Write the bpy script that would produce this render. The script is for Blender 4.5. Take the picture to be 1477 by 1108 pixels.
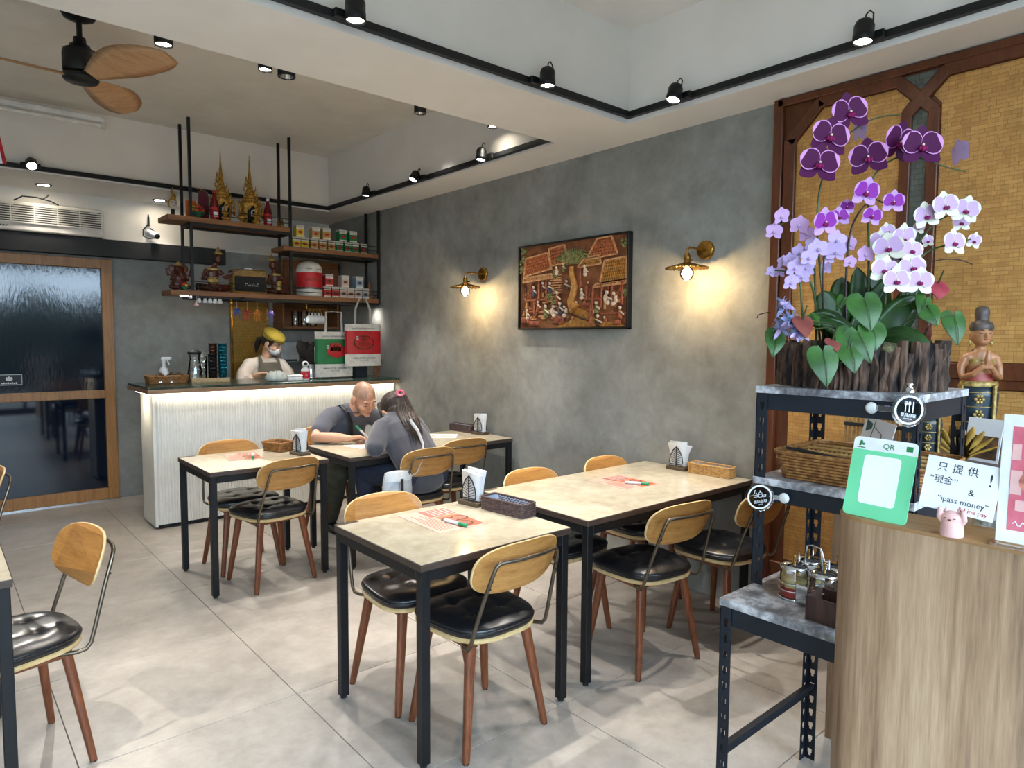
import bpy, bmesh, math, random
from mathutils import Vector, Matrix, Euler
random.seed(11)
PI = math.pi
SC = bpy.context.scene
COL = SC.collection
for _o in list(bpy.data.objects): bpy.data.objects.remove(_o)

# ---------------------------------------------------------------- camera
cam_d = bpy.data.cameras.new('camera'); cam = bpy.data.objects.new('camera', cam_d); COL.objects.link(cam)
cam_d.sensor_width = 36.0; cam_d.lens = 23.82; cam_d.clip_start = 0.02
_yaw, _pit, _rol = math.radians(40.793), math.radians(3.924), math.radians(0.345)
_f = Vector((math.sin(_yaw)*math.cos(_pit), math.cos(_yaw)*math.cos(_pit), -math.sin(_pit)))
_r = Vector((math.cos(_yaw), -math.sin(_yaw), 0)); _u = _r.cross(_f)
_r2 = _r*math.cos(_rol)+_u*math.sin(_rol); _u2 = _u*math.cos(_rol)-_r*math.sin(_rol)
cam.matrix_world = Matrix(((_r2.x,_u2.x,-_f.x,0),(_r2.y,_u2.y,-_f.y,0),(_r2.z,_u2.z,-_f.z,1.54),(0,0,0,1)))
SC.camera = cam
# ---------------------------------------------------------------- view + world
SC.view_settings.view_transform = 'Standard'; SC.view_settings.look = 'None'
SC.view_settings.exposure = 0.45; SC.view_settings.gamma = 1.0; SC.view_settings.use_curve_mapping = False
W = bpy.data.worlds.new('world'); SC.world = W; W.use_nodes = True
_bg = W.node_tree.nodes['Background']; _bg.inputs['Color'].default_value = (0.60, 0.80, 1.0, 1); _bg.inputs['Strength'].default_value = 11.5
# strengths (watts) of the lamps the room has
P_SPOT, P_CYL, P_DOWN, P_SCONCE, P_LED = 80.0, 62.0, 9.0, 8.0, 1.8
# large soft daylight coming in through the shop front behind the camera
def area(name, loc, aim, sx, sy, power, col):
    d = bpy.data.lights.new(name, 'AREA'); d.shape = 'RECTANGLE'; d.size = sx; d.size_y = sy; d.energy = power; d.color = col
    o = bpy.data.objects.new(name, d); COL.objects.link(o); o.location = loc
    o.rotation_euler = (Vector(aim)-Vector(loc)).to_track_quat('-Z', 'Y').to_euler(); return o
_pt = area('daylight_portal', (0.45,-1.66,1.57), (0.45,4,1.57), 5.5, 2.9, 1, (1,1,1)); _pt.data.cycles.is_portal = True

# ---------------------------------------------------------------- materials
def lin(c):
    if isinstance(c, str):
        c = [int(c[i:i+2],16)/255 for i in (0,2,4)]
    return tuple(x/12.92 if x<=0.04045 else ((x+0.055)/1.055)**2.4 for x in c)
def nodes(name):
    m = bpy.data.materials.new(name); m.use_nodes = True
    t = m.node_tree; return m, t, t.nodes['Principled BSDF']
def N(t, kind, **kw):
    n = t.nodes.new(kind)
    for k, v in kw.items():
        if k in n.inputs: n.inputs[k].default_value = v
        else: setattr(n, k, v)
    return n
def coords(t, stretch=(1,1,1), rot=(0,0,0)):
    c = N(t,'ShaderNodeTexCoord'); mp = N(t,'ShaderNodeMapping')
    mp.inputs['Scale'].default_value = stretch; mp.inputs['Rotation'].default_value = rot
    t.links.new(c.outputs['Object'], mp.inputs['Vector']); return mp.outputs['Vector']
def ramp(t, fac, stops):
    r = N(t,'ShaderNodeValToRGB'); e = r.color_ramp.elements
    while len(e) < len(stops): e.new(0.5)
    for el, (p, c) in zip(e, stops): el.position = p; el.color = (*lin(c), 1)
    t.links.new(fac, r.inputs['Fac']); return r.outputs['Color']
def bump(t, b, h, strength=.2, dist=.01):
    n = N(t,'ShaderNodeBump', Strength=strength, Distance=dist)
    t.links.new(h, n.inputs['Height']); t.links.new(n.outputs['Normal'], b.inputs['Normal'])
def mat(name, c, rough=.5, metal=0., c2=None, scale=12., detail=4., bmp=0., stretch=(1,1,1), spec=.5, emit=0., trans=0., coat=0., ior=1.5, lo=.35, hi=.65, sheen=0.):
    m, t, b = nodes(name)
    b.inputs['Roughness'].default_value = rough; b.inputs['Metallic'].default_value = metal
    b.inputs['Specular IOR Level'].default_value = spec; b.inputs['IOR'].default_value = ior
    b.inputs['Transmission Weight'].default_value = trans; b.inputs['Coat Weight'].default_value = coat
    b.inputs['Sheen Weight'].default_value = sheen
    l1 = lin(c)
    if c2 is None: c2 = tuple(x*.9 for x in ([int(c[i:i+2],16)/255 for i in (0,2,4)]))
    n = N(t,'ShaderNodeTexNoise', Scale=scale, Detail=detail); t.links.new(coords(t, stretch), n.inputs['Vector'])
    col = ramp(t, n.outputs['Fac'], [(lo,c2),(hi,c)])
    t.links.new(col, b.inputs['Base Color'])
    if bmp: bump(t, b, n.outputs['Fac'], bmp, .01)
    if emit:
        b.inputs['Emission Color'].default_value = (*l1,1); b.inputs['Emission Strength'].default_value = emit
    return m
def wood(name, c1, c2, c3, scale=3., stretch=(1,14,14), rough=.45, ring=6., bmp=.08):
    m, t, b = nodes(name); b.inputs['Roughness'].default_value = rough
    v = coords(t, stretch)
    n = N(t,'ShaderNodeTexNoise', Scale=scale, Detail=6., Roughness=.6, Distortion=.6); t.links.new(v, n.inputs['Vector'])
    n2 = N(t,'ShaderNodeTexNoise', Scale=scale*ring, Detail=3., Roughness=.7); t.links.new(v, n2.inputs['Vector'])
    mx = N(t,'ShaderNodeMix', data_type='FLOAT'); mx.inputs[0].default_value = .4
    t.links.new(n.outputs['Fac'], mx.inputs[2]); t.links.new(n2.outputs['Fac'], mx.inputs[3])
    col = ramp(t, mx.outputs[0], [(.32,c3),(.48,c1),(.64,c2)]); t.links.new(col, b.inputs['Base Color'])
    bump(t, b, mx.outputs[0], bmp, .004); return m
def concrete(name, stops, s1=1.1, s2=7., rough=.55, bmp=.05, spec=.4):
    m, t, b = nodes(name); b.inputs['Roughness'].default_value = rough; b.inputs['Specular IOR Level'].default_value = spec
    v = coords(t)
    n1 = N(t,'ShaderNodeTexNoise', Scale=s1, Detail=8., Roughness=.62, Distortion=.25); t.links.new(v, n1.inputs['Vector'])
    n2 = N(t,'ShaderNodeTexNoise', Scale=s2, Detail=6., Roughness=.7, Distortion=.3); t.links.new(v, n2.inputs['Vector'])
    mx = N(t,'ShaderNodeMix', data_type='FLOAT'); mx.inputs[0].default_value = .4
    t.links.new(n1.outputs['Fac'], mx.inputs[2]); t.links.new(n2.outputs['Fac'], mx.inputs[3])
    t.links.new(ramp(t, mx.outputs[0], stops), b.inputs['Base Color']); bump(t, b, n2.outputs['Fac'], bmp, .01)
    return m
def weave(name, c1, c2, cm, sc=26., rough=.55, bw=.9, bh=.22, rot=(PI/2,0,PI/2), off=.5):
    m, t, b = nodes(name); b.inputs['Roughness'].default_value = rough
    v = coords(t)
    sep = N(t,'ShaderNodeSeparateXYZ'); t.links.new(v, sep.inputs[0]); cmb = N(t,'ShaderNodeCombineXYZ')
    ax = {'yz':('Y','Z'),'xz':('X','Z'),'xy':('X','Y')}[rot] if isinstance(rot,str) else ('Y','Z')
    t.links.new(sep.outputs[ax[0]], cmb.inputs['X']); t.links.new(sep.outputs[ax[1]], cmb.inputs['Y'])
    k = N(t,'ShaderNodeTexBrick', Scale=sc, offset=off, offset_frequency=2, squash=.55, squash_frequency=3)
    k.inputs['Mortar Size'].default_value = .016; k.inputs['Brick Width'].default_value = bw; k.inputs['Row Height'].default_value = bh
    k.inputs['Color1'].default_value = (*lin(c1),1); k.inputs['Color2'].default_value = (*lin(c2),1); k.inputs['Mortar'].default_value = (*lin(cm),1)
    t.links.new(cmb.outputs[0], k.inputs['Vector'])
    cm2 = N(t,'ShaderNodeCombineXYZ'); t.links.new(sep.outputs[ax[1]], cm2.inputs['X']); t.links.new(sep.outputs[ax[0]], cm2.inputs['Y'])
    k2 = N(t,'ShaderNodeTexBrick', Scale=sc*.8, offset=.37, offset_frequency=3); k2.inputs['Mortar Size'].default_value = .012; k2.inputs['Brick Width'].default_value = .55; k2.inputs['Row Height'].default_value = .36
    for q_, v_ in (('Color1',1.),('Color2',.80),('Mortar',.70)): k2.inputs[q_].default_value = (v_,v_*.97,v_*.9,1)
    t.links.new(cm2.outputs[0], k2.inputs['Vector'])
    n = N(t,'ShaderNodeTexNoise', Scale=3., Detail=5.); t.links.new(v, n.inputs['Vector'])
    m2 = N(t,'ShaderNodeMix', data_type='RGBA', blend_type='MULTIPLY'); m2.inputs[0].default_value = .8
    t.links.new(k.outputs['Color'], m2.inputs[6]); t.links.new(k2.outputs['Color'], m2.inputs[7])
    mx = N(t,'ShaderNodeMix', data_type='RGBA', blend_type='MULTIPLY'); mx.inputs[0].default_value = .45
    t.links.new(m2.outputs[2], mx.inputs[6]); t.links.new(ramp(t, n.outputs['Fac'], [(.3,(.72,.7,.66)),(.7,(1,1,1))]), mx.inputs[7])
    t.links.new(mx.outputs[2], b.inputs['Base Color'])
    inv = N(t,'ShaderNodeMath', operation='SUBTRACT'); inv.inputs[0].default_value = 1.; t.links.new(k.outputs['Fac'], inv.inputs[1])
    bump(t, b, inv.outputs[0], .5, .004); return m
def glass(name, tint=(1,1,1), rough=.02, opac=.12):
    # thin clear plastic / glass: mostly straight-through with a glossy skin
    m, t, b = nodes(name); t.nodes.remove(b); out = t.nodes['Material Output']
    tr = N(t,'ShaderNodeBsdfTransparent'); tr.inputs['Color'].default_value = (*tint,1)
    gl = N(t,'ShaderNodeBsdfGlossy', Roughness=rough); gl.inputs['Color'].default_value = (1,1,1,1)
    fr = N(t,'ShaderNodeFresnel', IOR=1.45); ad = N(t,'ShaderNodeMath', operation='ADD'); ad.inputs[1].default_value = opac
    t.links.new(fr.outputs[0], ad.inputs[0]); mx = N(t,'ShaderNodeMixShader')
    t.links.new(ad.outputs[0], mx.inputs[0]); t.links.new(tr.outputs[0], mx.inputs[1]); t.links.new(gl.outputs[0], mx.inputs[2])
    t.links.new(mx.outputs[0], out.inputs['Surface']); return m
def emitter(name, col, s):
    m, t, b = nodes(name); b.inputs['Base Color'].default_value = (*col,1)
    b.inputs['Emission Color'].default_value = (*col,1); b.inputs['Emission Strength'].default_value = s; return m

M = {}
M['wall'] = concrete('wall_concrete', [(.36,'777672'),(.5,'8d8d88'),(.62,'a0a09b')], 1.3, 6., .6, .04, .3)
M['floor'] = concrete('floor_tile', [(.34,'8a837b'),(.5,'a19a92'),(.64,'b4ada5')], 1.6, 9., .36, .02, .5)
M['grout'] = mat('grout','6a645d',.8)
M['white'] = mat('white_paint','e9e5df',.7,c2='e3dfd8',scale=3)
M['ceil2'] = concrete('ceiling_skim', [(.36,'d2ccc1'),(.5,'dcd6cb'),(.64,'e4ded4')], 1.0, 4., .8, .03, .2)
M['black'] = mat('black_metal','131417',.45,.0,c2='0d0e10',spec=.35)
M['blackm'] = mat('black_matt','111113',.6)
M['navy'] = mat('navy_steel','18212c',.45,.1,c2='131a23',scale=6,spec=.4)
M['oakdoor'] = wood('oak_door','9a6a38','ad7c46','7d5127',2.2,(14,14,1),.4)
M['oak'] = wood('oak_ply','a5733b','b88648','86561f',2.6,(1.2,14,14),.38)
M['plyedge'] = mat('ply_edge','d9bd8c',.5,c2='c6a56f',scale=30)
M['walnut'] = wood('walnut_leg','6e3c22','874e2f','4f2816',4.,(16,16,1.2),.35)
M['shelfwood'] = wood('shelf_wood','7a4f2c','8f6038','603b1e',2.5,(1,16,16),.5)
M['darkedge'] = wood('dark_edge','3f3129','51413a','2c221c',3.,(1.5,1.5,18),.45)
M['cashier'] = wood('cashier_wood','8a6e53','a88c6f','614a36',1.3,(9,9,.5),.5,8.,.10)
M['brown'] = wood('mahogany','552a12','663518','3f1e0c',3.,(16,5,1),.38)
M['leather'] = mat('black_leather','191a1e',.3,c2='101114',scale=60,bmp=.05,spec=.6)
M['tube'] = mat('bronze_tube','746a5c',.3,.85,c2='5f564a')
M['marble'] = concrete('marble_top', [(.36,'a39983'),(.5,'b9af99'),(.64,'cbc2ad')], 3., 16., .12, .0, .55)
M['stone'] = concrete('grey_stone', [(.40,'55545a'),(.49,'8e8e92'),(.57,'cfd0d4')], 8., 34., .3, .0, .5)
M['greenstone'] = concrete('green_stone', [(.36,'16221e'),(.52,'2c3f37'),(.68,'6d7d73')], 5., 18., .18, .0, .5)
M['flute'] = mat('white_flute','d9d8d2',.45,c2='d2d1cb')
M['led'] = emitter('led_strip',(1.,.86,.62),5.)
M['lens'] = emitter('lamp_lens',(1.,.96,.88),26.)
M['bulb'] = emitter('bulb_glow',(1.,.80,.48),16.)
M['brass'] = mat('brass','b48a42',.26,1.,c2='9a7233',scale=20)
M['gold'] = mat('gold_leaf','c99c42',.34,.45,c2='7c561c',scale=45,bmp=.4)
M['goldpanel'] = weave('gold_lattice','c79a3a','b58628','5c3d10',30.,.4,.5,.5,'xz')
M['bamboo'] = weave('bamboo_mat','d2a05a','c08b4a','a87a3e',15.,.5,1.0,.27,'yz')
M['slate'] = weave('slate_mat','6c7068','595d57','3f423e',16.,.5,1.,.4,'yz')
M['steel'] = mat('steel','c6c9cc',.2,1.)
M['chrome'] = mat('chrome','dfe2e5',.08,1.)
M['paper'] = mat('white_paper','e6e8ea',.8,c2='dcdfe2')
M['glass'] = glass('clear_glass',(.97,.99,.98),.02,.05)
M['plastic_clear'] = glass('clear_acrylic',(.96,.98,1.),.05,.10)
M['acwhite'] = mat('ac_plastic','d8d3ca',.5)
M['holderwood'] = wood('holder_wood','4b3d2c','5c4c38','352a1d',3.,(1,14,14),.5)
M['darkgrey'] = mat('dark_grey','2c2a28',.5)
M['wicker'] = mat('wicker','a4743e',.6,c2='74481f',scale=60,bmp=.2)
M['wickerpale'] = mat('wicker_pale','caa165',.6,c2='a87d45',scale=60,bmp=.2)
M['wickerdark'] = mat('wicker_dark','5f4c4b',.6,c2='413232',scale=60,bmp=.2)
M['cloth_blue'] = mat('blue_lining','b9c6dd',.8)
M['green_plastic'] = mat('green_plastic','1c8a5a',.35)
M['white_plastic'] = mat('white_plastic','e4e6e6',.4)
M['red'] = mat('red_print','c01722',.5); M['green'] = mat('green_print','12783f',.55); M['yellow'] = mat('yellow_print','d8bd22',.5)
M['pink'] = mat('pink_vinyl','e3b3ae',.45); M['cream'] = mat('cream_canvas','d8d4cb',.85,c2='c7c3ba',scale=30,bmp=.1)
M['skin'] = mat('skin','c99a7e',.5,c2='bb8a6e',scale=9,bmp=.03); M['skin2'] = mat('skin_pale','d6a888',.5,c2='c79777',scale=9)
M['hair'] = mat('dark_hair','33211a',.42,c2='170f0c',scale=26,stretch=(6,6,1),bmp=.5)
M['stubble'] = mat('shaved_scalp','a88570',.5,c2='957360',scale=30)
M['shirt'] = mat('slate_tshirt','55565f',.9,c2='494a54',scale=7,bmp=.15,sheen=.3)
M['sweat'] = mat('slate_sweatshirt','48484f',.9,c2='3c3c44',scale=6,bmp=.2,sheen=.3)
M['olive'] = mat('olive_trousers','4a4838',.9,c2='37352a',scale=9,bmp=.3)
M['navycloth'] = mat('navy_trousers','2e3547',.9,c2='252b3b',scale=9,bmp=.2)
M['staffshirt'] = mat('cream_shirt','e0d2c4',.9,c2='d2c2b3',scale=9,bmp=.15)
M['apron'] = mat('taupe_apron','6c6558',.9,c2='5d574b',scale=12)
M['cap'] = mat('mustard_cap','bda53e',.85,c2='a58f30',scale=14)
M['ink'] = mat('ink_black','26272b',.6); M['inkred'] = mat('ink_red','b2302e',.6); M['brownink'] = mat('ink_brown','5c3a1a',.6)

# ---------------------------------------------------------------- mesh builder
class MB:
    def __init__(s): s.v=[]; s.f=[]; s.mi=[]; s.sm=[]
    def add(s, vs, fs, mi=0, sm=False, mx=None):
        o=len(s.v)
        s.v += [tuple(mx@Vector(v)) for v in vs] if mx is not None else [tuple(v) for v in vs]
        for f in fs: s.f.append(tuple(i+o for i in f)); s.mi.append(mi); s.sm.append(sm)
        return s
    def box(s, x0,x1,y0,y1,z0,z1, b=0., mi=0, mx=None):
        if x0>x1:x0,x1=x1,x0
        if y0>y1:y0,y1=y1,y0
        if z0>z1:z0,z1=z1,z0
        b=min(b,(x1-x0)*.49,(y1-y0)*.49,(z1-z0)*.49)
        if b<=0:
            vs=[(x,y,z) for z in (z0,z1) for y in (y0,y1) for x in (x0,x1)]
            return s.add(vs,[(0,2,3,1),(4,5,7,6),(0,1,5,4),(2,6,7,3),(0,4,6,2),(1,3,7,5)],mi,False,mx)
        vs=[];ix={}
        for i,x in enumerate((x0,x1)):
            for j,y in enumerate((y0,y1)):
                for k,z in enumerate((z0,z1)):
                    sx,sy,sz=b*(1-2*i),b*(1-2*j),b*(1-2*k)
                    for a,p in enumerate(((x,y+sy,z+sz),(x+sx,y,z+sz),(x+sx,y+sy,z))):
                        ix[i,j,k,a]=len(vs); vs.append(p)
        g=lambda *q:[ix[c] for c in q]
        fs=[]
        for i in (0,1):
            q=g((i,0,0,0),(i,1,0,0),(i,1,1,0),(i,0,1,0)); fs.append(q if i else q[::-1])
            q=g((0,i,0,1),(0,i,1,1),(1,i,1,1),(1,i,0,1)); fs.append(q if i else q[::-1])
            q=g((0,0,i,2),(1,0,i,2),(1,1,i,2),(0,1,i,2)); fs.append(q if i else q[::-1])
        for i in (0,1):
            for j in (0,1):
                q=g((i,j,0,0),(i,j,1,0),(i,j,1,1),(i,j,0,1)); fs.append(q if i==j else q[::-1]) 
                q=g((i,0,j,0),(i,0,j,2),(i,1,j,2),(i,1,j,0)); fs.append(q if i==j else q[::-1])
                q=g((0,i,j,1),(1,i,j,1),(1,i,j,2),(0,i,j,2)); fs.append(q if i==j else q[::-1])
                for k in (0,1):
                    q=g((i,j,k,0),(i,j,k,1),(i,j,k,2)); fs.append(q if (i+j+k)%2 else q[::-1])
        return s.add(vs,fs,mi,False,mx)
    def bar(s,p,q,w,h,b=0.,mi=0,up=(0,0,1)):
        p,q=Vector(p),Vector(q); d=(q-p); L=d.length; d.normalize(); u=Vector(up)
        if abs(d.dot(u))>.98: u=Vector((1,0,0))
        r=d.cross(u).normalized(); u=r.cross(d)
        mx=Matrix(((r.x,d.x,u.x,p.x),(r.y,d.y,u.y,p.y),(r.z,d.z,u.z,p.z),(0,0,0,1)))
        return s.box(-w/2,w/2,0,L,-h/2,h/2,b,mi,mx)
    def rings(s, rings, mi=0, sm=True, cap=True, closed=False, mx=None):
        n=len(rings[0]); vs=[p for r in rings for p in r]; fs=[]; k=len(rings)
        for i in range(k if closed else k-1):
            a,b=i*n,((i+1)%k)*n
            for j in range(n): fs.append((a+j,a+(j+1)%n,b+(j+1)%n,b+j))
        s.add(vs,fs,mi,sm,mx)
        if cap and not closed:
            s.add(rings[0],[tuple(range(n))[::-1]],mi,False,mx); s.add(rings[-1],[tuple(range(n))],mi,False,mx)
        return s
    def tube(s, pts, r, n=8, closed=False, mi=0, cap=True, flat=1.):
        P=[Vector(p) for p in pts]; k=len(P); R=r if isinstance(r,(list,tuple)) else [r]*k
        up=None; rg=[]
        for i in range(k):
            a=P[(i-1)%k] if (closed or i>0) else P[i]; b=P[(i+1)%k] if (closed or i<k-1) else P[i]
            d=(b-a).normalized()
            if up is None:
                up=Vector((0,0,1)) if abs(d.z)<.9 else Vector((1,0,0))
            u=(up-d*up.dot(d)); u=u.normalized() if u.length>1e-6 else d.orthogonal().normalized(); up=u; w=d.cross(u)
            rg.append([tuple(P[i]+(u*math.cos(2*PI*j/n)*flat+w*math.sin(2*PI*j/n))*R[i]) for j in range(n)])
        return s.rings(rg,mi,True,cap,closed)
    def lathe(s, prof, c=(0,0,0), n=20, mi=0, mx=None, sm=True, sx=1., sy=1., cap=True):
        rg=[[(c[0]+r*sx*math.cos(2*PI*j/n),c[1]+r*sy*math.sin(2*PI*j/n),c[2]+z) for j in range(n)] for r,z in prof]
        return s.rings(rg,mi,sm,cap,False,mx)
    def ell(s, c, r, n=14, m=8, mi=0, mx=None):
        if not isinstance(r,(tuple,list)): r=(r,r,r)
        vs=[(c[0],c[1],c[2]-r[2])]; 
        for i in range(1,m):
            a=-PI/2+PI*i/m
            vs+=[(c[0]+r[0]*math.cos(a)*math.cos(2*PI*j/n),c[1]+r[1]*math.cos(a)*math.sin(2*PI*j/n),c[2]+r[2]*math.sin(a)) for j in range(n)]
        vs.append((c[0],c[1],c[2]+r[2])); fs=[]
        for j in range(n): fs.append((0,1+(j+1)%n,1+j)); 
        for i in range(m-2):
            a,b=1+i*n,1+(i+1)*n
            for j in range(n): fs.append((a+j,a+(j+1)%n,b+(j+1)%n,b+j))
        t=len(vs)-1; a=1+(m-2)*n
        for j in range(n): fs.append((a+j,a+(j+1)%n,t))
        return s.add(vs,fs,mi,True,mx)
    def prism(s, poly, z0, z1, mi=0, mx=None, sm=False):
        n=len(poly); vs=[(x,y,z0) for x,y in poly]+[(x,y,z1) for x,y in poly]
        fs=[tuple(range(n))[::-1],tuple(range(n,2*n))]
        s.add(vs,fs,mi,False,mx); s.add(vs,[(i,(i+1)%n,n+(i+1)%n,n+i) for i in range(n)],mi,sm,mx); return s
    def sweep(s, pts, rad, n=12, mi=0):
        # closed limb: sphere-swept tube with round ends (radii may be (across, thick))
        P=[Vector(p) for p in pts]; R=[(r if isinstance(r,(tuple,list)) else (r,r)) for r in rad]
        d0=(P[0]-P[1]).normalized(); d1=(P[-1]-P[-2]).normalized(); e=[]
        for a in (75,45,20): 
            A=math.radians(a); e.append((P[0]+d0*min(R[0])*math.sin(A),(R[0][0]*math.cos(A),R[0][1]*math.cos(A))))
        m=list(zip(P,R)); t=[]
        for a in (20,45,75):
            A=math.radians(a); t.append((P[-1]+d1*min(R[-1])*math.sin(A),(R[-1][0]*math.cos(A),R[-1][1]*math.cos(A))))
        seq=e+m+t; k=len(seq); up=None; rg=[]
        for i in range(k):
            a=seq[max(0,i-1)][0]; b=seq[min(k-1,i+1)][0]; d=(b-a).normalized()
            ref=s.side if getattr(s,'side',None) is not None else Vector((1,0,0))
            u=ref-d*ref.dot(d)
            if u.length<.15: u=(up if up is not None else d.orthogonal()); u=u-d*u.dot(d)
            u.normalize(); up=u; w=d.cross(u)
            ra,rb=seq[i][1]
            rg.append([tuple(seq[i][0]+u*ra*math.cos(2*PI*j/n)+w*rb*math.sin(2*PI*j/n)) for j in range(n)])
        return s.rings(rg,mi,True,True)
    def mesh(s, name, mats, off=None):
        me=bpy.data.meshes.new(name); vs=s.v if off is None else [(x-off[0],y-off[1],z-off[2]) for x,y,z in s.v]
        me.from_pydata(vs,[],s.f)
        for m in (mats if isinstance(mats,(list,tuple)) else [mats]): me.materials.append(M[m] if isinstance(m,str) else m)
        me.polygons.foreach_set('material_index',s.mi); me.polygons.foreach_set('use_smooth',s.sm); me.update(); return me
def link(name, me, parent=None, loc=None):
    o=bpy.data.objects.new(name,me); COL.objects.link(o)
    if parent: o.parent=parent
    if loc: o.location=loc
    return o
def tag(o,label=None,cat=None,group=None,kind=None):
    if label: o['label']=label
    if cat: o['category']=cat
    if group: o['group']=group
    if kind: o['kind']=kind
    return o
def thing(name,label,cat,loc=(0,0,0),rz=0.,group=None):
    o=bpy.data.objects.new(name,None); COL.objects.link(o); o.location=loc; o.rotation_euler=(0,0,rz); o.empty_display_size=.05
    return tag(o,label,cat,group)
def rootloc(p):
    while p.parent: p=p.parent
    return p.location
def part(name,mb,mats,parent,world=False,label=None,kind=None):
    off=None
    if world:
        off=Vector((0,0,0)); q=parent
        while q: off+=q.location; q=q.parent
    o=link(name,mb.mesh(name,mats,off),parent)
    return tag(o,label,None,None,kind)
def solo(name,mb,mats,label,cat,loc=(0,0,0),rz=0.,group=None):
    o=link(name,mb.mesh(name,mats),None,loc); o.rotation_euler=(0,0,rz); return tag(o,label,cat,group)
def struct(name,mb,mats,parent=None):
    o=link(name,mb.mesh(name,mats),parent)
    if not parent: o['kind']='structure'
    return o
def kids(o): return [c for c in bpy.data.objects if c.parent==o]
CH={}
def copy_tree(o,parent=None):
    c=o.copy(); COL.objects.link(c)
    if parent: c.parent=parent
    for ch in CH.setdefault(o,kids(o)): copy_tree(ch,c)
    return c
def dup(o,label,loc,rz=0.,group=None):
    c=copy_tree(o); c.location=loc; c.rotation_euler=(0,0,rz); tag(c,label,None,group); return c
def Mx(loc=(0,0,0),rot=(0,0,0),s=(1,1,1)):
    return Matrix.LocRotScale(Vector(loc),Euler(rot),Vector(s))
def frame(o,x,y):  # matrix with origin o, local x along x, local z as x cross y
    x=Vector(x).normalized(); y=Vector(y); z=x.cross(y).normalized(); y=z.cross(x)
    return Matrix(((x.x,y.x,z.x,o[0]),(x.y,y.y,z.y,o[1]),(x.z,y.z,z.z,o[2]),(0,0,0,1)))
def text(name,body,size,mx,m,parent,align='CENTER',ext=.0004):
    c=bpy.data.curves.new(name,'FONT'); c.body=body; c.size=size; c.align_x=align; c.align_y='CENTER'; c.extrude=ext; c.resolution_u=2
    o=bpy.data.objects.new(name,c); COL.objects.link(o); me=bpy.data.meshes.new_from_object(o.evaluated_get(bpy.context.evaluated_depsgraph_get()))
    bpy.data.objects.remove(o); bpy.data.curves.remove(c); me.name=name; me.materials.clear(); me.materials.append(M[m])
    off=Vector((0,0,0)); q=parent
    while q: off+=q.location; q=q.parent
    me.transform(Matrix.Translation(-off)@mx); return link(name,me,parent)
def arc(c,r,a0,a1,n): return [(c[0]+r*math.cos(a0+(a1-a0)*i/n),c[1]+r*math.sin(a0+(a1-a0)*i/n)) for i in range(n+1)]
def rrect(x0,x1,y0,y1,r,n=4):
    return arc((x1-r,y1-r),r,0,PI/2,n)+arc((x0+r,y1-r),r,PI/2,PI,n)+arc((x0+r,y0+r),r,PI,1.5*PI,n)+arc((x1-r,y0+r),r,1.5*PI,2*PI,n)
def spot(name,loc,aim,power,size=62,blend=.6,col=(1,.94,.86),rad=.025):
    d=bpy.data.lights.new(name,'SPOT'); d.energy=power; d.spot_size=math.radians(size); d.spot_blend=blend; d.color=col; d.shadow_soft_size=rad
    o=bpy.data.objects.new(name,d); COL.objects.link(o); o.location=loc
    o.rotation_euler=(Vector(aim)-Vector(loc)).to_track_quat('-Z','Y').to_euler(); return o
# ================================================================ ROOM SHELL
XR, YB, XL, YF = 3.50, 7.25, -2.6, -1.6
ZS, ZC = 2.80, 3.34
# floor: grout bed + tiles (0.80 m grid)
fl = struct('floor', MB().box(XL-.1,XR+.1,YF-.1,YB+.1,-.06,-.004), 'grout')
def tile_mesh(nm,x0,x1,y0,y1): 
    return MB().box(x0+.0015,x1-.0015,y0+.0015,y1-.0015,-.02,0,.0012).mesh(nm,'floor')
_tx=[XL]+[1.15+.8*i for i in range(-4,3)]+[XR]; _ty=[YF]+[2.74+.8*i for i in range(-5,6)]+[YB]
for i in range(len(_tx)-1):
    for j in range(len(_ty)-1): link('tile',tile_mesh('tile',_tx[i],_tx[i+1],_ty[j],_ty[j+1]),fl)
struct('wall_right', MB().box(XR,XR+.12,YF,YB+.12,0,ZC+.1), 'wall')
# back wall with the sliding-door opening
struct('wall_back', MB().box(1.20,XR,YB,YB+.12,0,2.40).box(XL,-.75,YB,YB+.12,0,2.40).box(-.75,1.20,YB,YB+.12,2.2,2.40).box(-.75,1.2,YB+.07,YB+.12,0,2.2), 'wall')
struct('trim_1', MB().box(XL,XR,YB-.004,YB+.12,2.40,2.80), 'white')
struct('wall_left', MB().box(XL-.12,XL,YF,YB+.12,0,ZC+.1), 'white')
# shop front behind the camera: piers and a low plinth around open glazing
wf=struct('wall_front', MB().box(XL,XR,YF-.12,YF,3.02,ZC+.1).box(XL,-2.3,YF-.12,YF,0,3.02).box(3.2,XR,YF-.12,YF,0,3.02).box(-2.3,3.2,YF-.12,YF,0,.12), 'blackm')
for x in (-.5,1.4): struct('mullion', MB().box(x-.03,x+.03,YF-.09,YF-.03,.12,3.02), 'black', wf)
struct('ceiling', MB().box(XL,XR,YF,YB,ZC,ZC+.1), 'ceil2')
# dropped soffits round the two raised coffers
struct('beam_1', MB().box(XL,XR,2.66,3.22,ZS,ZC), 'white')
struct('trim_2', MB().box(3.19,XR,YF,2.66,ZS,ZC), 'white')
struct('trim_3', MB().box(3.14,XR,3.22,YB,ZS,ZC), 'white')
struct('trim_4', MB().box(XL,3.14,6.5,YB,ZS,ZC), 'white')
struct('trim_5', MB().box(XL,3.19,YF,-1.1,ZS,ZC), 'white')
struct('ceiling_front', MB().box(XL,3.19,-1.1,2.66,ZC-.01,ZC), 'white')
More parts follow.
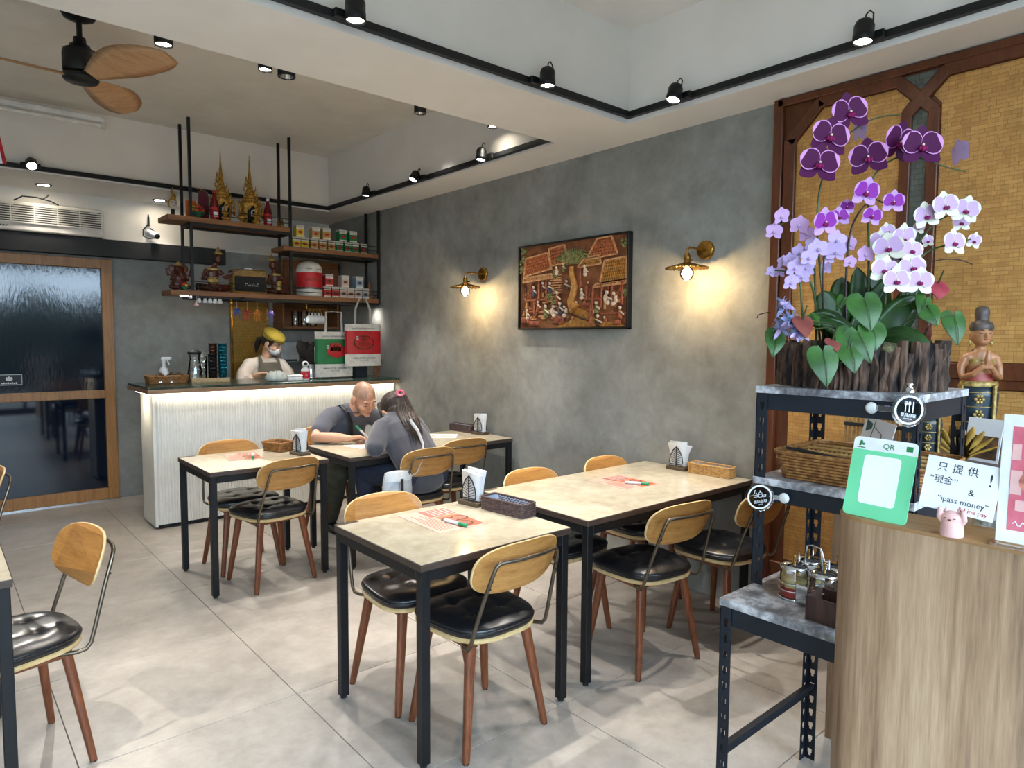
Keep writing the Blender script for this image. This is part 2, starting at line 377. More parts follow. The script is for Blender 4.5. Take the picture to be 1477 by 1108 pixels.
# street beyond the shop front (seen only as reflections)
struct('street', MB().box(-14,14,-16,YF-.13,-.12,-.06), 'grout')
added_hedge=MB()  # unseen leafy row, added to darken the lower part of the door reflection
for i in range(60):
    x=-9+18*i/59; added_hedge.ell((x,-9.5+random.uniform(-.4,.4),1.1+random.uniform(-.2,.3)),(.5,.5,1.2+random.random()*.5),8,6)
tag(solo('added_hedge',added_hedge,mat('added_hedge_leaf','26331f',.8,c2='141c10',scale=20,bmp=.5),'dark leafy row added out of view to block the low sky','added_hedge'),kind='stuff')

# ---------------- sliding door (oak frame, two dark reeded panes)
d=tag(thing('door_1',None,None,(0,YB,0)),kind='structure')
fr=MB()
fr.box(1.235,1.325,-.05,.03,0.01,2.235,.004).box(-.75,-.66,-.05,.03,0.01,2.235,.004)
fr.box(-.66,1.235,-.05,.03,2.147,2.235,.004).box(-.66,1.235,-.05,.03,.958,1.033,.004).box(-.66,1.235,-.05,.03,.01,.115,.004)
part('door_frame',fr,'oakdoor',d)
def pane(nm,rough,bmp,base):
    m,t,b=nodes(nm); b.inputs['Base Color'].default_value=(*lin(base),1); b.inputs['Roughness'].default_value=rough; b.inputs['IOR'].default_value=1.55
    n=N(t,'ShaderNodeTexNoise',Scale=26.,Detail=3.); t.links.new(coords(t,(2.2,1,.5)),n.inputs['Vector'])
    if bmp: bump(t,b,n.outputs['Fac'],bmp,.01)
    return m
part('upper_pane',MB().box(-.66,1.235,-.012,-.004,1.033,2.147),pane('reeded_glass',.08,.05,'0a1626'),d)
part('lower_pane',MB().box(-.66,1.235,-.012,-.004,.115,.958),pane('dark_glass',.04,.0,'0b1524'),d)
sg=part('sign_plate',MB().box(.43,.62,-.016,-.0125,1.10,1.20),'ink',d)
b_=MB()
for z0,z1,x0,x1 in ((1.104,1.108,.434,.616),(1.192,1.196,.434,.616),(1.104,1.196,.434,.437),(1.104,1.196,.613,.616)): b_.box(x0,x1,-.0175,-.016,z0,z1)
for a in range(3): b_.ell((.525+.016*(a-1),-.0165,1.158+.006*(a==1)),(.009,.001,.016),8,5)
b_.box(.515,.535,-.0175,-.016,1.14,1.15)
for i_ in range(8): b_.box(.468+.0145*i_,.479+.0145*i_,-.0175,-.016,1.114,1.124+.004*(i_%2))
part('sign_print',b_,'paper',sg)
part('floor_track',MB().box(-.75,1.335,-.055,-.02,0.0,.012),'steel',d)
# black steel door rail
o=solo('door_rail',MB().box(-2.5,2.33,YB-.10,YB-.004,2.255,2.412,.003),'blackm','long black steel fascia rail above the wooden sliding door','door rail')

# ---------------- split air conditioner recessed unit on back wall
ac=thing('air_conditioner','white ducted air conditioner grille high above the sliding door','air conditioner',(0,YB-.12,2.42))
part('casing',MB().box(-.45,1.26,0,.11,0,.245,.01),'acwhite',ac)
part('recess_shadow',MB().box(-.42,1.235,-.002,.02,.075,.215),'darkgrey',ac,label='dark sheet painting the shade behind the louvres')  # dark grey sheet stands in for the shade between the louvres
g=-.42
for i in range(10):
    x0=-.42+i*.1655; gm=MB()
    gm.box(x0,x0+.008,-.012,-.001,.07,.22)
    for k in range(7):
        z=.085+k*.019; gm.box(x0+.008,x0+.1655,-.012,-.002,z,z+.008,mx=None)
    part('louvre',gm,'acwhite',ac)
part('louvre_rim',MB().box(1.235,1.245,-.012,-.001,.07,.22).box(-.42,1.245,-.012,-.001,.214,.224).box(-.42,1.245,-.012,-.001,.066,.076),'acwhite',ac)
pm=MB(); random.seed(4)
for i in range(9): pm.box(.38+i*.02,.393+i*.02,-.0015,0,.032,.042)
part('print_mark',pm,'ink',ac)
cb=MB().tube([(.60,-.02,.245),(.66,-.03,.285),(.76,-.02,.29),(.86,-.02,.27),(.92,-.01,.245)],.006,6).tube([(.80,-.01,.28),(.83,-.02,.30),(.85,-.02,.325)],.005,6)
part('cable',cb,'blackm',ac)

# ---------------- cctv camera
cc=thing('security_camera','small white bullet security camera with looped cable on back bulkhead','camera',(1.65,YB-.004,2.52))
part('mount',MB().lathe([(.03,0),(.03,.015),(.012,.02),(.012,.05)],n=14,mx=Mx(rot=(PI/2,0,0))),'white_plastic',cc)
part('housing',MB().lathe([(.001,0),(.028,.002),(.03,.02),(.03,.09),(.026,.1)],n=16,mx=Mx((.01,-.045,-.01),(PI/2+.35,0,.35))),'white_plastic',cc)
part('lens_face',MB().lathe([(.026,0),(.026,.006),(.001,.007)],n=16,mx=Mx((.042,-.135,-.045),(PI/2+.35,0,.35))),'blackm',cc)
part('cable',MB().tube([(0,-.01,.17),(.0,-.015,.08),(-.05,-.02,.02),(-.055,-.03,-.04),(-.01,-.03,-.06),(.05,-.03,-.05),(.06,-.03,.0),(.01,-.02,.04)],.005,6).tube([(0,-.012,.15),(0,-.014,.06)],.008,6),'blackm',cc)

# ---------------- lighting tracks
def track(name,label,segs):
    t=thing(name,label,'track',segs[0][0])
    for a,b in segs:
        m=MB().bar(a,b,.034,.034,.003); part('rail',m,'black',t,True)
    return t
track('lighting_track','long black L-shaped lighting track on the near ceiling recess',[((-2.4,2.64,2.845),(3.175,2.64,2.845)),((3.172,2.66,2.845),(3.172,-1.0,2.845))])
track('lighting_track','black L-shaped lighting track round the far ceiling recess',[((-2.4,6.48,2.83),(3.12,6.48,2.83)),((3.122,6.5,2.83),(3.122,3.24,2.83))])
def track_spot(loc,out,label,aim=(0,0,-1),power=None,s=1.,off=.085):
    # loc: point on the rail; out: horizontal direction away from the wall
    t=thing('track_spotlight',label,'spotlight',loc,group=None)
    out=Vector(out); side=Vector((-out.y,out.x,0)); aim=Vector(aim).normalized()
    part('adapter',MB().bar(side*-.065+out*.030,side*.065+out*.030,.022,.036,.004),'black',t)
    part('arm',MB().bar(out*.03,out*(off*.7),.024,.03,.004),'black',t)
    c=out*off; h=.092*s; r=.039*s
    z=-aim; x=side; mx=frame(c,x,z.cross(x)); 
    body=MB().lathe([(r*.55,h*.62),(r*.8,h*.55),(r,h*.35),(r,-h*.05),(r*1.04,-h*.06),(r*1.04,-h*.4),(r*.9,-h*.4),(r*.86,-h*.3)],n=20,mx=mx)
    part('head',body,'black',t)
    part('lens',MB().lathe([(r*.86,-h*.31),(.001,-h*.29)],n=18,mx=mx),'lens',t)
    k=MB().tube([tuple(mx@Vector(p)) for p in ((0,0,h*.6),(.004,.0,h*.85),(.018,0,h*.98),(.034,0,h*.8),(.036,0,h*.45),(.03,0,h*.2))],.0035,6)
    part('cable',k,'blackm',t)
    p=Vector(loc)+c+aim*(h*.45); spot('spot_lamp',p,p+aim,power or P_SPOT)
track_spot((1.36,2.64,2.845),(0,-1,0),'black track spotlight nearest the ceiling fan on the near recess',(.05,.0,-1),power=110,s=1.05)
track_spot((2.43,2.64,2.845),(0,-1,0),'black track spotlight midway along the near cross beam',(.05,.0,-1),power=115)
track_spot((3.172,2.26,2.845),(-1,0,0),'black track spotlight beside the inner corner above grey wall',(-.30,.05,-1),power=60)
track_spot((3.172,1.29,2.845),(-1,0,0),'black track spotlight with tall cable loop above the bamboo panel',(-.12,.1,-1),power=80,s=1.05)
track_spot((3.122,5.54,2.83),(-1,0,0),'small track spotlight on the far recess next to hanging shelf',(-.1,-.2,-1),s=.9)
track_spot((3.122,4.74,2.83),(-1,0,0),'small track spotlight tilted toward the camera, middle of the far side track',(-.55,-.5,-1),s=.9)
track_spot((3.122,3.87,2.83),(-1,0,0),'small track spotlight on the far side track next to the cross beam',(-.1,-.1,-1),s=.95)
track_spot((.66,6.48,2.84),(0,-1,0),'glaring track spotlight on the back track above the air conditioner',(.22,-1,-.85),power=120,s=.95)
track_spot((-.6,2.64,2.845),(0,-1,0),'black track spotlight out over the near left tables',(.05,.1,-1),power=170)

# ---------------- surface-mounted cylinder downlights
def cyl(x,y,zb,r,label,lit,k=1.):
    t=thing('cylinder_downlight',label,'downlight',(x,y,zb))
    part('body',MB().lathe([(r,ZC-zb),(r,0),(r*.9,0),(r*.86,.012),(r*.7,.035),(.001,.04)],n=24),'black',t)
    part('lens',MB().lathe([(r*(.84 if lit else .5),.012 if lit else .03),(.001,.012 if lit else .03)],n=20),'lens' if lit else 'chrome',t)
    if lit: spot('spot_lamp',(x,y,zb-.01),(x,y,0),P_CYL*k,100,.8)
    else: part('reflector',MB().lathe([(r*.9,.004),(r*.55,.028)],n=20,cap=False),'chrome',t); spot('spot_lamp',(x,y,zb-.01),(x,y,0),P_CYL*.6,80,.8)
cyl(1.11,4.40,3.22,.050,'lit black cylinder downlight just right of the ceiling fan',True)
cyl(1.70,4.39,3.225,.044,'lit black cylinder downlight left one of the close pair',True)
cyl(1.835,4.38,3.215,.056,'larger black cylinder downlight with mirrored bowl, right of the close pair',False)
cyl(2.885,4.42,3.22,.046,'black cylinder downlight with mirrored bowl alone over mid recess',False)
cyl(3.02,3.72,2.985,.036,'slim black cylinder downlight peeping past the cross beam end',True,.25)
for k,(x,y,l) in enumerate(((.80,6.98,'round recessed downlight in the soffit above the air conditioner'),(1.70,7.02,'round recessed downlight in the soffit above the security camera'))):
    t=thing('recessed_downlight',l,'downlight',(x,y,ZS))
    part('trim_ring',MB().lathe([(.062,-.0005),(.062,-.005),(.042,-.005),(.042,-.0005)],n=24,cap=False),'black',t)
    part('lens',MB().lathe([(.042,-.003),(.001,-.003)],n=20),'lens',t)
    spot('spot_lamp',(x,y,ZS-.02),(x,y,0),P_DOWN,90,.7)
# fluorescent batten
t=thing('tube_light','unlit white fluorescent tube fitting under the far ceiling','tube light',(0,6.3,3.2))
part('batten',MB().box(-.4,1.14,-.03,.03,.02,.06,.006),'white_plastic',t)
part('tube',MB().tube([(-.38,0,-.005),(1.12,0,-.005)],.016,10),mat('tube_glass','e8e6e0',.25),t)
part('end_cap',MB().box(1.11,1.15,-.025,.025,-.02,.03,.005),'acwhite',t)
for x in (.35,): part('hanger',MB().box(x-.015,x+.015,-.02,.02,.06,.14,.003),'acwhite',t)

# ---------------- ceiling fan
f=thing('ceiling_fan','black ceiling fan with three pale wooden blades hanging from far ceiling','ceiling fan',(.70,4.45,2.94))
part('canopy',MB().lathe([(.001,.40),(.10,.40),(.098,.37),(.075,.325),(.03,.305),(.001,.303)],n=28),'black',f)
part('downrod',MB().lathe([(.014,.31),(.014,.17)],n=12),'black',f)
part('motor',MB().lathe([(.03,.22),(.033,.19),(.05,.18),(.054,.16),(.082,.15),(.086,.13),(.086,.04),(.08,.03),(.04,.028)],n=32),'black',f)
part('hub',MB().lathe([(.04,.03),(.085,.022),(.088,.0),(.08,-.012),(.001,-.014)],n=32),'black',f)
for k,a in enumerate((-62,58,178)):
    rg=[]
    for i in range(15):
        u=i/14; r=.07+.58*u; w=.055+.185*math.sin(PI*min(1,u*1.25+.1)**1.2*.62)*(1-max(0,u-.72)**2*8.5); w=max(w,.012)
        off=-.03*math.sin(PI*u); tw=-math.radians(22-8*u); ring=[]
        for sx,sz in ((-.5,0),(-.25,.007),(.25,.007),(.5,0),(.25,-.005),(-.25,-.005)):
            yy=off+sx*w; ring.append((r,yy*math.cos(tw)-sz*math.sin(tw),yy*math.sin(tw)+sz+.012+.02*u))
        rg.append(ring)
    part('blade',MB().rings(rg,0,True,True,False,Mx(rot=(0,0,math.radians(a)))),wood('blade_wood%d'%k,'b98f66','c8a27c','a07a50',2.,(1,10,10),.5) if k==0 else bpy.data.materials['blade_wood0'],f)
# pennant string at the very left
p=solo('flag_pennant',MB().prism([(0,0),(.055,-.30),(-.16,-.30)],-.002,.002,0).prism([(.0,-.0),(.012,0),(.075,-.30),(.055,-.30)],-.0025,.0025,1).prism([(-.02,-.12),(.0,-.12),(.035,-.3),(-.12,-.3)],-.003,.003,2),
     ['paper','red',mat('flag_blue','24476e',.8)],'red white and blue cloth pennant hanging at the upper left edge','flag',(.335,5.0,2.83))
p.rotation_euler=(PI/2,0,-.7)
# ================================================================ WOOD WALL PANEL (right wall)
pn=thing('wall_panel','tall mahogany framed bamboo mat wall panel behind the orchids','wall panel',(XR,1.885,0))
PX=frame((XR,0,0),(0,1,0),(0,0,1))
part('backing_board',MB().box(XR-.022,XR,YF+.02,1.885,0,2.795),'brown',pn,True)
def pp(name,poly,d0,d1,m): return part(name,MB().prism(poly,-d1,-d0,0,PX),m,pn,True)
LP=[(1.765,1.445),(1.765,2.56),(1.63,2.705),(1.294,2.705),(1.232,2.640),(1.266,2.60),(1.266,1.445)][::-1]
RP=[(2.366-y,z) for y,z in LP][::-1]
pp('bamboo_mat',LP,.022,.024,'bamboo'); pp('bamboo_mat',RP,.022,.024,'bamboo')
pp('bamboo_mat',[(1.765,.35),(1.765,1.325),(-1.4,1.325),(-1.4,.35)],.022,.024,'bamboo')
pp('bamboo_mat',[(.50,1.445),(.50,2.705),(-1.4,2.705),(-1.4,1.445)],.022,.024,'bamboo')
pp('slate_mat',[(1.218,1.445),(1.218,2.56),(1.183,2.597),(1.148,2.56),(1.148,1.445)],.022,.025,'slate')
pp('slate_mat',[(1.268,2.752),(1.183,2.668),(1.098,2.752)],.022,.025,'slate')
def band(name,pts,w,d,m='brown'):
    mb=MB()
    for a,b in zip(pts[:-1],pts[1:]):
        A=PX@Vector((a[0],a[1],-d/2-.022)); B=PX@Vector((b[0],b[1],-d/2-.022)); e=(B-A).normalized()*w*.2
        mb.bar(A-e,B+e,d,w,.002,0,up=(0,0,1) if abs((B-A).normalized().z)<.9 else (0,1,0))
    return part(name,mb,m,pn,True)
# bars are oriented so that the wide side lies on the wall
def flat(name,a,b,w,d=.022):
    ax=Vector((0,b[0]-a[0],b[1]-a[1])); L=ax.length; mx=frame((XR-.022,a[0],a[1]),ax,(1,0,0))
    # local x along band, y into the wall, z across
    return part(name,MB().box(-w*.15,L+w*.15,-d,0,-w/2,w/2,.003,0,mx),'brown',pn,True)
flat('frame_band',(1.797,1.40),(1.797,2.573),.062); flat('frame_band',(1.797,2.573),(1.645,2.735),.056); flat('frame_band',(1.645,2.735),(1.28,2.735),.052)
flat('frame_band',(1.28,2.735),(1.126,2.573),.050,.021); flat('frame_band',(1.086,2.735),(1.240,2.573),.050,.023); flat('frame_band',(1.126,2.573),(1.126,1.40),.046); flat('frame_band',(1.240,2.573),(1.240,1.40),.046)
flat('frame_band',(1.086,2.735),(.54,2.735),.052); flat('stile',(1.86,.05),(1.86,2.79),.05,.03); flat('top_rail',(1.86,2.776),(-1.4,2.776),.036,.03)
flat('middle_rail',(1.80,1.405),(-1.4,1.405),.07,.03); flat('middle_rail',(1.80,1.350),(-1.4,1.350),.042,.022); flat('frame_band',(.55,1.44),(.55,2.70),.09)
flat('foot_rail',(1.80,.18),(-1.4,.18),.30,.022)

# ================================================================ SCONCES + PAINTING
def sconce(y,label):
    t=thing('wall_sconce',label,'wall lamp',(XR,y,2.06))
    part('back_plate',MB().lathe([(.055,0),(.055,.018),(.048,.022),(.001,.024)],n=28,mx=Mx(rot=(0,-PI/2,0))),'brass',t)
    part('arm',MB().tube([(-.02,0,0),(-.17,0,0),(-.185,0,-.006),(-.19,0,-.02),(-.19,0,-.04)],.007,8),'brass',t)
    part('socket',MB().lathe([(.009,-.03),(.017,-.045),(.019,-.06),(.019,-.085),(.024,-.09)],(-.19,0,0),16),'brass',t)
    part('switch_knob',MB().tube([(-.165,0,-.07),(-.145,0,-.07)],.006,8),'brass',t)
    rg=[]; n=96
    for r,z in ((.020,-.086),(.06,-.10),(.10,-.112),(.122,-.118),(.1225,-.120),(.10,-.1145),(.06,-.1025),(.020,-.089)):
        rg.append([(-.19+(r)*math.cos(2*PI*j/n),r*math.sin(2*PI*j/n),z+.0045*(r/.122)*math.sin(2*PI*j*24/n)) for j in range(n)])
    part('shade',MB().rings(rg),'brass',t,label='scalloped pleated brass shade')
    bl=part('bulb',MB().ell((-.19,0,-.148),(.040,.040,.042),18,12).lathe([(.014,-.088),(.02,-.11)],(-.19,0,0),14),glass('bulb_glass%.2f'%y,(1,.93,.8),.02,.04),t)
    part('filament',MB().ell((-.19,0,-.148),(.029,.029,.031),14,10),'bulb',bl)
    d=bpy.data.lights.new('sconce_lamp','POINT'); d.energy=P_SCONCE; d.color=(1,.70,.34); d.shadow_soft_size=.018
    o=bpy.data.objects.new('sconce_lamp',d); COL.objects.link(o); o.location=(XR-.19,y,2.06-.192)
sconce(4.42,'brass wall sconce with pleated shade left of the carved picture')
sconce(2.31,'brass wall sconce with pleated shade right of the carved picture')

pt=thing('wall_relief','dark framed terracotta relief picture of a wooden village hung on grey wall','picture',(XR,3.40,1.60))
LY,H=1.08,.632   # width along -Y seen left to right, height
PM=frame((XR-.030,3.40+LY/2,1.60),(0,-1,0),(0,0,1))   # x to the right in view, y up, z out of the wall (-X)
PM=Matrix(((0,0,-1,XR-.030),(-1,0,0,3.40+LY/2),(0,1,0,1.60),(0,0,0,1)))
fm=MB()
for x0,x1,y0,y1 in ((0,LY,0,.012),(0,LY,H-.012,H),(0,.012,0,H),(LY-.012,LY,0,H)): fm.box(x0,x1,y0,y1,-.03,.016,.002,0,PM)
part('picture_frame',fm,'black',pt,True)
part('ground_panel',MB().box(.01,LY-.01,.01,H-.01,-.03,-.004,0,0,PM),mat('terracotta','66361c',.6,c2='8a5630',scale=14,bmp=.5),pt,True)
RC={'roof':mat('relief_roof','b8693e',.5,c2='8f4a28',scale=50,bmp=.4),'pale':mat('relief_pale','cf9d6c',.55,c2='a9724a',scale=60,bmp=.4),'dark':mat('relief_dark','4a2114',.6),'ochre':mat('relief_ochre','b5803a',.55,c2='8c5a22',scale=30,bmp=.5),
    'leaf':mat('relief_leaf','8c8a4c',.6,c2='4d4f27',scale=50,bmp=.5),'flesh':mat('relief_flesh','d8c3ac',.5),'blue':mat('relief_blue','39405c',.6),'brick':mat('relief_brick','a4583a',.55,c2='7c3d24',scale=50,bmp=.5)}
for k,v in RC.items(): M['r_'+k]=v
def rp(name,mb,m): return part(name,mb,'r_'+m,pt,True)
random.seed(21)
def roof(poly,tiles,m='roof',nx=12,ny=6):
    rp('roof_bed',MB().prism(poly,-.006,.003,0,PM),'dark'); mb=MB()
    (ax,ay),(bx,by),(cx,cy),(dx,dy)=poly   # bl br tr tl
    for i in range(ny):
        v=(i+.5)/ny
        for j in range(nx):
            u=(j+.5+.5*(i%2))/(nx+.5); x=(ax+(bx-ax)*u)*(1-v)+(dx+(cx-dx)*u)*v; y=(ay+(by-ay)*u)*(1-v)+(dy+(cy-dy)*u)*v
            w=(bx-ax)/nx*.44; h=(dy-ay)/ny*.62
            mb.prism([(x,y-h),(x+w,y),(x,y+h),(x-w,y)],.004,.008,0,PM)
    tag(rp('roof',mb,m),kind='stuff')
    e=MB()
    for p,q in ((poly[0],poly[1]),(poly[2],poly[3]),(poly[0],poly[3]),(poly[1],poly[2])):
        e.bar(PM@Vector((*p,.007)),PM@Vector((*q,.007)),.010,.010)
    rp('ridge_trim',e,'pale')
roof([(.06,.40),(.36,.44),(.32,.56),(.08,.535)],0,nx=14,ny=6); roof([(.36,.46),(.53,.475),(.49,.60),(.33,.585)],0,nx=9,ny=5)
roof([(.70,.475),(.98,.495),(.93,.615),(.80,.61)],0,'roof',9,6); roof([(.62,.43),(.84,.44),(.82,.50),(.69,.49)],0,'ochre',10,3); roof([(.83,.31),(1.06,.325),(1.06,.47),(.87,.46)],0,'ochre',12,7)
roof([(.05,.355),(.37,.375),(.36,.405),(.06,.39)],0,'pale',16,2); roof([(.77,.285),(1.06,.30),(1.06,.325),(.80,.31)],0,'pale',14,2)
for i in range(14):
    x=.07+.30*random.random(); y=.06+.28*random.random(); rp('plank',MB().box(x,x+.05,y,y+.012,-.004,.004,0,0,PM),'pale')
for k in range(8): rp('step',MB().box(.375-.006*k,.455,.26+.018*k,.27+.018*k,-.004,.012-.001*k,.001,0,PM),'pale')
for x,y0,y1 in ((.13,.22,.35),(.22,.22,.36),(.30,.20,.36),(.70,.20,.30),(.76,.09,.29),(.84,.16,.30),(.93,.15,.31),(1.02,.16,.32),(.64,.28,.44),(.10,.05,.22),(.17,.08,.22),(.74,.03,.17)): rp('post',MB().box(x,x+.013,y0,y1,-.004,.012,.002,0,PM),'brick')
for x0,x1,y in ((.08,.34,.215),(.68,1.06,.20),(.70,.82,.13),(.84,1.06,.10),(.06,.22,.13)): rp('beam',MB().box(x0,x1,y,y+.012,-.004,.009,.001,0,PM),'brick')
tr=MB().tube([tuple(PM@Vector(p)) for p in ((.60,.14,0),(.56,.20,.004),(.60,.30,.004),(.565,.38,.004),(.56,.44,.004))],[.05,.03,.026,.022,.02],8)
rp('tree_trunk',tr,'ochre')
lf=MB()
for i in range(16):
    a=PI*(.12+.76*i/15); x,y=.57+.05*math.cos(a),.46; L=.13+.03*random.random()
    lf.tube([tuple(PM@Vector(p)) for p in ((x,y,.004),(x+math.cos(a)*L*.6,y+L*.75*math.sin(a),.012),(x+math.cos(a)*L,y+L*.75*math.sin(a)-.02,.006))],[.007,.008,.002],6)
rp('palm_fronds',lf,'leaf')
for x,y,r in ((.04,.52,.035),(.03,.45,.03),(1.03,.56,.03),(1.04,.24,.03),(.40,.40,.03),(.34,.24,.03),(.05,.60,.03),(.38,.18,.03)):
    b_=MB()
    for k in range(12): b_.ell(tuple(PM@Vector((x+random.uniform(-r,r)*.8,y+random.uniform(-r,r)*.8,.002))),(.01,.012,.012),6,4)
    rp('bush',b_,'leaf')
def fig(x,y,s,cl,lean=0.):
    a=MB().ell(tuple(PM@Vector((x,y+.022*s,.004))),(.010*s,.014*s,.022*s),8,6).ell(tuple(PM@Vector((x+lean*.02,y,.004))),(.010*s,.018*s,.014*s),8,6); o=rp('figure',a,cl)
    part('head',MB().ell(tuple(PM@Vector((x+lean*.015,y+.052*s,.008))),(.009*s,.010*s,.012*s),8,6).tube([tuple(PM@Vector((x,y+.032*s,.01))),tuple(PM@Vector((x+(.03+lean*.02)*s,y+.012*s,.012)))],.005*s,5),'r_flesh',o,True)
    part('hair',MB().ell(tuple(PM@Vector((x+lean*.015,y+.060*s,.006))),(.009*s,.011*s,.008*s),8,5),'r_dark',o,True)
for a in ((.17,.26,1.1,'blue',0),(.27,.29,1,'dark',0),(.33,.28,1.1,'blue',1),(.42,.20,1.3,'brick',0),(.41,.40,.9,'flesh',0),(.48,.42,.9,'leaf',0),(.55,.36,1,'blue',0),(.30,.10,1.4,'leaf',0),(.37,.10,1.3,'flesh',1),(.45,.12,1.3,'blue',0),(.51,.10,1.2,'flesh',-1),(.50,.29,1,'dark',1),(.69,.38,1.1,'flesh',0),(.80,.12,1.2,'leaf',0),(.88,.18,1.3,'flesh',1),(.97,.17,1.3,'flesh',-1),(.80,.03,1.2,'dark',1),(.10,.09,1.1,'flesh',0),(.22,.15,1.1,'brick',0),(.66,.22,1.1,'flesh',0),(1.01,.08,1.2,'brick',0),(.57,.25,1.,'flesh',0)): fig(*a)
for x,y,r,hh in ((.43,.045,.045,.07),(.07,.05,.04,.05),(.17,.03,.05,.04),(.98,.03,.03,.04),(.70,.16,.03,.03)):
    b_=MB()
    for k in range(9): u=-1+2*k/8; b_.ell(tuple(PM@Vector((x+u*r,y+hh*.4,.006*(1-u*u)))),(.010,r*.16,hh*.5),6,5)
    rp('basket',b_,'brick')
for k in range(40):
    x=random.choice((.06,.09,.15,.19,.25,.28,.66,.72,.79,.87,.90,.96,1.0))+random.uniform(-.01,.015); y=random.uniform(.13,.30); hgt=random.uniform(.03,.09)
    rp('wall_board',MB().box(x,x+.016,y,min(y+hgt,.35),-.004,.0035,.001,0,PM),random.choice(('pale','brick','dark','roof')))
for k in range(46):
    x=random.uniform(.03,1.04); y=random.uniform(.03,.14) if k<30 else random.uniform(.14,.34); c=random.choice(('pale','leaf','brick','flesh','ochre','dark')); r=random.uniform(.007,.014)
    rp('village_pot',MB().ell(tuple(PM@Vector((x,y,.003))),(r*.6,r,r*1.1),7,5),c)
rp('ground_strip',MB().prism([(.60,.16),(.70,.13),(.82,.05),(.98,.05),(1.05,.02),(.40,.015),(.55,.06)],-.005,.003,0,PM),'ochre')
rp('pole',MB().tube([tuple(PM@Vector(p)) for p in ((.46,.13,.01),(.58,.10,.012),(.73,.06,.012))],.006,6),'dark')

# ================================================================ TABLES
def table(label,x0,x1,y0,y1,patch=True):
    t=thing('dining_table',label,'table',((x0+x1)/2,(y0+y1)/2,0)); a,b=(x1-x0)/2,(y1-y0)/2
    top=part('tabletop',MB().box(-a,a,-b,b,.722,.7485,.002,0),'darkedge',t,label='dark wood edge band')
    part('stone_surface',MB().box(-a+.002,a-.002,-b+.002,b-.002,.7485,.750),'marble',top)
    if patch: part('corner_patch',MB().box(-a,-a+.10,b-.028,b,.7495,.7508),'darkedge',top)
    for sx in (-1,1):
        for sy in (-1,1):
            l=part('leg',MB().box(sx*(a-.006),sx*(a-.042),sy*(b-.006),sy*(b-.042),.012,.722,.002),'black',t)
            part('foot',MB().lathe([(.013,0),(.013,.012)],(sx*(a-.024),sy*(b-.024),0),10),'blackm',l)
    for sy in (-1,1): part('apron_rail',MB().box(-a+.042,a-.042,sy*(b-.006),sy*(b-.042),.682,.722,.002),'black',t)
    for sx in (-1,1): part('apron_rail',MB().box(sx*(a-.006),sx*(a-.042),-b+.042,b-.042,.682,.722,.002),'black',t)
    return t
table('small square stone-topped table in front of the white bar counter',1.205,1.94,4.06,4.715)
table('small stone-topped table at front centre with dark purple basket',1.267,2.008,1.945,2.61)
table('long stone-topped table against grey wall under the right sconce',2.135,3.49,1.965,2.72)
table('long stone-topped table where the couple are sitting',2.06,3.465,4.0,4.65,False)
table('stone-topped table cut off by the lower left edge',-.55,.18,2.68,3.36,False)

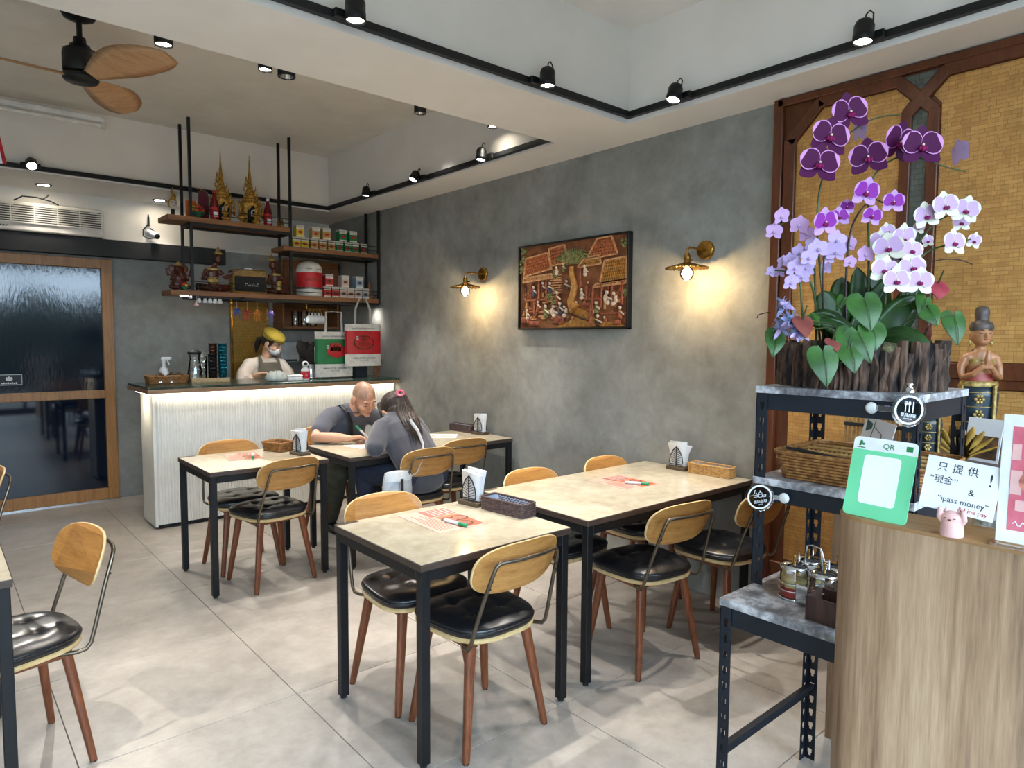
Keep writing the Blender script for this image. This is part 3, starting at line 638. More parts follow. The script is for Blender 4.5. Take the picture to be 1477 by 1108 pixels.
# ================================================================ CHAIRS  (sitter faces local +y)
def outline(a,b,n=48,p=3.2,taper=.10):
    r=[]
    for i in range(n):
        t=2*PI*i/n; c,s=math.cos(t),math.sin(t)
        x=a*math.copysign(abs(c)**(2/p),c); y=b*math.copysign(abs(s)**(2/p),s)
        r.append((x*(1+taper*y/b),y))
    return r
def make_chair(label):
    t=thing('dining_chair',label,'chair')
    ol=outline(.205,.205)
    part('seat',MB().rings([[(x*s,y*s,z) for x,y in ol] for s,z in ((.93,.418),(.99,.424),(1.0,.430),(1.0,.436),(.97,.440))],0,False),'plyedge',t)
    # tufted cushion
    cu=MB(); tufts=[(i*.068,j*.068) for i in (-1,1) for j in (-1,1)]
    def top(x,y,s):
        z=.492-.020*max(0,s-.72)**1.6/.28**1.6
        for tx,ty in tufts: z-=.009*math.exp(-((x-tx)**2+(y-ty)**2)/.0006)
        for g in (-.068,.068): 
            z-=(.0045*math.exp(-(x-g)**2/.00010)+.0045*math.exp(-(y-g)**2/.00010))*max(0,min(1,(1-s)*8))
        return z
    rg=[[(x*.97,y*.97,.440) for x,y in ol],[(x*1.0,y*1.0,.450) for x,y in ol],[(x*1.005,y*1.005,.455) for x,y in ol],[(x*.995,y*.995,.460) for x,y in ol],[(x*1.0,y*1.0,.466) for x,y in ol]]
    for s in (.985,.95,.90,.84,.77,.70,.63,.56,.49,.42,.35,.28,.21,.14,.07): rg.append([(x*s,y*s,top(x*s,y*s,s)) for x,y in ol])
    cu.rings(rg,0,True,True)
    c_=part('cushion',cu,'leather',t)
    part('piping',MB().tube([(x*1.004,y*1.004,.4615) for x,y in ol],.003,5,True),'leather',c_)
    bt=MB()
    for tx,ty in tufts: bt.ell((tx,ty,.480),(.006,.006,.003),8,5)
    part('button',bt,'leather',c_,kind='stuff')
    for sx in (-1,1):
        for sy in (-1,1):
            x0,y0,x1,y1=sx*.135,sy*.130,sx*(.190 if sy>0 else .198),sy*(.178 if sy>0 else .185)
            rg=[]
            for u in (0,.12,.5,.97,1.):
                a=.021-.008*u; b=.017-.005*u; cx,cy,z=x0+(x1-x0)*u,y0+(y1-y0)*u,.420*(1-u)
                if u>.98: a*=.85;b*=.85
                rg.append([(cx+a*math.copysign(abs(math.cos(q))**.6,math.cos(q)),cy+b*math.copysign(abs(math.sin(q))**.6,math.sin(q)),z) for q in [2*PI*k/12 for k in range(12)]])
            l=part('leg',MB().rings(rg),'walnut',t)
            part('glide',MB().lathe([(.012,-.0005),(.012,.006)],(x1,y1,0),10),'blackm',l)
    part('under_frame',MB().bar((-.14,-.13,.405),(-.14,.13,.405),.03,.022,.003).bar((.14,-.13,.405),(.14,.13,.405),.03,.022,.003).bar((-.13,.12,.405),(.13,.12,.405),.03,.022,.003).bar((-.13,-.12,.405),(.13,-.12,.405),.03,.022,.003),'walnut',t)
    # bent tube frame
    pts=[]
    half=[(.150,-.10,.412),(.178,-.15,.412),(.186,-.178,.416),(.187,-.195,.435),(.183,-.215,.50),(.170,-.252,.62),(.158,-.285,.715),(.152,-.294,.742),(.138,-.298,.755),(.115,-.304,.757),(.05,-.316,.757)]
    pts=half+[(-x,y,z) for x,y,z in half[::-1]]
    fr_=part('back_frame',MB().tube(pts,.0075,10),'tube',t)
    sc=MB()
    for sx in (-1,1):
        for u in (.55,.85): sc.ell((sx*(.170-.012*u),-.262-.022*u,.62+.095*u-.01),(.005,.006,.005),8,5)
    part('screw',sc,'blackm',fr_,kind='stuff')
    # curved plywood back
    n=44; P=[]
    for i in range(n):
        q=2*PI*i/n; c,s=math.cos(q),math.sin(q)
        P.append((.206*math.copysign(abs(c)**(2/3.0),c),.099*math.copysign(abs(s)**(2/2.8),s)))
    def bp_(x,z,off): # z relative to centre
        y=-.300+1.15*x*x*.75+.012-.33*z-off*1.0
        return (x,y+.028,.713+z)
    rg=[]
    for s,o in ((.02,-.006),(.2,-.006),(.4,-.006),(.6,-.006),(.8,-.006),(.92,-.006),(.985,-.005),(1.,-.003),(1.,.003),(.985,.005),(.92,.006),(.8,.006),(.6,.006),(.4,.006),(.2,.006),(.02,.006)): rg.append([bp_(x*s,z*s,o) for x,z in P])
    bk=MB().rings(rg[:7]).rings(rg[6:10],1,True,False).rings(rg[9:])
    part('backrest',bk,['oak','plyedge'],t)
    return t
chair0=make_chair('oak and black leather chair nearest the camera at front centre, back to camera')
def chair(label,x,y,rz=0.,first=False):
    if first: chair0.location=(x,y,0); chair0.rotation_euler=(0,0,rz); return chair0
    return dup(chair0,label,(x,y,0),rz)
R=math.radians
chair0['group']='oak and leather dining chairs'
chair(None,1.61,2.07,R(1),True)
chair('oak chair tucked behind the front centre table, back rising over its far edge',1.575,2.485,R(181))
chair('oak chair with bronze frame at the long wall table, back to camera beside rack',2.585,2.02,R(-7))
chair('oak chair partly hidden by the tall rack post and round sauce sign',3.12,1.925,R(-3))
chair('oak chair across the long wall table, just its top showing left of the menu',2.505,2.495,R(180))
chair('oak chair across the long wall table, its top showing directly under the picture',3.13,2.49,R(182))
chair('oak chair at the small square table, back to camera, worn crinkled cushion',1.60,4.185,R(8))
chair('oak chair between small square table and white bar counter',1.565,4.59,R(180))
chair('oak chair holding the seated woman in slate sweatshirt',2.52,3.985,R(-3))
chair('oak chair to the right of the seated woman, empty',2.945,4.16,R(-3))
chair('oak chair under the seated man beside the bar counter',2.43,4.93,R(178))
chair('oak chair at lower left beside the cut-off table, facing left',.176,2.925,R(102))
chair('oak chair at far left edge below the sliding door, only backrest edge seen',.0,4.62,R(98))

# ================================================================ TABLE ITEMS
TZ=.7502
def basket(label,loc,rz,L,Wd,Ht,m,lining=None,flare=.08,rows=7,group=None,name='wicker_basket',cat='basket'):
    t=thing(name,label,cat,loc,rz,group)
    def ring(s,z,wob=0.,ph=0.,n=72):
        pts=rrect(-L/2*s,L/2*s,-Wd/2*s,Wd/2*s,min(L,Wd)*.12,3); P=[]
        per=[Vector((*p,0)) for p in pts]; tot=[0]
        for i in range(len(per)): tot.append(tot[-1]+(per[(i+1)%len(per)]-per[i]).length)
        for k in range(n):
            d=tot[-1]*k/n; i=max(j for j in range(len(per)) if tot[j]<=d+1e-9); u=(d-tot[i])/max(1e-9,tot[i+1]-tot[i])
            p=per[i].lerp(per[(i+1)%len(per)],u); o=1+wob*math.sin(PI*k+ph)*(1/ max(.02,p.length))
            P.append((p.x*o,p.y*o,z))
        return P
    w=MB(); hs=Ht/rows
    for i in range(rows):
        s=1+flare*(i/rows-.5)
        w.tube(ring(s,hs*(i+.5),.0016,PI*.5+PI*(i%2)),hs*.52,5,True)
    part('weave',w,m,t)
    st=MB()
    for p in ring(1-flare*.5,0,0,0,36): st.bar(p,(p[0]*(1+flare)*1.0,p[1]*(1+flare),Ht),.004,.004)
    part('stake',st,m,t,kind='stuff')
    part('rim',MB().tube(ring(1+flare*.5,Ht),hs*.55,6,True),m,t)
    part('base',MB().prism([(p[0],p[1]) for p in ring(.96-flare*.4,0,0,0,36)],.0,.004),m,t)
    if lining: 
        part('lining',MB().rings([ring(.93+flare*.4,Ht*.93,0,0,36),ring(.93-flare*.4,.012,0,0,36)],0,True,False),lining,t)
    return t
basket('small round-cornered wicker basket on the small square table',(1.815,4.575,TZ),R(-68),.175,.125,.062,'wicker',None,.14,6)
basket('dark purple woven tray basket with pale blue lining on front centre table',(1.965,2.30,TZ),R(-85),.262,.092,.060,'wickerdark','cloth_blue',.0,7)
basket('pale cane tray basket with blue lining on wall table beside napkins',(3.428,2.19,TZ),R(-88),.265,.085,.058,'wickerpale','cloth_blue',.0,7)
basket('dark brown woven tray basket on the couple table by the wall',(3.395,4.56,TZ),R(-84),.26,.085,.058,'wickerdark','cloth_blue',.0,7)
def napkins(label,x,y,rz,group=None):
    t=thing('napkin_holder',label,'napkin holder',(x,y,TZ),rz)
    part('base',MB().box(-.065,.065,-.038,.038,0,.020,.002),'holderwood',t)
    for sy in (-1,1):
        y0=sy*.028; w=MB()
        L=[(-.042,y0,.034),(-.046,y0,.05),(-.040,y0,.085),(-.022,y0,.120),(0,y0,.140)]
        w.tube(L,.0030,6).tube([(-a,b,c) for a,b,c in L],.0030,6).tube([(-.042,y0,.034),(.042,y0,.034)],.0026,6).tube([(0,y0,.018),(0,y0,.14)],.003,6)
        for k in range(7):
            z=.040+.012*k; h=.042*(1-max(0,(z-.045)/.095)**1.6)
            for sx in (-1,1): w.tube([(0,y0,z),(sx*h*.9,y0,z+.016)],.0016,4)
        part('wire_leaf',w,'blackm',t)
    random.seed(int(x*100))
    for k in range(5):
        yy=-.011+.0055*k; dz=random.uniform(-.006,.012); a=random.uniform(-.07,.07); fl=.007*(k-2)
        q=MB().rings([[(-.052,yy-.0018,.024),(.052,yy-.0018,.024),(.052,yy+.0018,.024),(-.052,yy+.0018,.024)],
                      [(-.054+a*.05,yy-.0022+fl*.3,.10),(.056+a*.05,yy-.0022+fl*.3,.10),(.056+a*.05,yy+.0022+fl*.3,.10),(-.054+a*.05,yy+.0022+fl*.3,.10)],
                      [(-.057+a*.2,yy-.003+fl,.160+dz),(.062+a*.2,yy-.003+fl,.155+dz-a*.2),(.062+a*.2,yy+.003+fl,.155+dz-a*.2),(-.057+a*.2,yy+.003+fl,.160+dz)]],0,True,True)
        part('napkin',q,'paper',t)
napkins('napkin holder with black wire leaf on small square table by the couple',1.862,4.325,R(-78))
napkins('napkin holder with wire leaf standing behind the purple basket, front centre table',1.93,2.515,R(-82))
napkins('napkin holder with wire leaf against the grey wall beside the pale cane basket',3.415,2.41,R(-88))
napkins('napkin holder on the couple table near the wall',3.395,4.33,R(-82))
M['mn1']=mat('menu_paper','cdb0a2',.35,c2='c4a496'); M['mn2']=mat('menu_salmon','c4694a',.35,c2='b1563a',scale=30); M['mn3']=mat('menu_rose','a8695c',.35,c2='95574c',scale=40)
def menu(label,x,y,rz,w,h,style):
    t=thing('menu_card',label,'menu',(x,y,TZ),rz)
    part('sheet',MB().box(-w/2,w/2,-h/2,h/2,0,.0016),'mn1' if style!=3 else 'paper',t)
    p=MB(); z0,z1=.0016,.0020
    if style in (0,1):
        p.box(-w*.46,w*.12,-h*.46,.02*h,z0,z1,0,0)
        for cx,cy in ((-.30,-.20),(-.08,-.10),(-.06,-.32)):
            p.lathe([(w*.115,z1),(w*.10,z1+.0004)],(cx*w,cy*h,0),20,1).lathe([(w*.10,z1+.0003),(w*.06,z1+.0006)],(cx*w,cy*h,0),18,2)
        p.box(w*.15,w*.46,-h*.46,.10*h,z0,z1,0,2)
        for k in range(7): p.box(-w*.42,-w*.42+w*(.5+.25*(k%3)/2),h*.10+k*h*.048,h*.10+k*h*.048+h*.018,z0,z1,0,2)
        for k in range(5): p.box(w*.18,w*.43,-h*.40+k*h*.09,-h*.385+k*h*.09,z1,z1+.0003,0,3)
    else:
        for k in range(9): p.box(-w*.42,-w*.05,-h*.40+k*h*.09,-h*.37+k*h*.09,z0,z1,0,2); p.box(.05*w,w*.42,-h*.40+k*h*.09,-h*.37+k*h*.09,z0,z1,0,1 if k%3==0 else 2)
    part('print',p,['mn2','brownink','mn3','paper'],t)
def pen(label,x,y,rz,z=TZ+.0025):
    t=thing('marker_pen',label,'pen',(x,y,z+.0075),rz)
    part('barrel',MB().tube([(0,-.07,0),(0,-.068,0),(0,.02,0),(0,.022,0)],[.005,.0075,.0075,.007],12),'white_plastic',t)
    part('cap',MB().tube([(0,.018,0),(0,.06,0),(0,.063,0)],[.0082,.0082,.006],12),'green_plastic',t)
menu('salmon printed menu lying on the small square table',1.545,4.49,R(80),.27,.21,0)
menu('salmon menu with circled dishes on the front centre table',1.66,2.385,R(88),.345,.245,1)
menu('salmon printed menu on the long wall table',2.865,2.38,R(88),.30,.25,0)
menu('white printed order sheet at the wall end of the couple table',3.07,4.46,R(-40),.30,.21,3)
menu('white order sheet under the seated man\'s hand',2.40,4.40,R(10),.26,.20,3)
pen('white marker with green cap lying on the front centre menu',1.657,2.275,R(188))
pen('white marker with green cap on the small square table menu',1.575,4.40,R(160))
pen('white marker with green cap on the long wall table menu',2.875,2.29,R(-150))
# ================================================================ helper: fuse overlapping closed shapes into one skin
def fuse(name,mb,mats,parent,voxel=.006,smooth=4,world=True,label=None,assign=None,fac=.5):
    me=mb.mesh(name+'_src',mats); o=bpy.data.objects.new(name+'_src',me); COL.objects.link(o)
    r=o.modifiers.new('r','REMESH'); r.mode='VOXEL'; r.voxel_size=voxel; r.use_smooth_shade=True
    if smooth: s_=o.modifiers.new('s','SMOOTH'); s_.iterations=smooth; s_.factor=fac
    dg=bpy.context.evaluated_depsgraph_get(); m2=bpy.data.meshes.new_from_object(o.evaluated_get(dg)); m2.name=name
    bpy.data.objects.remove(o)
    if not m2.materials:
        for m in (mats if isinstance(mats,(list,tuple)) else [mats]): m2.materials.append(M[m] if isinstance(m,str) else m)
    if assign:
        for p in m2.polygons: p.material_index=assign(p.center)
    for p in m2.polygons: p.use_smooth=True
    if world:
        off=Vector((0,0,0)); q=parent
        while q: off+=q.location; q=q.parent
        m2.transform(Matrix.Translation(-off))
    return tag(link(name,m2,parent),label)

# ================================================================ SLOTTED-ANGLE RACKS
def plate(mb,o,ax,w,L,pitch=.05,t=.0022,nrm=(0,0,1)):
    # vertical perforated strip: o bottom corner, ax horizontal direction, keyhole slots all the way up
    ax=Vector(ax); nr=Vector(nrm); mx=Matrix(((ax.x,nr.x,0,o[0]),(ax.y,nr.y,0,o[1]),(ax.z,nr.z,1,o[2]),(0,0,0,1)))
    c=w*.52; a=.0075; b=.0045
    mb.box(0,c-a,0,t,0,L,0,0,mx).box(c+a,w,0,t,0,L,0,0,mx)
    n=int(L/pitch)
    for i in range(n):
        z=i*pitch; mb.box(c-a,c+a,0,t,z,z+.014,0,0,mx); mb.box(c-a,c-b,0,t,z+.014,z+.024,0,0,mx); mb.box(c+b,c+a,0,t,z+.014,z+.024,0,0,mx); mb.box(c-a,c+a,0,t,z+.040,z+pitch,0,0,mx)
    mb.box(c-a,c+a,0,t,n*pitch,L,0,0,mx) if L-n*pitch>.001 else None
def rack(name,label,x0,x1,y0,y1,zb,zt,shelves,brace=None):
    t=thing(name,label,'rack',((x0+x1)/2,(y0+y1)/2,zb))
    for x,sx in ((x0,1),(x1,-1)):
        for y,sy in ((y0,1),(y1,-1)):
            m=MB(); plate(m,(x,y,zb),(0,sy,0),.038,zt-zb-.022,nrm=(sx,0,0)); plate(m,(x,y,zb),(sx,0,0),.038,zt-zb-.022,nrm=(0,sy,0))
            part('post',m,'navy',t,True)
    for zs,bh in shelves:
        part('shelf_board',MB().box(x0-.003,x1+.003,y0-.003,y1+.003,zs-.022,zs,.001),'stone',t,True)
        for y,s in ((y0,1),(y1,-1)): part('beam',MB().box(x0+.004,x1-.004,y+s*.003,y+s*.010,zs-.022-bh,zs-.0225).box(x0+.004,x1-.004,y+s*.003,y+s*.03,zs-.024,zs-.0225),'navy',t,True)
        for x,s in ((x0,1),(x1,-1)): part('beam',MB().box(x+s*.003,x+s*.010,y0+.036,y1-.036,zs-.022-bh,zs-.0225),'navy',t,True)
    if brace:
        for y in (y1,): part('brace',MB().box(x0+.004,x1-.004,y-.03,y-.006,brace,brace+.018,.002).box(x0+.004,x1-.004,y-.012,y-.004,brace-.03,brace,.002),'navy',t,True)
    return t
rack('low_rack','low dark navy slotted steel rack with grey stone shelf holding the sauce jars',1.808,2.40,.60,1.112,0,.75,[(.75,.056)],.27)
rack('tall_rack','upper navy slotted steel rack carrying the orchid planter and cutlery basket',2.0,2.405,.655,1.122,.751,1.392,[(1.10,.050),(1.392,.052)])

# ================================================================ DARK-TOPPED SIDE CABINET behind the rack
t=thing('side_cabinet','pale wood side cabinet with dark top along the bamboo wall panel','cabinet',(3.0,.2,0))
part('body',MB().box(2.58,3.44,-1.2,1.12,0,1.085,.002),'cashier',t,True)
part('worktop',MB().box(2.55,3.445,-1.2,1.15,1.085,1.12,.003),'darkedge',t,True)
# ================================================================ CASHIER COUNTER
t=thing('cashier_counter','pale wood grain cashier counter with rounded end at lower right','counter',(1.6,-.1,0))
pl=[(1.525,-1.2),(1.525,.60)]+[(1.595+.07*math.cos(a),.60+.07*math.sin(a)) for a in [PI-PI*i/8 for i in range(9)]]+[(1.665,-1.2)]
part('upstand',MB().prism(pl[::-1],0,1.142,0,None,True),'cashier',t,True)
part('cap',MB().prism(pl[::-1],1.142,1.150,0,None),wood('cap_wood','8e6a44','a17c53','74522f',2.,(12,1,12),.4),t,True)
part('desk',MB().box(1.67,1.79,-1.2,.55,.98,1.02,.002).box(1.67,1.78,-1.2,.53,0,.98),wood('desk_wood','9a6c35','b07f42','7d5527',2.,(12,1,12),.4),t,True)

# ---------------- acrylic flag signs clipped to the rack
def flag_sign(label,c,clip,words,kind,rz,top=False):
    t=thing('round_sign',label,'sign',c,0)
    X=Vector((.757,-.653,0)); X.rotate(Euler((0,0,rz))); Y=Vector((0,0,1)); Zv=X.cross(Y)
    tl=R(9 if kind else -9); Xr=X*math.cos(tl)+Y*math.sin(tl); Yr=Y*math.cos(tl)-X*math.sin(tl)
    mx=frame(c,Xr,Yr); lm=mx.copy(); lm.translation=(0,0,0)
    part('disc',MB().lathe([(.001,-.0015),(.0455,-.0015),(.0455,.0015),(.001,.0015)],n=48,mx=lm,sm=False),'plastic_clear',t)
    part('print_disc',MB().lathe([(.001,.0017),(.0335,.0017),(.0335,.0022),(.001,.0022)],n=48,mx=lm,sm=False),M.setdefault('signfilm',glass('sign_film',(.55,.60,.66),.05,.02)),t)
    part('ring',MB().lathe([(.0335,.0016),(.0385,.0016),(.0385,.0026),(.0335,.0026),(.0335,.0016)],n=48,mx=lm,sm=False,cap=False),'white_plastic',t)
    ic=MB()
    if kind==0:
        def ut(x,fn): fn(x)
        for x,a in ((-.011,.10),(-.001,.10),(.009,.10)):
            bx=lm@Mx((x,.010,.0024),(0,0,a))
            ic.box(-.0011,.0011,-.016,.004,0,.0006,0,0,bx)
            if x<-.005: ic.prism([(-.0032,.012),(-.0032,.003),(-.001,.0005),(.001,.0005),(.0032,.003),(.0032,.012),(.0018,.012),(.0018,.006),(.0006,.006),(.0006,.012),(-.0006,.012),(-.0006,.006),(-.0018,.006),(-.0018,.012)],0,.0006,0,bx)
            elif x<.005: ic.prism([(.0036*math.cos(2*PI*i/14),.007+.0058*math.sin(2*PI*i/14)) for i in range(14)],0,.0006,0,bx)
            else: ic.prism([(-.0011,.001),(.0022,.001),(.0022,.009),(.0008,.013),(-.0011,.013)],0,.0006,0,bx)
    else:
        def line(p,q,w=.0011):
            p,q=Vector((*p,.0025)),Vector((*q,.0025)); ic.bar(lm@p,lm@q,w,.0006,0,0,up=tuple(lm.to_3x3()@Vector((0,0,1))))
        def poly(P):
            for p,q in zip(P,P[1:]+P[:1]): line(p,q)
        poly([(-.018,.002),(-.007,.002),(-.007,.010),(-.010,.016),(-.010,.023),(-.014,.023),(-.014,.016),(-.018,.010)])
        poly([(-.003,.0),(.008,.0),(.008,.013),(.004,.015),(.003,.021),(.002,.015),(-.003,.013)])
        poly([(.009,.005),(.020,.005),(.018,-.001),(.012,-.001)]); line((-.018,.008),(-.007,.008)); line((-.003,.009),(.008,.009))
    part('icon',ic,'white_plastic',t)
    W_=lambda x,y: mx@Matrix.Translation((x,y,.0024))
    for i,ch in enumerate(words[0]): text('lettering',ch,.0105,W_(-.0155+.0105*i,-.0145),'white_plastic',t)
    text('lettering',words[1],.0042,W_(0,-.0235),'white_plastic',t)
    # clip arm and suction pad
    d=Vector(clip)-Vector(c); u=d.normalized()
    part('arm',MB().bar(u*.040,d*.86,.004,.016,.001),'plastic_clear',t)
    pad=frame(d,(0,-1,0),(0,0,1))
    part('suction_pad',MB().lathe([(.001,.008),(.010,.008),(.016,.003),(.0165,.0),(.001,0)],n=24,mx=pad),'white_plastic',t)
    if top: part('top_clip',MB().lathe([(.014,.0),(.012,.01),(.006,.016),(.010,.022),(.001,.026)],(0,0,.047),16),'chrome',t)
    return t
flag_sign('clear round cutlery sign clipped to the top rack beam',(1.960,.665,1.355),(1.987,.768,1.350),('餐具自取','TABLEWARE'),0,0,True)
flag_sign('clear round sauce bottle sign clipped to the second rack shelf',(1.962,1.080,1.045),(1.987,1.012,1.050),('佐料自取','SAUCE'),1,0)

# ---------------- payment sign, handwritten card, pink figure, photo stand
def leaning(o,lean,yaw=0.,roll=0.):
    x=Vector((0,-1,0)); x.rotate(Euler((0,0,yaw))); zup=Vector((math.sin(lean),0,math.cos(lean))); zup.rotate(Euler((0,0,yaw)))
    xr=x*math.cos(roll)+zup*math.sin(roll); yr=zup*math.cos(roll)-x*math.sin(roll)
    return frame(o,xr,yr)
qm=leaning((1.545,.585,1.1502),R(14),R(-1),R(-1.5)); t=thing('payment_sign','green and white payment sign standing on the wooden cashier counter','sign',(1.545,.585,1.1502))
part('panel',MB().prism(rrect(-.066,.066,.0,.176,.010),-.0016,.0016,0,qm),mat('sign_green','6ecb98',.35,c2='68c592'),t,True)
part('header',MB().prism(rrect(-.066,.066,.146,.176,.010)[:12]+[(-.066,.148),(.066,.148)],.0016,.0021,0,qm),'white_plastic',t,True)
part('white_field',MB().prism(rrect(-.038,.038,.030,.138,.008),.0016,.0021,0,qm),'paper',t,True)
text('lettering','QR',.017,qm@Matrix.Translation((.008,.160,.0022)),mat('sign_grey','7fa08c',.5) and 'green',t)
lg=MB().ell((-.050,.164,.0022),(.0035,.0045,.0008),8,5,0,qm).ell((-.045,.160,.0022),(.0035,.003,.0008),8,5,0,qm).ell((-.052,.158,.0022),(.003,.003,.0008),8,5,0,qm)
for i in range(5): lg.box(-.057+i*.0035,-.0545+i*.0035,.151,.1535,.0021,.0026,0,0,qm)
lg.box(.044,.057,.156,.167,.0021,.0026,0,0,qm)
part('emblem',lg,'green',t,True)
cm=leaning((1.535,.432,1.1502),R(12),R(-3),R(-4)); cm=cm@Matrix.Translation((.0,.045,.012))
t=thing('price_card','white handwritten cash-only card held up by the pink figure','card',(1.545,.43,1.195))
part('sheet',MB().box(-.066,.066,.0,.106,-.0004,.0004,0,0,cm),'paper',t,True)
def hw(s,x,y,sz,m='ink',al='CENTER'): text('lettering',s,sz,cm@Matrix.Translation((x,y,.0006)),m,t,al,.0002)
for i,ch in enumerate('只提供'): hw(ch,-.036+.027*i,.086,.020)
hw('!',.050,.076,.034); hw('“現金”',-.030,.060,.018); hw('&',.022,.046,.018); hw('“ipass money”',.010,.024,.0155); hw('& Line pay',.030,.010,.012,'inkred')
t=thing('pink_figurine','small pink vinyl figure with raised arms standing on the cashier counter','figurine',(1.535,.432,1.15))
fg=MB(); fg.lathe([(.001,0),(.020,.0),(.021,.008),(.0185,.028),(.015,.034),(.001,.036)],n=20)
fg.ell((0,0,.036),(.018,.020,.016),16,10)
for s in (-1,1): fg.sweep([(0,s*.013,.022),(-.004,s*.022,.036),(-.007,s*.020,.052)],[.0055,.0055,.005],10)
fuse('body',fg,'pink',t,.0016,4,False)
ft=MB()
for s in (-1,1): ft.ell((-.0165,s*.008,.038),(.001,.003,.0008),8,5)
ft.ell((-.0185,0,.035),(.0016,.0035,.002),8,5)
part('face_mark',ft,'brownink',t)
hr=MB()
for s in (-1,1): hr.lathe([(.0045,0),(.003,.004),(.001,.007)],(0,s*.011,.049),8)
part('ear',hr,'pink',t)
sm_=leaning((1.535,.272,1.151),R(4)); t=thing('photo_stand','white acrylic stand with pink food poster cut by the right edge','poster stand',(1.535,.272,1.151))
part('panel',MB().box(-.088,.088,.008,.250,-.002,.002,.001,0,sm_),'white_plastic',t,True)
part('poster',MB().box(-.071,.088,.032,.228,.002,.0026,0,0,sm_),mat('poster_pink','cf6d7c',.4,c2='b95566',scale=14),t,True)
pb=MB()
for x,y,w,h in ((-.07,.10,.018,.045),(-.04,.10,.02,.04),(-.07,.165,.014,.03),(-.035,.15,.02,.04),(-.01,.17,.02,.03),(.02,.10,.03,.05),(-.06,.070,.02,.02)): pb.box(x,x+w,y,y+h,.0026,.0030,0,0,sm_)
part('poster_print',pb,'pink',t,True)
bw=MB()
for x,y in ((-.035,.125),(.0,.10),(.03,.13)): bw.lathe([(.022,.0030),(.019,.0036),(.001,.0034)],(x,y,0),18,0,sm_)
part('food_bowl_print',bw,mat('poster_coral','d98a72',.5,c2='8a4a48',scale=60),t,True)
part('script_print',MB().tube([tuple(sm_@Vector((-.062+.004*i,.045+.005*math.sin(i*1.9),.0030))) for i in range(22)],.0012,5),'paper',t,True)
part('foot',MB().box(1.515,1.575,.18,.364,1.1505,1.1575,.002),'plastic_clear',t,True)
# things kept behind the counter upstand
b=MB().lathe([(.001,0),(.05,.004),(.064,.04),(.058,.085),(.03,.11),(.02,.125),(.034,.15),(.001,.14)],n=26); random.seed(5)
b.v=[(x*(1+random.uniform(-.09,.09)),y*(1+random.uniform(-.09,.09)),z+random.uniform(-.006,.006)) for x,y,z in b.v]
solo('plastic_bag',b,mat('bag_film','d6d2c8',.25,c2='b9b5aa',scale=30),'crumpled pale plastic bag on the desk behind the counter',"bag",(1.728,.42,1.021))
t=thing('black_pouch','black zip pouch with red flap on the desk behind the counter','pouch',(1.722,.27,1.021))
part('pouch_body',MB().box(-.045,.045,-.07,.07,0,.17,.015),'blackm',t); part('flap',MB().box(-.048,-.044,-.072,.072,.12,.172,.001).box(-.048,.048,-.072,.072,.170,.176,.002),'red',t)

# ---------------- cutlery basket, sauce caddy, chopstick box
tb=basket('large brown wicker cutlery basket on the second rack shelf',(2.20,.86,1.1005),0,.32,.43,.085,'wicker',None,.10,9)
dv=MB()
for x in (-.06,.02,.09):
    for k in range(26): dv.tube([(x,-.19+.0152*k,.012),(x,-.19+.0152*k,.078)],.0035,5)
    dv.tube([(x,-.195,.08),(x,.195,.08)],.005,6)
part('divider',dv,'wickerpale',tb)
for k,(dx,dy,a,m) in enumerate(((-.11,.06,.15,'blackm'),(-.10,.03,.1,'blackm'),(-.12,-.02,.05,'blackm'),(-.09,-.06,.2,'steel'))):
    solo('chopstick_pair',MB().bar((0,-.10,0),(0,.10,.0),.007,.007,.001).bar((.009,-.10,.0),(.009,.10,.0),.007,.007,.001),m,['black chopsticks lying highest at the wicker cutlery basket end','black chopsticks in the wicker cutlery basket beneath the top pair','black chopsticks in the middle of the wicker cutlery basket','steel chopsticks in the wicker cutlery basket'][k],'chopsticks',(2.20+dx,.90+dy,1.172+.003*(3-k))).rotation_euler=(0.12,0,a)
cx,cy=2.03,.925
t=thing('condiment_caddy','chrome wire caddy with carrying handle for four sauce jars','caddy',(cx,cy,.751))
def jl(ax,ay): return Vector((ax,ay,0))
JP=[(-.046,.046),(-.046,-.046),(.046,.046),(.046,-.046)]
cd=MB()
for x,y in JP:
    for z in (.028,.050): cd.tube([(x+.043*math.cos(2*PI*i/24),y+.043*math.sin(2*PI*i/24),z) for i in range(24)],.002,6,True)
    cd.tube([(x+.043*math.cos(2*PI*i/24),y+.043*math.sin(2*PI*i/24),.003) for i in range(24)],.0025,6,True)
part('wire_ring',cd,'chrome',t)
part('plate',MB().box(-.09,-.086,-.018,.018,.004,.058,.001).box(-.018,.018,-.091,-.087,.004,.058,.001),'chrome',t)
part('handle',MB().tube([(0,-.03,.05),(0,-.02,.10),(0,-.012,.155),(0,.012,.16),(0,.03,.155),(0,.035,.11),(0,.03,.05)],.003,8).tube([(0,-.012,.155),(.0,-.035,.085)],.003,8),'chrome',t)
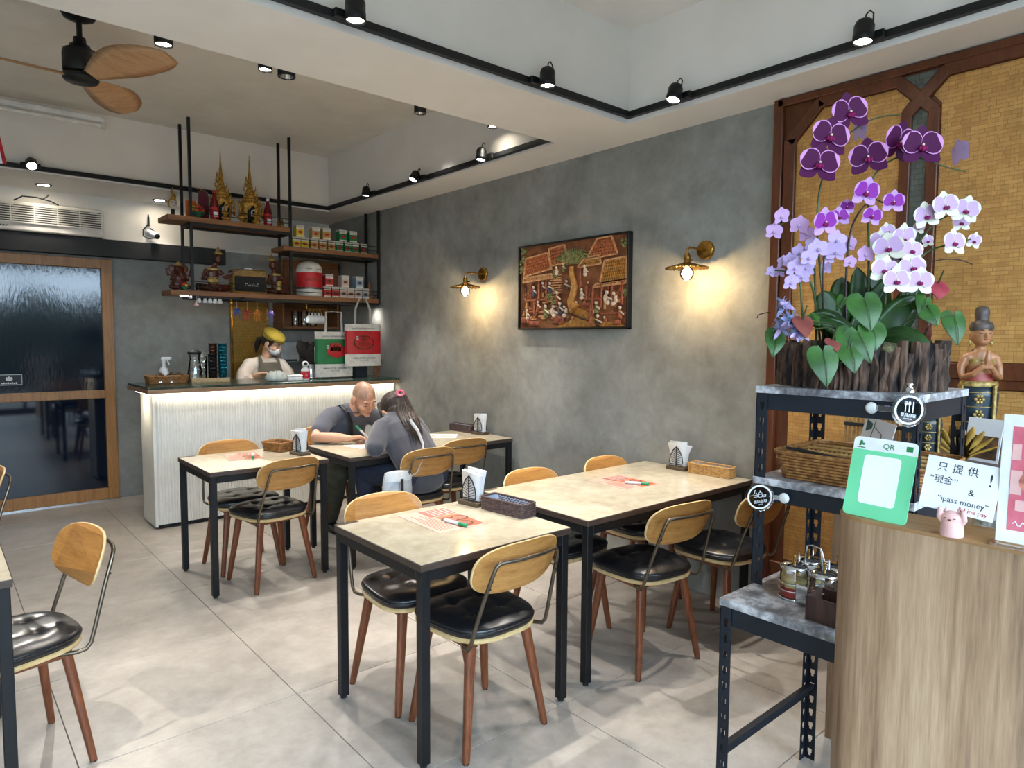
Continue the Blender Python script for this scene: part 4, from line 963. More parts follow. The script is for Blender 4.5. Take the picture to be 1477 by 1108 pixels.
for k,((x,y),c,l) in enumerate(zip(JP,('c0241c','7a3d14','d8c27a','8d5520'),('red chilli','brown sauce','pale vinegar','dark chilli powder'))):
    j=thing('sauce_jar','glass sauce jar of %s with steel lid in the caddy'%l,'jar',(cx+x,cy+y,.7525))
    part('glass_body',MB().lathe([(.001,.001),(.038,.001),(.040,.006),(.040,.088),(.037,.092)],n=24,cap=False),'glass',j)
    part('sauce',MB().lathe([(.001,.004),(.037,.004),(.037,.034),(.001,.034)],n=24),mat('sauce%d'%k,c,.35,scale=50),j)
    if k in (0,): part('oil',MB().lathe([(.001,.0345),(.037,.0345),(.037,.052),(.001,.052)],n=24),mat('sauce_oil','c9b66a',.3),j)
    part('lid',MB().lathe([(.041,.089),(.041,.096),(.030,.103),(.008,.106),(.001,.107)],n=24),'chrome',j)
    part('knob',MB().lathe([(.004,.106),(.004,.124),(.006,.128),(.001,.131)],n=12),'brass',j)
    part('spoon_handle',MB().tube([(.028,.0,.09),(.038,.004,.115),(.046,.008,.125)],.0025,6),'steel',j)
t=thing('toothpick_box','dark brown wood box in front of the sauce caddy','box',(1.90,.815,.7515))
part('box_body',MB().box(-.05,.05,-.055,.055,0,.006).box(-.05,.05,-.055,-.049,.006,.068,.001).box(-.05,.05,.049,.055,.006,.068,.001).box(-.05,-.044,-.049,.049,.006,.068,.001).box(.044,.05,-.049,.049,.006,.068,.001),wood('wenge','3f2a24','583d33','271714',3.,(14,14,1),.6),t)
# seen through the rack: folded bamboo screen, sketch card, fan leaves, postcard
t=thing('bamboo_screen','row of pale bamboo slats standing on the dark cabinet behind the basket','screen',(2.72,.98,1.1205))
for k in range(22): part('slat',MB().bar((0,-.16+.0155*k,0),(0.01,-.16+.0155*k,.15),.010,.006,.001),'wickerpale',t)
part('dark_tie',MB().box(-.006,.014,-.17,.17,.085,.098),'darkgrey',t)
t=thing('sketch_card','white card with a drawn potted plant leaning behind the wicker basket','card',(2.60,1.00,1.121))
km=leaning((2.60,1.00,1.121),R(10),R(-24),R(-8))
part('sheet',MB().box(-.07,.07,0,.13,-.001,.001,0,0,km),'paper',t,True)
part('pot_print',MB().prism([(-.045,.025),(-.005,.025),(.0,.055),(-.05,.055)],.001,.0014,0,km).prism([(-.055,.075),(-.03,.09),(-.03,.11),(-.06,.12)],.001,.0014,0,km),mat('print_teal','2c5a5c',.6),t,True)
part('line_print',MB().bar(km@Vector((-.025,.055,.0015)),km@Vector((-.02,.125,.0015)),.002,.002).bar(km@Vector((-.02,.10,.0015)),km@Vector((.02,.08,.0015)),.002,.002).bar(km@Vector((.02,.08,.0015)),km@Vector((.025,.03,.0015)),.002,.002),'ink',t,True)
t=thing('leaf_fan','golden woven palm leaf fan lying behind the rack','fan',(2.68,.74,1.121))
for k in range(9): 
    a=R(-60+15*k); part('leaf_blade',MB().rings([[(0+.0*u,w*.012,.01) for w in (-1,1)]+[(0,w*.012,.006) for w in (1,-1)] for u in (0,)]+[[(.0,math.sin(a)*r+w*.012*math.cos(a)*g,.012+math.cos(a)*r*.9) for w in (-1,1)]+[(.004,math.sin(a)*r+w*.012*math.cos(a)*g,.012+math.cos(a)*r*.9) for w in (1,-1)] for r,g in ((.04,1.2),(.09,1.4),(.13,.3))],0,True),mat('palm_leaf','b08a35',.55,c2='86641f',scale=30) if k==0 else bpy.data.materials['palm_leaf'],t)
t=thing('postcard','small colour postcard of a temple propped on the dark cabinet','postcard',(2.75,.70,1.121)); km=leaning((2.75,.70,1.121),R(8),R(-20))
part('sheet',MB().box(-.06,.06,0,.15,-.001,.001,0,0,km),'paper',t,True)
part('photo_print',MB().box(-.052,.052,.01,.09,.001,.0014,0,0,km),mat('print_brown','7b5a3c',.5,c2='2f2620',scale=30),t,True)
FLOWERS=[['dark',2.206,0.954,2.243,0.0589],['dark',2.145,0.986,2.165,0.061],['dark',2.106,0.998,2.078,0.061],['dark',2.266,0.917,2.11,0.0567],['dark',2.35,0.861,2.159,0.0632],['dark',2.338,0.79,2.131,0.061],['back',2.301,0.962,2.212,0.0392],['back',2.46,0.724,2.123,0.0392],['mid',2.213,0.899,1.992,0.0436],['mid',2.286,0.846,1.965,0.0349],['mid',2.213,0.878,1.918,0.0305],['mid',2.083,0.962,1.893,0.0436],['mid',2.189,0.966,1.924,0.0305],['mid',2.229,0.961,1.959,0.024],['pale',2.021,1.069,1.92,0.0262],['pale',2.025,1.094,1.877,0.0262],['pale',2.073,1.037,1.894,0.0283],['pale',2.106,1.03,1.871,0.0262],['pale',2.211,0.94,1.84,0.024],['pale',2.162,0.917,1.778,0.0196],['pale',2.195,0.885,1.801,0.0262],['lav',2.054,0.966,1.813,0.0305],['lav',2.106,1.05,1.813,0.0283],['lav',2.009,1.013,1.757,0.0283],['lav',2.073,1.012,1.758,0.0262],['lav',1.987,1.015,1.712,0.0262],['lav',2.129,0.944,1.843,0.0305],['lav',2.115,0.939,1.806,0.0283],['lav',2.033,1.046,1.785,0.0218],['lav',2.067,1.095,1.754,0.0196],['lav',2.006,1.091,1.75,0.0174],['lav',2.165,0.994,1.765,0.0218],['lav',2.022,0.978,1.785,0.0262],['lav',2.034,1.003,1.731,0.024],['lav',2.039,1.067,1.781,0.0196],['lav',2.123,1.017,1.839,0.024],['lav',2.119,0.964,1.791,0.0218],['white',2.351,0.773,1.921,0.0414],['white',2.373,0.729,1.947,0.0436],['white',2.432,0.691,1.937,0.0414],['white',2.477,0.715,1.907,0.0283],['white',2.4,0.709,1.837,0.0414],['white',2.529,0.692,1.854,0.0262],['white',2.205,0.823,1.815,0.0436],['white',2.26,0.805,1.846,0.0436],['white',2.257,0.777,1.807,0.0371],['white',2.161,0.815,1.744,0.0414],['white',2.246,0.769,1.754,0.0414],['white',2.175,0.787,1.712,0.0414],['white',2.249,0.749,1.712,0.0414],['white',2.282,0.879,1.849,0.0327],['white',2.312,0.869,1.881,0.0262],['white',2.418,0.788,1.853,0.0218],['white',2.398,0.809,1.894,0.0218],['white',2.292,0.798,1.785,0.0305],['white',2.273,0.815,1.791,0.0283]]
STEMS=[['dark_a',[[2.146,0.964,1.496],[2.14,0.983,1.648],[2.135,1.001,1.8],[2.136,1.01,1.909],[2.142,1.012,1.985],[2.157,1.006,2.057],[2.184,0.988,2.122],[2.239,0.973,2.185],[2.3,0.951,2.231],[2.357,0.917,2.257],[2.41,0.885,2.265]]],['dark_b',[[2.233,0.889,1.497],[2.247,0.893,1.671],[2.255,0.901,1.845],[2.279,0.917,1.957],[2.289,0.916,2.032],[2.311,0.901,2.08],[2.356,0.878,2.114],[2.394,0.847,2.125],[2.409,0.792,2.102],[2.455,0.751,2.081],[2.496,0.715,2.07]]],['mid',[[2.19,0.926,1.496],[2.194,0.939,1.67],[2.193,0.939,1.81],[2.195,0.93,1.884],[2.217,0.917,1.938],[2.248,0.893,1.975],[2.27,0.873,1.967],[2.289,0.855,1.95]]],['lav_a',[[2.133,0.976,1.496],[2.108,0.969,1.625],[2.093,0.967,1.752],[2.114,0.97,1.838]]],['lav_b',[[2.096,1.007,1.495],[2.06,1.009,1.603],[2.048,1.015,1.71],[2.053,1.03,1.775]]],['lav_c',[[2.129,0.979,1.496],[2.103,0.987,1.625],[2.074,0.993,1.71],[2.058,1.008,1.731],[2.028,1.049,1.749],[2.016,1.1,1.756]]],['pale',[[2.147,1.003,1.495],[2.152,1.017,1.693],[2.142,1.026,1.846],[2.108,1.034,1.904],[2.082,1.058,1.919],[2.055,1.08,1.904],[2.034,1.096,1.886]]],['white_a',[[2.303,0.829,1.497],[2.318,0.828,1.628],[2.342,0.818,1.747],[2.374,0.799,1.841],[2.387,0.766,1.897],[2.421,0.739,1.925],[2.454,0.712,1.934]]],['white_b',[[2.312,0.821,1.497],[2.31,0.81,1.648],[2.334,0.799,1.756],[2.37,0.773,1.813],[2.417,0.734,1.835],[2.499,0.693,1.857]]],['white_c',[[2.286,0.843,1.497],[2.241,0.839,1.604],[2.231,0.833,1.731],[2.25,0.823,1.805],[2.275,0.804,1.837]]],['twig',[[2.322,0.819,1.562],[2.381,0.81,1.739],[2.422,0.792,1.782],[2.468,0.754,1.797],[2.506,0.72,1.795],[2.534,0.695,1.782]]],['twig',[[1.992,1.082,1.624],[1.939,1.087,1.615],[1.934,1.091,1.604]]]]
STRAPS=[['strap',[[2.242,0.91,1.518],[2.261,0.919,1.65],[2.245,0.93,1.77]],0.0436],['strap',[[2.236,0.862,1.519],[2.246,0.81,1.625],[2.307,0.775,1.668]],0.0523],['strap',[[2.207,0.835,1.528],[2.185,0.752,1.565],[2.209,0.698,1.497]],0.0392],['strap',[[2.215,0.854,1.523],[2.174,0.785,1.541],[2.214,0.723,1.521]],0.0327],['strap',[[2.179,0.937,1.507],[2.172,0.981,1.638],[2.169,1.002,1.694]],0.0523],['strap',[[2.216,0.931,1.507],[2.225,0.978,1.673],[2.24,0.972,1.74]],0.048],['strap',[[2.204,0.916,1.518],[2.093,0.957,1.645],[2.033,0.99,1.581]],0.0349],['strap',[[2.269,0.9,1.518],[2.339,0.881,1.685],[2.324,0.915,1.775]],0.0436],['strap',[[2.179,0.884,1.514],[2.08,0.897,1.581],[2.025,0.945,1.597]],0.0327],['strap',[[2.287,0.896,1.507],[2.386,0.824,1.652],[2.42,0.816,1.741]],0.0392],['strap',[[2.196,0.922,1.507],[2.226,0.908,1.638],[2.304,0.85,1.736]],0.0305]]
HEARTS=[[[2.027,0.817,1.658],[2.017,0.79,1.564],0.0501],[[2.051,0.802,1.58],[2.036,0.783,1.509],0.0436],[[1.999,0.819,1.563],[2.003,0.781,1.474],0.0392],[[1.971,0.826,1.52],[1.957,0.805,1.447],0.0392],[[1.993,0.837,1.559],[1.951,0.839,1.473],0.0371],[[1.902,0.871,1.506],[1.887,0.849,1.409],0.0436],[[1.872,0.994,1.559],[1.843,0.987,1.489],0.0305],[[2.272,0.738,1.665],[2.232,0.742,1.613],0.0283],[[2.253,0.725,1.634],[2.25,0.697,1.582],0.0327],[[2.295,0.769,1.636],[2.294,0.746,1.663],0.0262],[[2.357,0.687,1.615],[2.339,0.668,1.525],0.0371],[[1.971,0.941,1.61],[1.968,0.914,1.579],0.0174],[[2.064,0.891,1.663],[2.027,0.893,1.625],0.0153]]
SPATHES=[[[2.368,0.739,1.716],[2.336,0.723,1.663],0.0371],[[1.872,0.919,1.597],[1.85,0.893,1.543],0.0283],[[1.953,0.87,1.539],[1.933,0.844,1.505],0.0218],[[2.37,0.775,1.541],[2.358,0.749,1.584],0.0218]]
THISTLES=[[[1.907,0.998,1.644],0.024],[[1.882,0.963,1.594],0.0371],[[1.876,0.938,1.563],0.0283],[[1.881,0.989,1.579],0.0262]]
# ================================================================ ORCHID ARRANGEMENT
PC=Vector((2.225,.905,1.392)); random.seed(8)
M['bark']=mat('tree_bark','5e4637',.9,c2='1d1411',scale=34,stretch=(1,1,.3),bmp=1.,detail=9.,lo=.40,hi=.62)
t=thing('bark_planter','oval planter of rough tree bark on top of the navy rack','planter',tuple(PC))
rx,ry,h=.185,.228,.128
part('trough',MB().lathe([(.001,0.001),(1,.001),(1,h*.9),(.93,h*.9),(.93,.03),(.001,.03)],n=40,mx=Matrix.Diagonal((rx*.95,ry*.95,1,1))),'blackm',t)
k=0; a=0.
while a<2*PI:
    w=random.uniform(.06,.14); hh=h*random.uniform(.86,1.16); c=Vector((rx*math.cos(a+w/2),ry*math.sin(a+w/2),0)); nrm=Vector((math.cos(a+w/2)/rx,math.sin(a+w/2)/ry,0)).normalized(); tn=Vector((-nrm.y,nrm.x,0)); L=w*.5*(abs(ry*math.cos(a))+abs(rx*math.sin(a))*1.0)*.55+.006
    rg=[]
    for z in (0,.25,.5,.75,1.):
        r=[]; 
        for u,d in ((-1,.0),(-.6,.012),(0,.017),(.6,.012),(1,.0),(.5,-.012),(-.5,-.012)):
            j=random.uniform(-.006,.006); r.append(tuple(c+tn*(u*L*(1+j*12))+nrm*(d+j*1.3)+Vector((0,0,hh*z))))
        rg.append(r)
    part('bark_strip',MB().rings(rg,0,False),'bark',t); a+=w*.92; k+=1
part('moss',None or (lambda m:[m.ell((random.uniform(-.9,.9)*rx*.8,random.uniform(-.8,.8)*ry*.8,h*.9+random.uniform(0,.015)),(.03,.03,.018),7,5) for _ in range(40)] and m)(MB()),mat('dry_moss','6f6a48',.95,c2='3c3a26',scale=60,bmp=.8),t,kind='stuff')
for n_,c1,c2 in (('dark','540b49','3a0731'),('edge','d59ad0','c684c4'),('mid','9636a2','742288'),('midp','c79fd8','b78acc'),('pale','c7a2c8','b088b6'),('lav','bfa8cf','a78fbd'),('white','dcdac8','cfcabb'),('whitep','c4a6c8','b391ba'),('lip','6a1348','8e1c5c'),('liplt','efe0d0','e0c8a8')):
    M['p_'+n_]=mat('petal_'+n_,c1,.6,c2=c2,scale=70,spec=.2)
for n_,c1,c2 in (('strap','2b4a1c','1c3312'),('heart','355f24','26471a'),('stem','47552c','333d20'),('stake','3d2a24','2a1c18'),('spathe','a3404a','862f3a'),('spathe2','84463f','6d352f'),('thistle','8f93bb','5f6b8c')):
    M['g_'+n_]=mat('plant_'+n_,c1,.36,c2=c2,scale=22,spec=.32)
def petal(L,Wd,cup=.12,edge=False,mi=0,pw=.8):
    # petal along +y from origin, in the xy plane, cupping toward +z
    m=MB(); rows=7; cols=(-1,-.91,-.45,0,.45,.91,1); vs=[]
    for i in range(rows):
        v=i/(rows-1); w=Wd*(math.sin(PI*min(1,max(.02,v*.93+.035)))**pw)
        for c in cols: vs.append((c*w,L*v,cup*L*(v*v-.2*v)+cup*.9*Wd*(c*c)*.5*math.sin(PI*v)))
    n=len(cols); fs=[]
    for i in range(rows-1):
        for j in range(n-1):
            e=edge and (j in (0,n-2) or i==rows-2); m.add([vs[i*n+j],vs[i*n+j+1],vs[(i+1)*n+j+1],vs[(i+1)*n+j]],[(0,1,2,3)],1 if e else mi,True)
    # thickness: a second skin just behind
    for i in range(rows-1):
        for j in range(n-1):
            e=edge and (j in (0,n-2) or i==rows-2); q=[vs[i*n+j],vs[(i+1)*n+j],vs[(i+1)*n+j+1],vs[i*n+j+1]]; m.add([(x,y,z-.02*L) for x,y,z in q],[(0,1,2,3)],1 if e else mi,True)
    return m
FM={}
def flower_meshes(kind):
    if kind in FM: return FM[kind]
    P_,S_,edge={'dark':('p_dark','p_dark',True),'mid':('p_mid','p_midp',True),'pale':('p_pale','p_pale',False),'lav':('p_lav','p_lav',False),'white':('p_whitep','p_white',True),'back':('p_lav','p_lav',False)}[kind]
    em={'dark':'p_edge','mid':'p_midp','white':'p_white'}.get(kind,P_)
    sep=MB()
    for a in (0,2.25,-2.25):
        q=petal(1.02,.37,.10); sep.v=sep.v; 
        mx=Mx((0,0,-.05),(0,0,a)); o=len(sep.v); sep.v+=[tuple(mx@Vector(v)) for v in q.v]; sep.f+=[tuple(i+o for i in f) for f in q.f]; sep.mi+=q.mi; sep.sm+=q.sm
    pe=petal(.94,.56 if kind!='lav' else .48,.08,edge,0,.62)
    lp=MB().ell((0,-.12,.14),(.10,.16,.12),8,6,0).ell((.13,-.10,.12),(.07,.12,.10),7,5,0).ell((-.13,-.10,.12),(.07,.12,.10),7,5,0).ell((0,.06,.14),(.06,.07,.08),7,5,1)
    r=(sep.mesh('sepals',[S_,em]),pe.mesh('petal',[P_,em]),lp.mesh('lip',['p_lip' if kind not in('pale','lav','back') else 'p_lav','p_liplt']))
    FM[kind]=r; return r
SPRAYS={}
def sp(n,label): 
    t=thing('orchid_plant',label,'orchid',tuple(PC+Vector((0,0,.06)))); SPRAYS[n]=t; return t
sp('dark_a','tall orchid spray of three deep purple blooms on the left, arching right')
sp('dark_b','tall orchid spray of deep purple blooms arching across the slate strip')
sp('mid','orchid spray with violet white-throated blooms in the middle height')
sp('pale','arching orchid spray of pale pink blooms reaching furthest left')
sp('lav','orchid clusters of small lavender blooms low on the left')
sp('white_a','orchid spray of white and lilac blooms high on the right')
sp('white_b','orchid spray of white and lilac blooms massed low on the right')
FD=Vector((-.66,-.745,.05))
def flower(t,kind,c,r,bud=False):
    se,pe,lp=flower_meshes(kind); off=t.location
    d=(FD+Vector((random.uniform(-.35,.35),random.uniform(-.35,.35),random.uniform(-.3,.15)))).normalized()
    if kind=='back': d=Vector((.5,.75,.2)).normalized() if c[0]<2.2 else Vector((.75,-.55,.1)).normalized()
    x=d.cross(Vector((0,0,1))).normalized()*-1; y=d.cross(x); roll=random.uniform(-.25,.25)
    x,y=x*math.cos(roll)+y*math.sin(roll),y*math.cos(roll)-x*math.sin(roll)
    if y.z<0: x,y=-x,-y
    mx=frame((0,0,0),x,y); q=mx.to_quaternion(); s=r*1.08
    f=link('flower',se,t,Vector(c)-off); f.rotation_mode='QUATERNION'; f.rotation_quaternion=q; f.scale=(s,s,s)
    for a in (1,-1):
        p=link('petal',pe,f,(0,.02,.03)); p.rotation_euler=(0,0,a*-1.18)
    link('lip',lp,f)
for F in FLOWERS:
    k,x,y,z,r=F[:5]
    if k=='dark': n='dark_a' if y>.80 else 'dark_b'
    elif k=='back': n='dark_a' if y>.80 else 'dark_b'
    elif k=='white': n='white_a' if (x>2.26 and z>1.65 and y<.82) else 'white_b'
    else: n={'mid':'mid','pale':'pale','lav':'lav'}[k]
    F.append(n)
# split the two dark sprays by their place along the planter
dk=sorted([F for F in FLOWERS if F[0]=='dark'],key=lambda f:-f[2])
for i,F in enumerate(dk): F[-1]='dark_a' if i<3 else 'dark_b'
for F in FLOWERS: flower(SPRAYS[F[-1]],F[0],F[1:4],F[4])
for n,pts in STEMS:
    key={'lav_a':'lav','lav_b':'lav','lav_c':'lav','white_c':'white_b','twig':'white_b'}.get(n,n)
    if n=='twig' and pts[0][1]>1.0: key='lav'
    P_=[Vector(p) for p in pts]; sm=[]
    for i in range(len(P_)-1):
        p0,p1,p2,p3=P_[max(0,i-1)],P_[i],P_[i+1],P_[min(len(P_)-1,i+2)]
        for u in (0,.33,.66): sm.append(.5*((2*p1)+(p2-p0)*u+(2*p0-5*p1+4*p2-p3)*u*u+(3*p1-p0-3*p2+p3)*u**3))
    sm.append(P_[-1]); k=len(sm)
    part('stem',MB().tube([tuple(p) for p in sm],[.0042-.0022*i/k if n!='twig' else .0018 for i in range(k)],7),'g_stem' if n not in('lav_a','twig','mid') else 'g_stake',SPRAYS[key],True)
def strap(pts,w):
    a,b,c=[Vector(p) for p in pts]; n=10; side=None; m=MB(); rg=[]
    for i in range(n+1):
        u=i/n; p=a*(1-u)**2+b*2*u*(1-u)+c*u*u; d=((b-a)*(1-u)+(c-b)*u).normalized()
        s=d.cross(FD).normalized(); nn=s.cross(d).normalized(); hw_=w*(math.sin(PI*min(1,.18+.80*u))**.6 if u<.985 else .05)
        if nn.dot(FD)<0: nn=-nn
        rg.append([tuple(p+s*(-hw_)+nn*hw_*.22),tuple(p+s*(-hw_*.5)+nn*hw_*.06),tuple(p),tuple(p+s*(hw_*.5)+nn*hw_*.06),tuple(p+s*hw_+nn*hw_*.22),tuple(p+s*(hw_*.5)+nn*(hw_*.06-.003)),tuple(p-nn*.003),tuple(p+s*(-hw_*.5)+nn*(hw_*.06-.003))])
    return m.rings(rg)
for i,(kind,pts,w) in enumerate(STRAPS):
    part('strap_leaf',strap(pts,w),'g_strap',SPRAYS[('white_b','mid','lav','dark_b','dark_a')[i%5]],True)
def heart(a,c,w,fold=.3):
    a,c=Vector(a),Vector(c); d=c-a; L=d.length; d.normalize(); s=d.cross(FD).normalized(); nn=s.cross(d).normalized()
    if nn.dot(FD)<0: nn=-nn
    m=MB(); rows=[(-.18,.38,.62),(-.10,.06,.86),(.05,0,.98),(.22,0,1.),(.42,0,.88),(.62,0,.64),(.82,0,.34),(1.,0,.03)]; vs=[]
    for v,inn,wd in rows:
        for u in (-1,-.66,-.33,0,.33,.66,1):
            lift=-fold*w*abs(u)**1.3*wd*.6+.10*L*math.sin(PI*max(0,v))*.6; vv=v if u!=0 else max(v,.0)
            vs.append(tuple(a+d*(L*(vv+(.10*abs(u)*(1-abs(u))*0)))+s*(u*wd*w)+nn*lift))
    n=7; fs=[(i*n+j,i*n+j+1,(i+1)*n+j+1,(i+1)*n+j) for i in range(len(rows)-1) for j in range(n-1)]
    m.add(vs,fs,0,True); m.add([tuple(Vector(v)-nn*.0025) for v in vs],[f[::-1] for f in fs],0,True); return m
an=thing('anthurium','anthurium with glossy heart-shaped leaves hanging over the bark planter','plant',tuple(PC+Vector((0,0,.07))))
for a,c,w in HEARTS:
    l=part('heart_leaf',heart(a,c,w),'g_heart',an,True)
    A,C_=Vector(a),Vector(c); part('midrib',MB().tube([tuple(A+FD*.004),tuple((A+C_)/2+FD*.012),tuple(C_+FD*.003)],.0012,5),'g_stem',l,True)
    b0=PC+Vector((random.uniform(-.05,.05),random.uniform(-.08,.08),.10)); part('petiole',MB().tube([tuple(b0),tuple((b0+A)/2+Vector((0,0,.05))),tuple(A)],.002,6),'g_stem',an,True)
for i,(a,c,w) in enumerate(SPATHES):
    l=part('spathe',heart(a,c,w,.1),'g_spathe' if i==0 else 'g_spathe2',an,True,label='red waxy flower bract')
    A=Vector(a); part('spadix',MB().tube([tuple(A+FD*.006),tuple(A+FD*.03+Vector((0,0,.035)))],[.003,.002],8),'g_stem',l,True)
    b0=PC+Vector((0,0,.10)); part('petiole',MB().tube([tuple(b0),tuple((b0+A)/2+Vector((0,0,.04))),tuple(A)],.0022,6),'g_stem',an,True)
th=thing('thistle_bunch','lilac blue thistle heads and star leaves at the left planter edge','plant',tuple(PC+Vector((-.1,.1,.08))))
for c,r in THISTLES:
    m=MB().ell(c,r*.5,10,7)
    for k in range(46):
        v=Vector((random.gauss(0,1),random.gauss(0,1),random.gauss(0,1))).normalized(); 
        m.tube([tuple(Vector(c)+v*r*.4),tuple(Vector(c)+v*r*1.0)],[.0016,.0004],4)
    part('thistle_head',m,'g_thistle',th)if False else part('thistle_head',m,'g_thistle',th,True)
    for k in range(6):
        a_=2*PI*k/6+random.random(); b_=Vector(c)+Vector((-.01,-.01,-.012)); e=b_+Vector((math.cos(a_)*.4-.25,math.sin(a_)*.4-.25,random.uniform(-.5,.3)))*r*2.4
        part('star_leaf',strap([tuple(b_),tuple((b_+e)/2+Vector((0,0,.008))),tuple(e)],.007),'g_thistle' if k%2 else 'p_lav',th,True)

# ================================================================ CARVED STATUES ON THE CABINET
def carved(label,x,y,zb,H_,gold=False):
    t=thing('carved_statue',label,'statue',(x,y,zb)); s=H_/.55
    f=Vector((-.80,-.60,0)).normalized(); r=Vector((-f.y,f.x,0))*-1  # r = figure's right... built in local axes then turned
    mx=frame((0,0,0),Vector((f.y,-f.x,0)),(0,0,1)); mx=Matrix(((f.y,-f.x,0,0),(-f.x,-f.y,0,0),(0,0,1,0),(0,0,0,1)))
    # local: x across, y back (-y is front)
    mx=Matrix((( -f.y,-f.x,0,0),(f.x,-f.y,0,0),(0,0,1,0),(0,0,0,1)))@Matrix.Scale(s,4)
    sk='wood_skin' if not gold else 'gold_skin'
    if sk not in M: M[sk]=mat(sk,'b07a52' if not gold else 'c39a3e',.4,c2='94613e' if not gold else '94701f',scale=14,bmp=.1)
    if 'skirt' not in M: M['skirt']=mat('skirt_lacquer','20313a',.3,c2='18252c'); M['wood_hair']=mat('wood_hair','5d4f47',.5,c2='3f352f',scale=40,stretch=(1,1,.2),bmp=.5); M['gilt']=mat('gilt','b59a58',.4,.3,c2='7c6430',scale=60,bmp=.4); M['wood_red']=mat('wood_red','9a3f34',.5)
    def P(m,n,mt,lb=None): 
        m.v=[tuple(mx@Vector(v)) for v in m.v]; return part(n,m,mt,t,label=lb)
    P(MB().box(-.075,.075,-.06,.06,0,.012,.004),'base','wood_hair')
    P(MB().lathe([(.058,.012),(.060,.04),(.064,.12),(.070,.20),(.064,.245),(.001,.25)],n=24,sx=1.,sy=.78),'skirt','skirt')
    P(MB().lathe([(.066,.238),(.067,.244),(.064,.256),(.060,.258)],n=24,sy=.8).lathe([(.062,.012),(.065,.02),(.0645,.045),(.061,.05)],n=24,sy=.8),'skirt_band','gilt')
    P(MB().box(.028,.040,-.062,-.045,.014,.245,.003).box(-.066,-.058,-.02,.02,.014,.245,.003),'skirt_fold','gilt')
    fl=MB()
    for z in (.075,.13,.19):
        for k in range(6): a=2*PI*k/6; fl.ell((-.018+.013*math.cos(a),-.053-.05*(z-.07),z+.013*math.sin(a)),(.007,.003,.007),7,5)
        fl.ell((-.018,-.055-.05*(z-.07),z),(.005,.004,.005),7,5)
    P(fl,'flower_ornament','gilt')
    for z in (.10,.16,.215): P(MB().lathe([(.0665+.02*(z-.1),z-.0015),(.068+.02*(z-.1),z),(.0665+.02*(z-.1),z+.0015)],n=24,sy=.79,cap=False),'skirt_line','gilt')
    b=MB(); b.side=Vector((1,0,0))
    b.sweep([(0,0,.25),(0,0,.29),(0,0,.335),(0,0,.36)],[(.046,.034),(.040,.030),(.050,.033),(.042,.028)],16).sweep([(0,0,.36),(0,-.002,.405)],[.018,.017],12)
    b.sweep([(-.042,0,.350),(.042,0,.350)],[.020,.020],12)
    b.ell((0,-.006,.437),(.036,.038,.046),18,12).ell((0,-.018,.415),(.024,.024,.020),12,8).ell((0,-.046,.434),(.005,.007,.010),8,6)
    for sx in (-1,1):
        b.sweep([(sx*.054,0,.346),(sx*.066,-.002,.31),(sx*.064,-.012,.272),(sx*.040,-.046,.285),(sx*.014,-.062,.315)],[.016,.0145,.0135,.0115,.010],12)
        b.sweep([(sx*.006,-.062,.310),(sx*.005,-.066,.345),(sx*.002,-.066,.378)],[(.006,.012),(.006,.012),(.003,.006)],10)
        b.ell((sx*.036,.004,.428),(.006,.008,.018),8,6)
    b.v=[tuple(mx@Vector(v)) for v in b.v]
    fuse('body',b,sk,t,.0032*s,3,False)
    P(MB().lathe([(.037,.452),(.041,.462),(.040,.474),(.034,.486),(.024,.490),(.022,.497),(.025,.512),(.025,.530),(.019,.544),(.001,.549)],n=22),'hair_bun','wood_hair')
    P(MB().lathe([(.042,.310),(.0475,.322),(.0515,.338),(.046,.346)],n=20,sy=.66),'bodice','gilt')
    P(MB().lathe([(.050,.258),(.047,.268),(.0435,.288)],n=20,sy=.72),'sash','wood_red')
    fa=MB()
    for sx in (-1,1): fa.ell((sx*.014,-.0405,.443),(.0075,.002,.0022),8,5).tube([(sx*.006,-.042,.453),(sx*.015,-.041,.457),(sx*.024,-.036,.452)],.0013,5)
    P(fa,'eyes_and_brows','ink'); P(MB().ell((0,-.0425,.419),(.008,.003,.0028),8,5),'lips','wood_red')
    er=MB()
    for sx in (-1,1): er.ell((sx*.037,0,.405),(.007,.007,.012),8,6)
    P(er,'earring','gilt')
    return t
carved('carved wooden lady statue with bun and joined palms beside the orchids',3.13,.815,1.1205,.555)
carved('small gilded praying statue half hidden behind the bark planter',2.655,.835,1.1205,.345,True)
# ================================================================ BAR COUNTER
t=thing('bar_counter','white fluted bar counter with glowing light strip and dark green stone top','bar counter',(2.4,6.05,0))
fl_=[(3.49,6.20),(1.335,6.20),(1.335,5.835)]; nr=92; x0,x1=1.345,3.488; pw_=(x1-x0)/nr
for i in range(nr):
    for j in range(6):
        a=PI*j/5; fl_.append((x0+pw_*(i+.5-.46*math.cos(a)),5.835-.0105*math.sin(a)))
fl_.append((3.49,5.835))
part('fluted_front',MB().prism(fl_,.035,1.075,0,None,True),'flute',t,True)
part('plinth',MB().box(1.35,3.49,5.85,6.19,0,.035),'blackm',t,True)
part('end_panel',MB().box(1.315,1.336,5.828,6.21,.02,1.075,.002),'flute',t,True)
part('wood_edge',MB().box(1.262,3.494,5.725,6.42,1.088,1.122,.002),mat('counter_edge','8f7358',.45,c2='755b43',scale=20,stretch=(.3,3,3)),t,True)
part('stone_top',MB().box(1.268,3.494,5.731,6.42,1.122,1.140,.002),'greenstone',t,True)
part('light_strip',MB().box(1.32,3.47,5.800,5.812,1.0755,1.0879).box(1.290,1.302,5.80,6.25,1.0755,1.0879),'led',t,True)
def strip_lamp(nm,loc,aim,sx,sy,p):
    o=area(nm,loc,aim,sx,sy,p,(1,.88,.66)); return o
strip_lamp('strip_lamp',(2.4,5.778,1.07),(2.4,5.90,.0),2.15,.02,P_LED); 
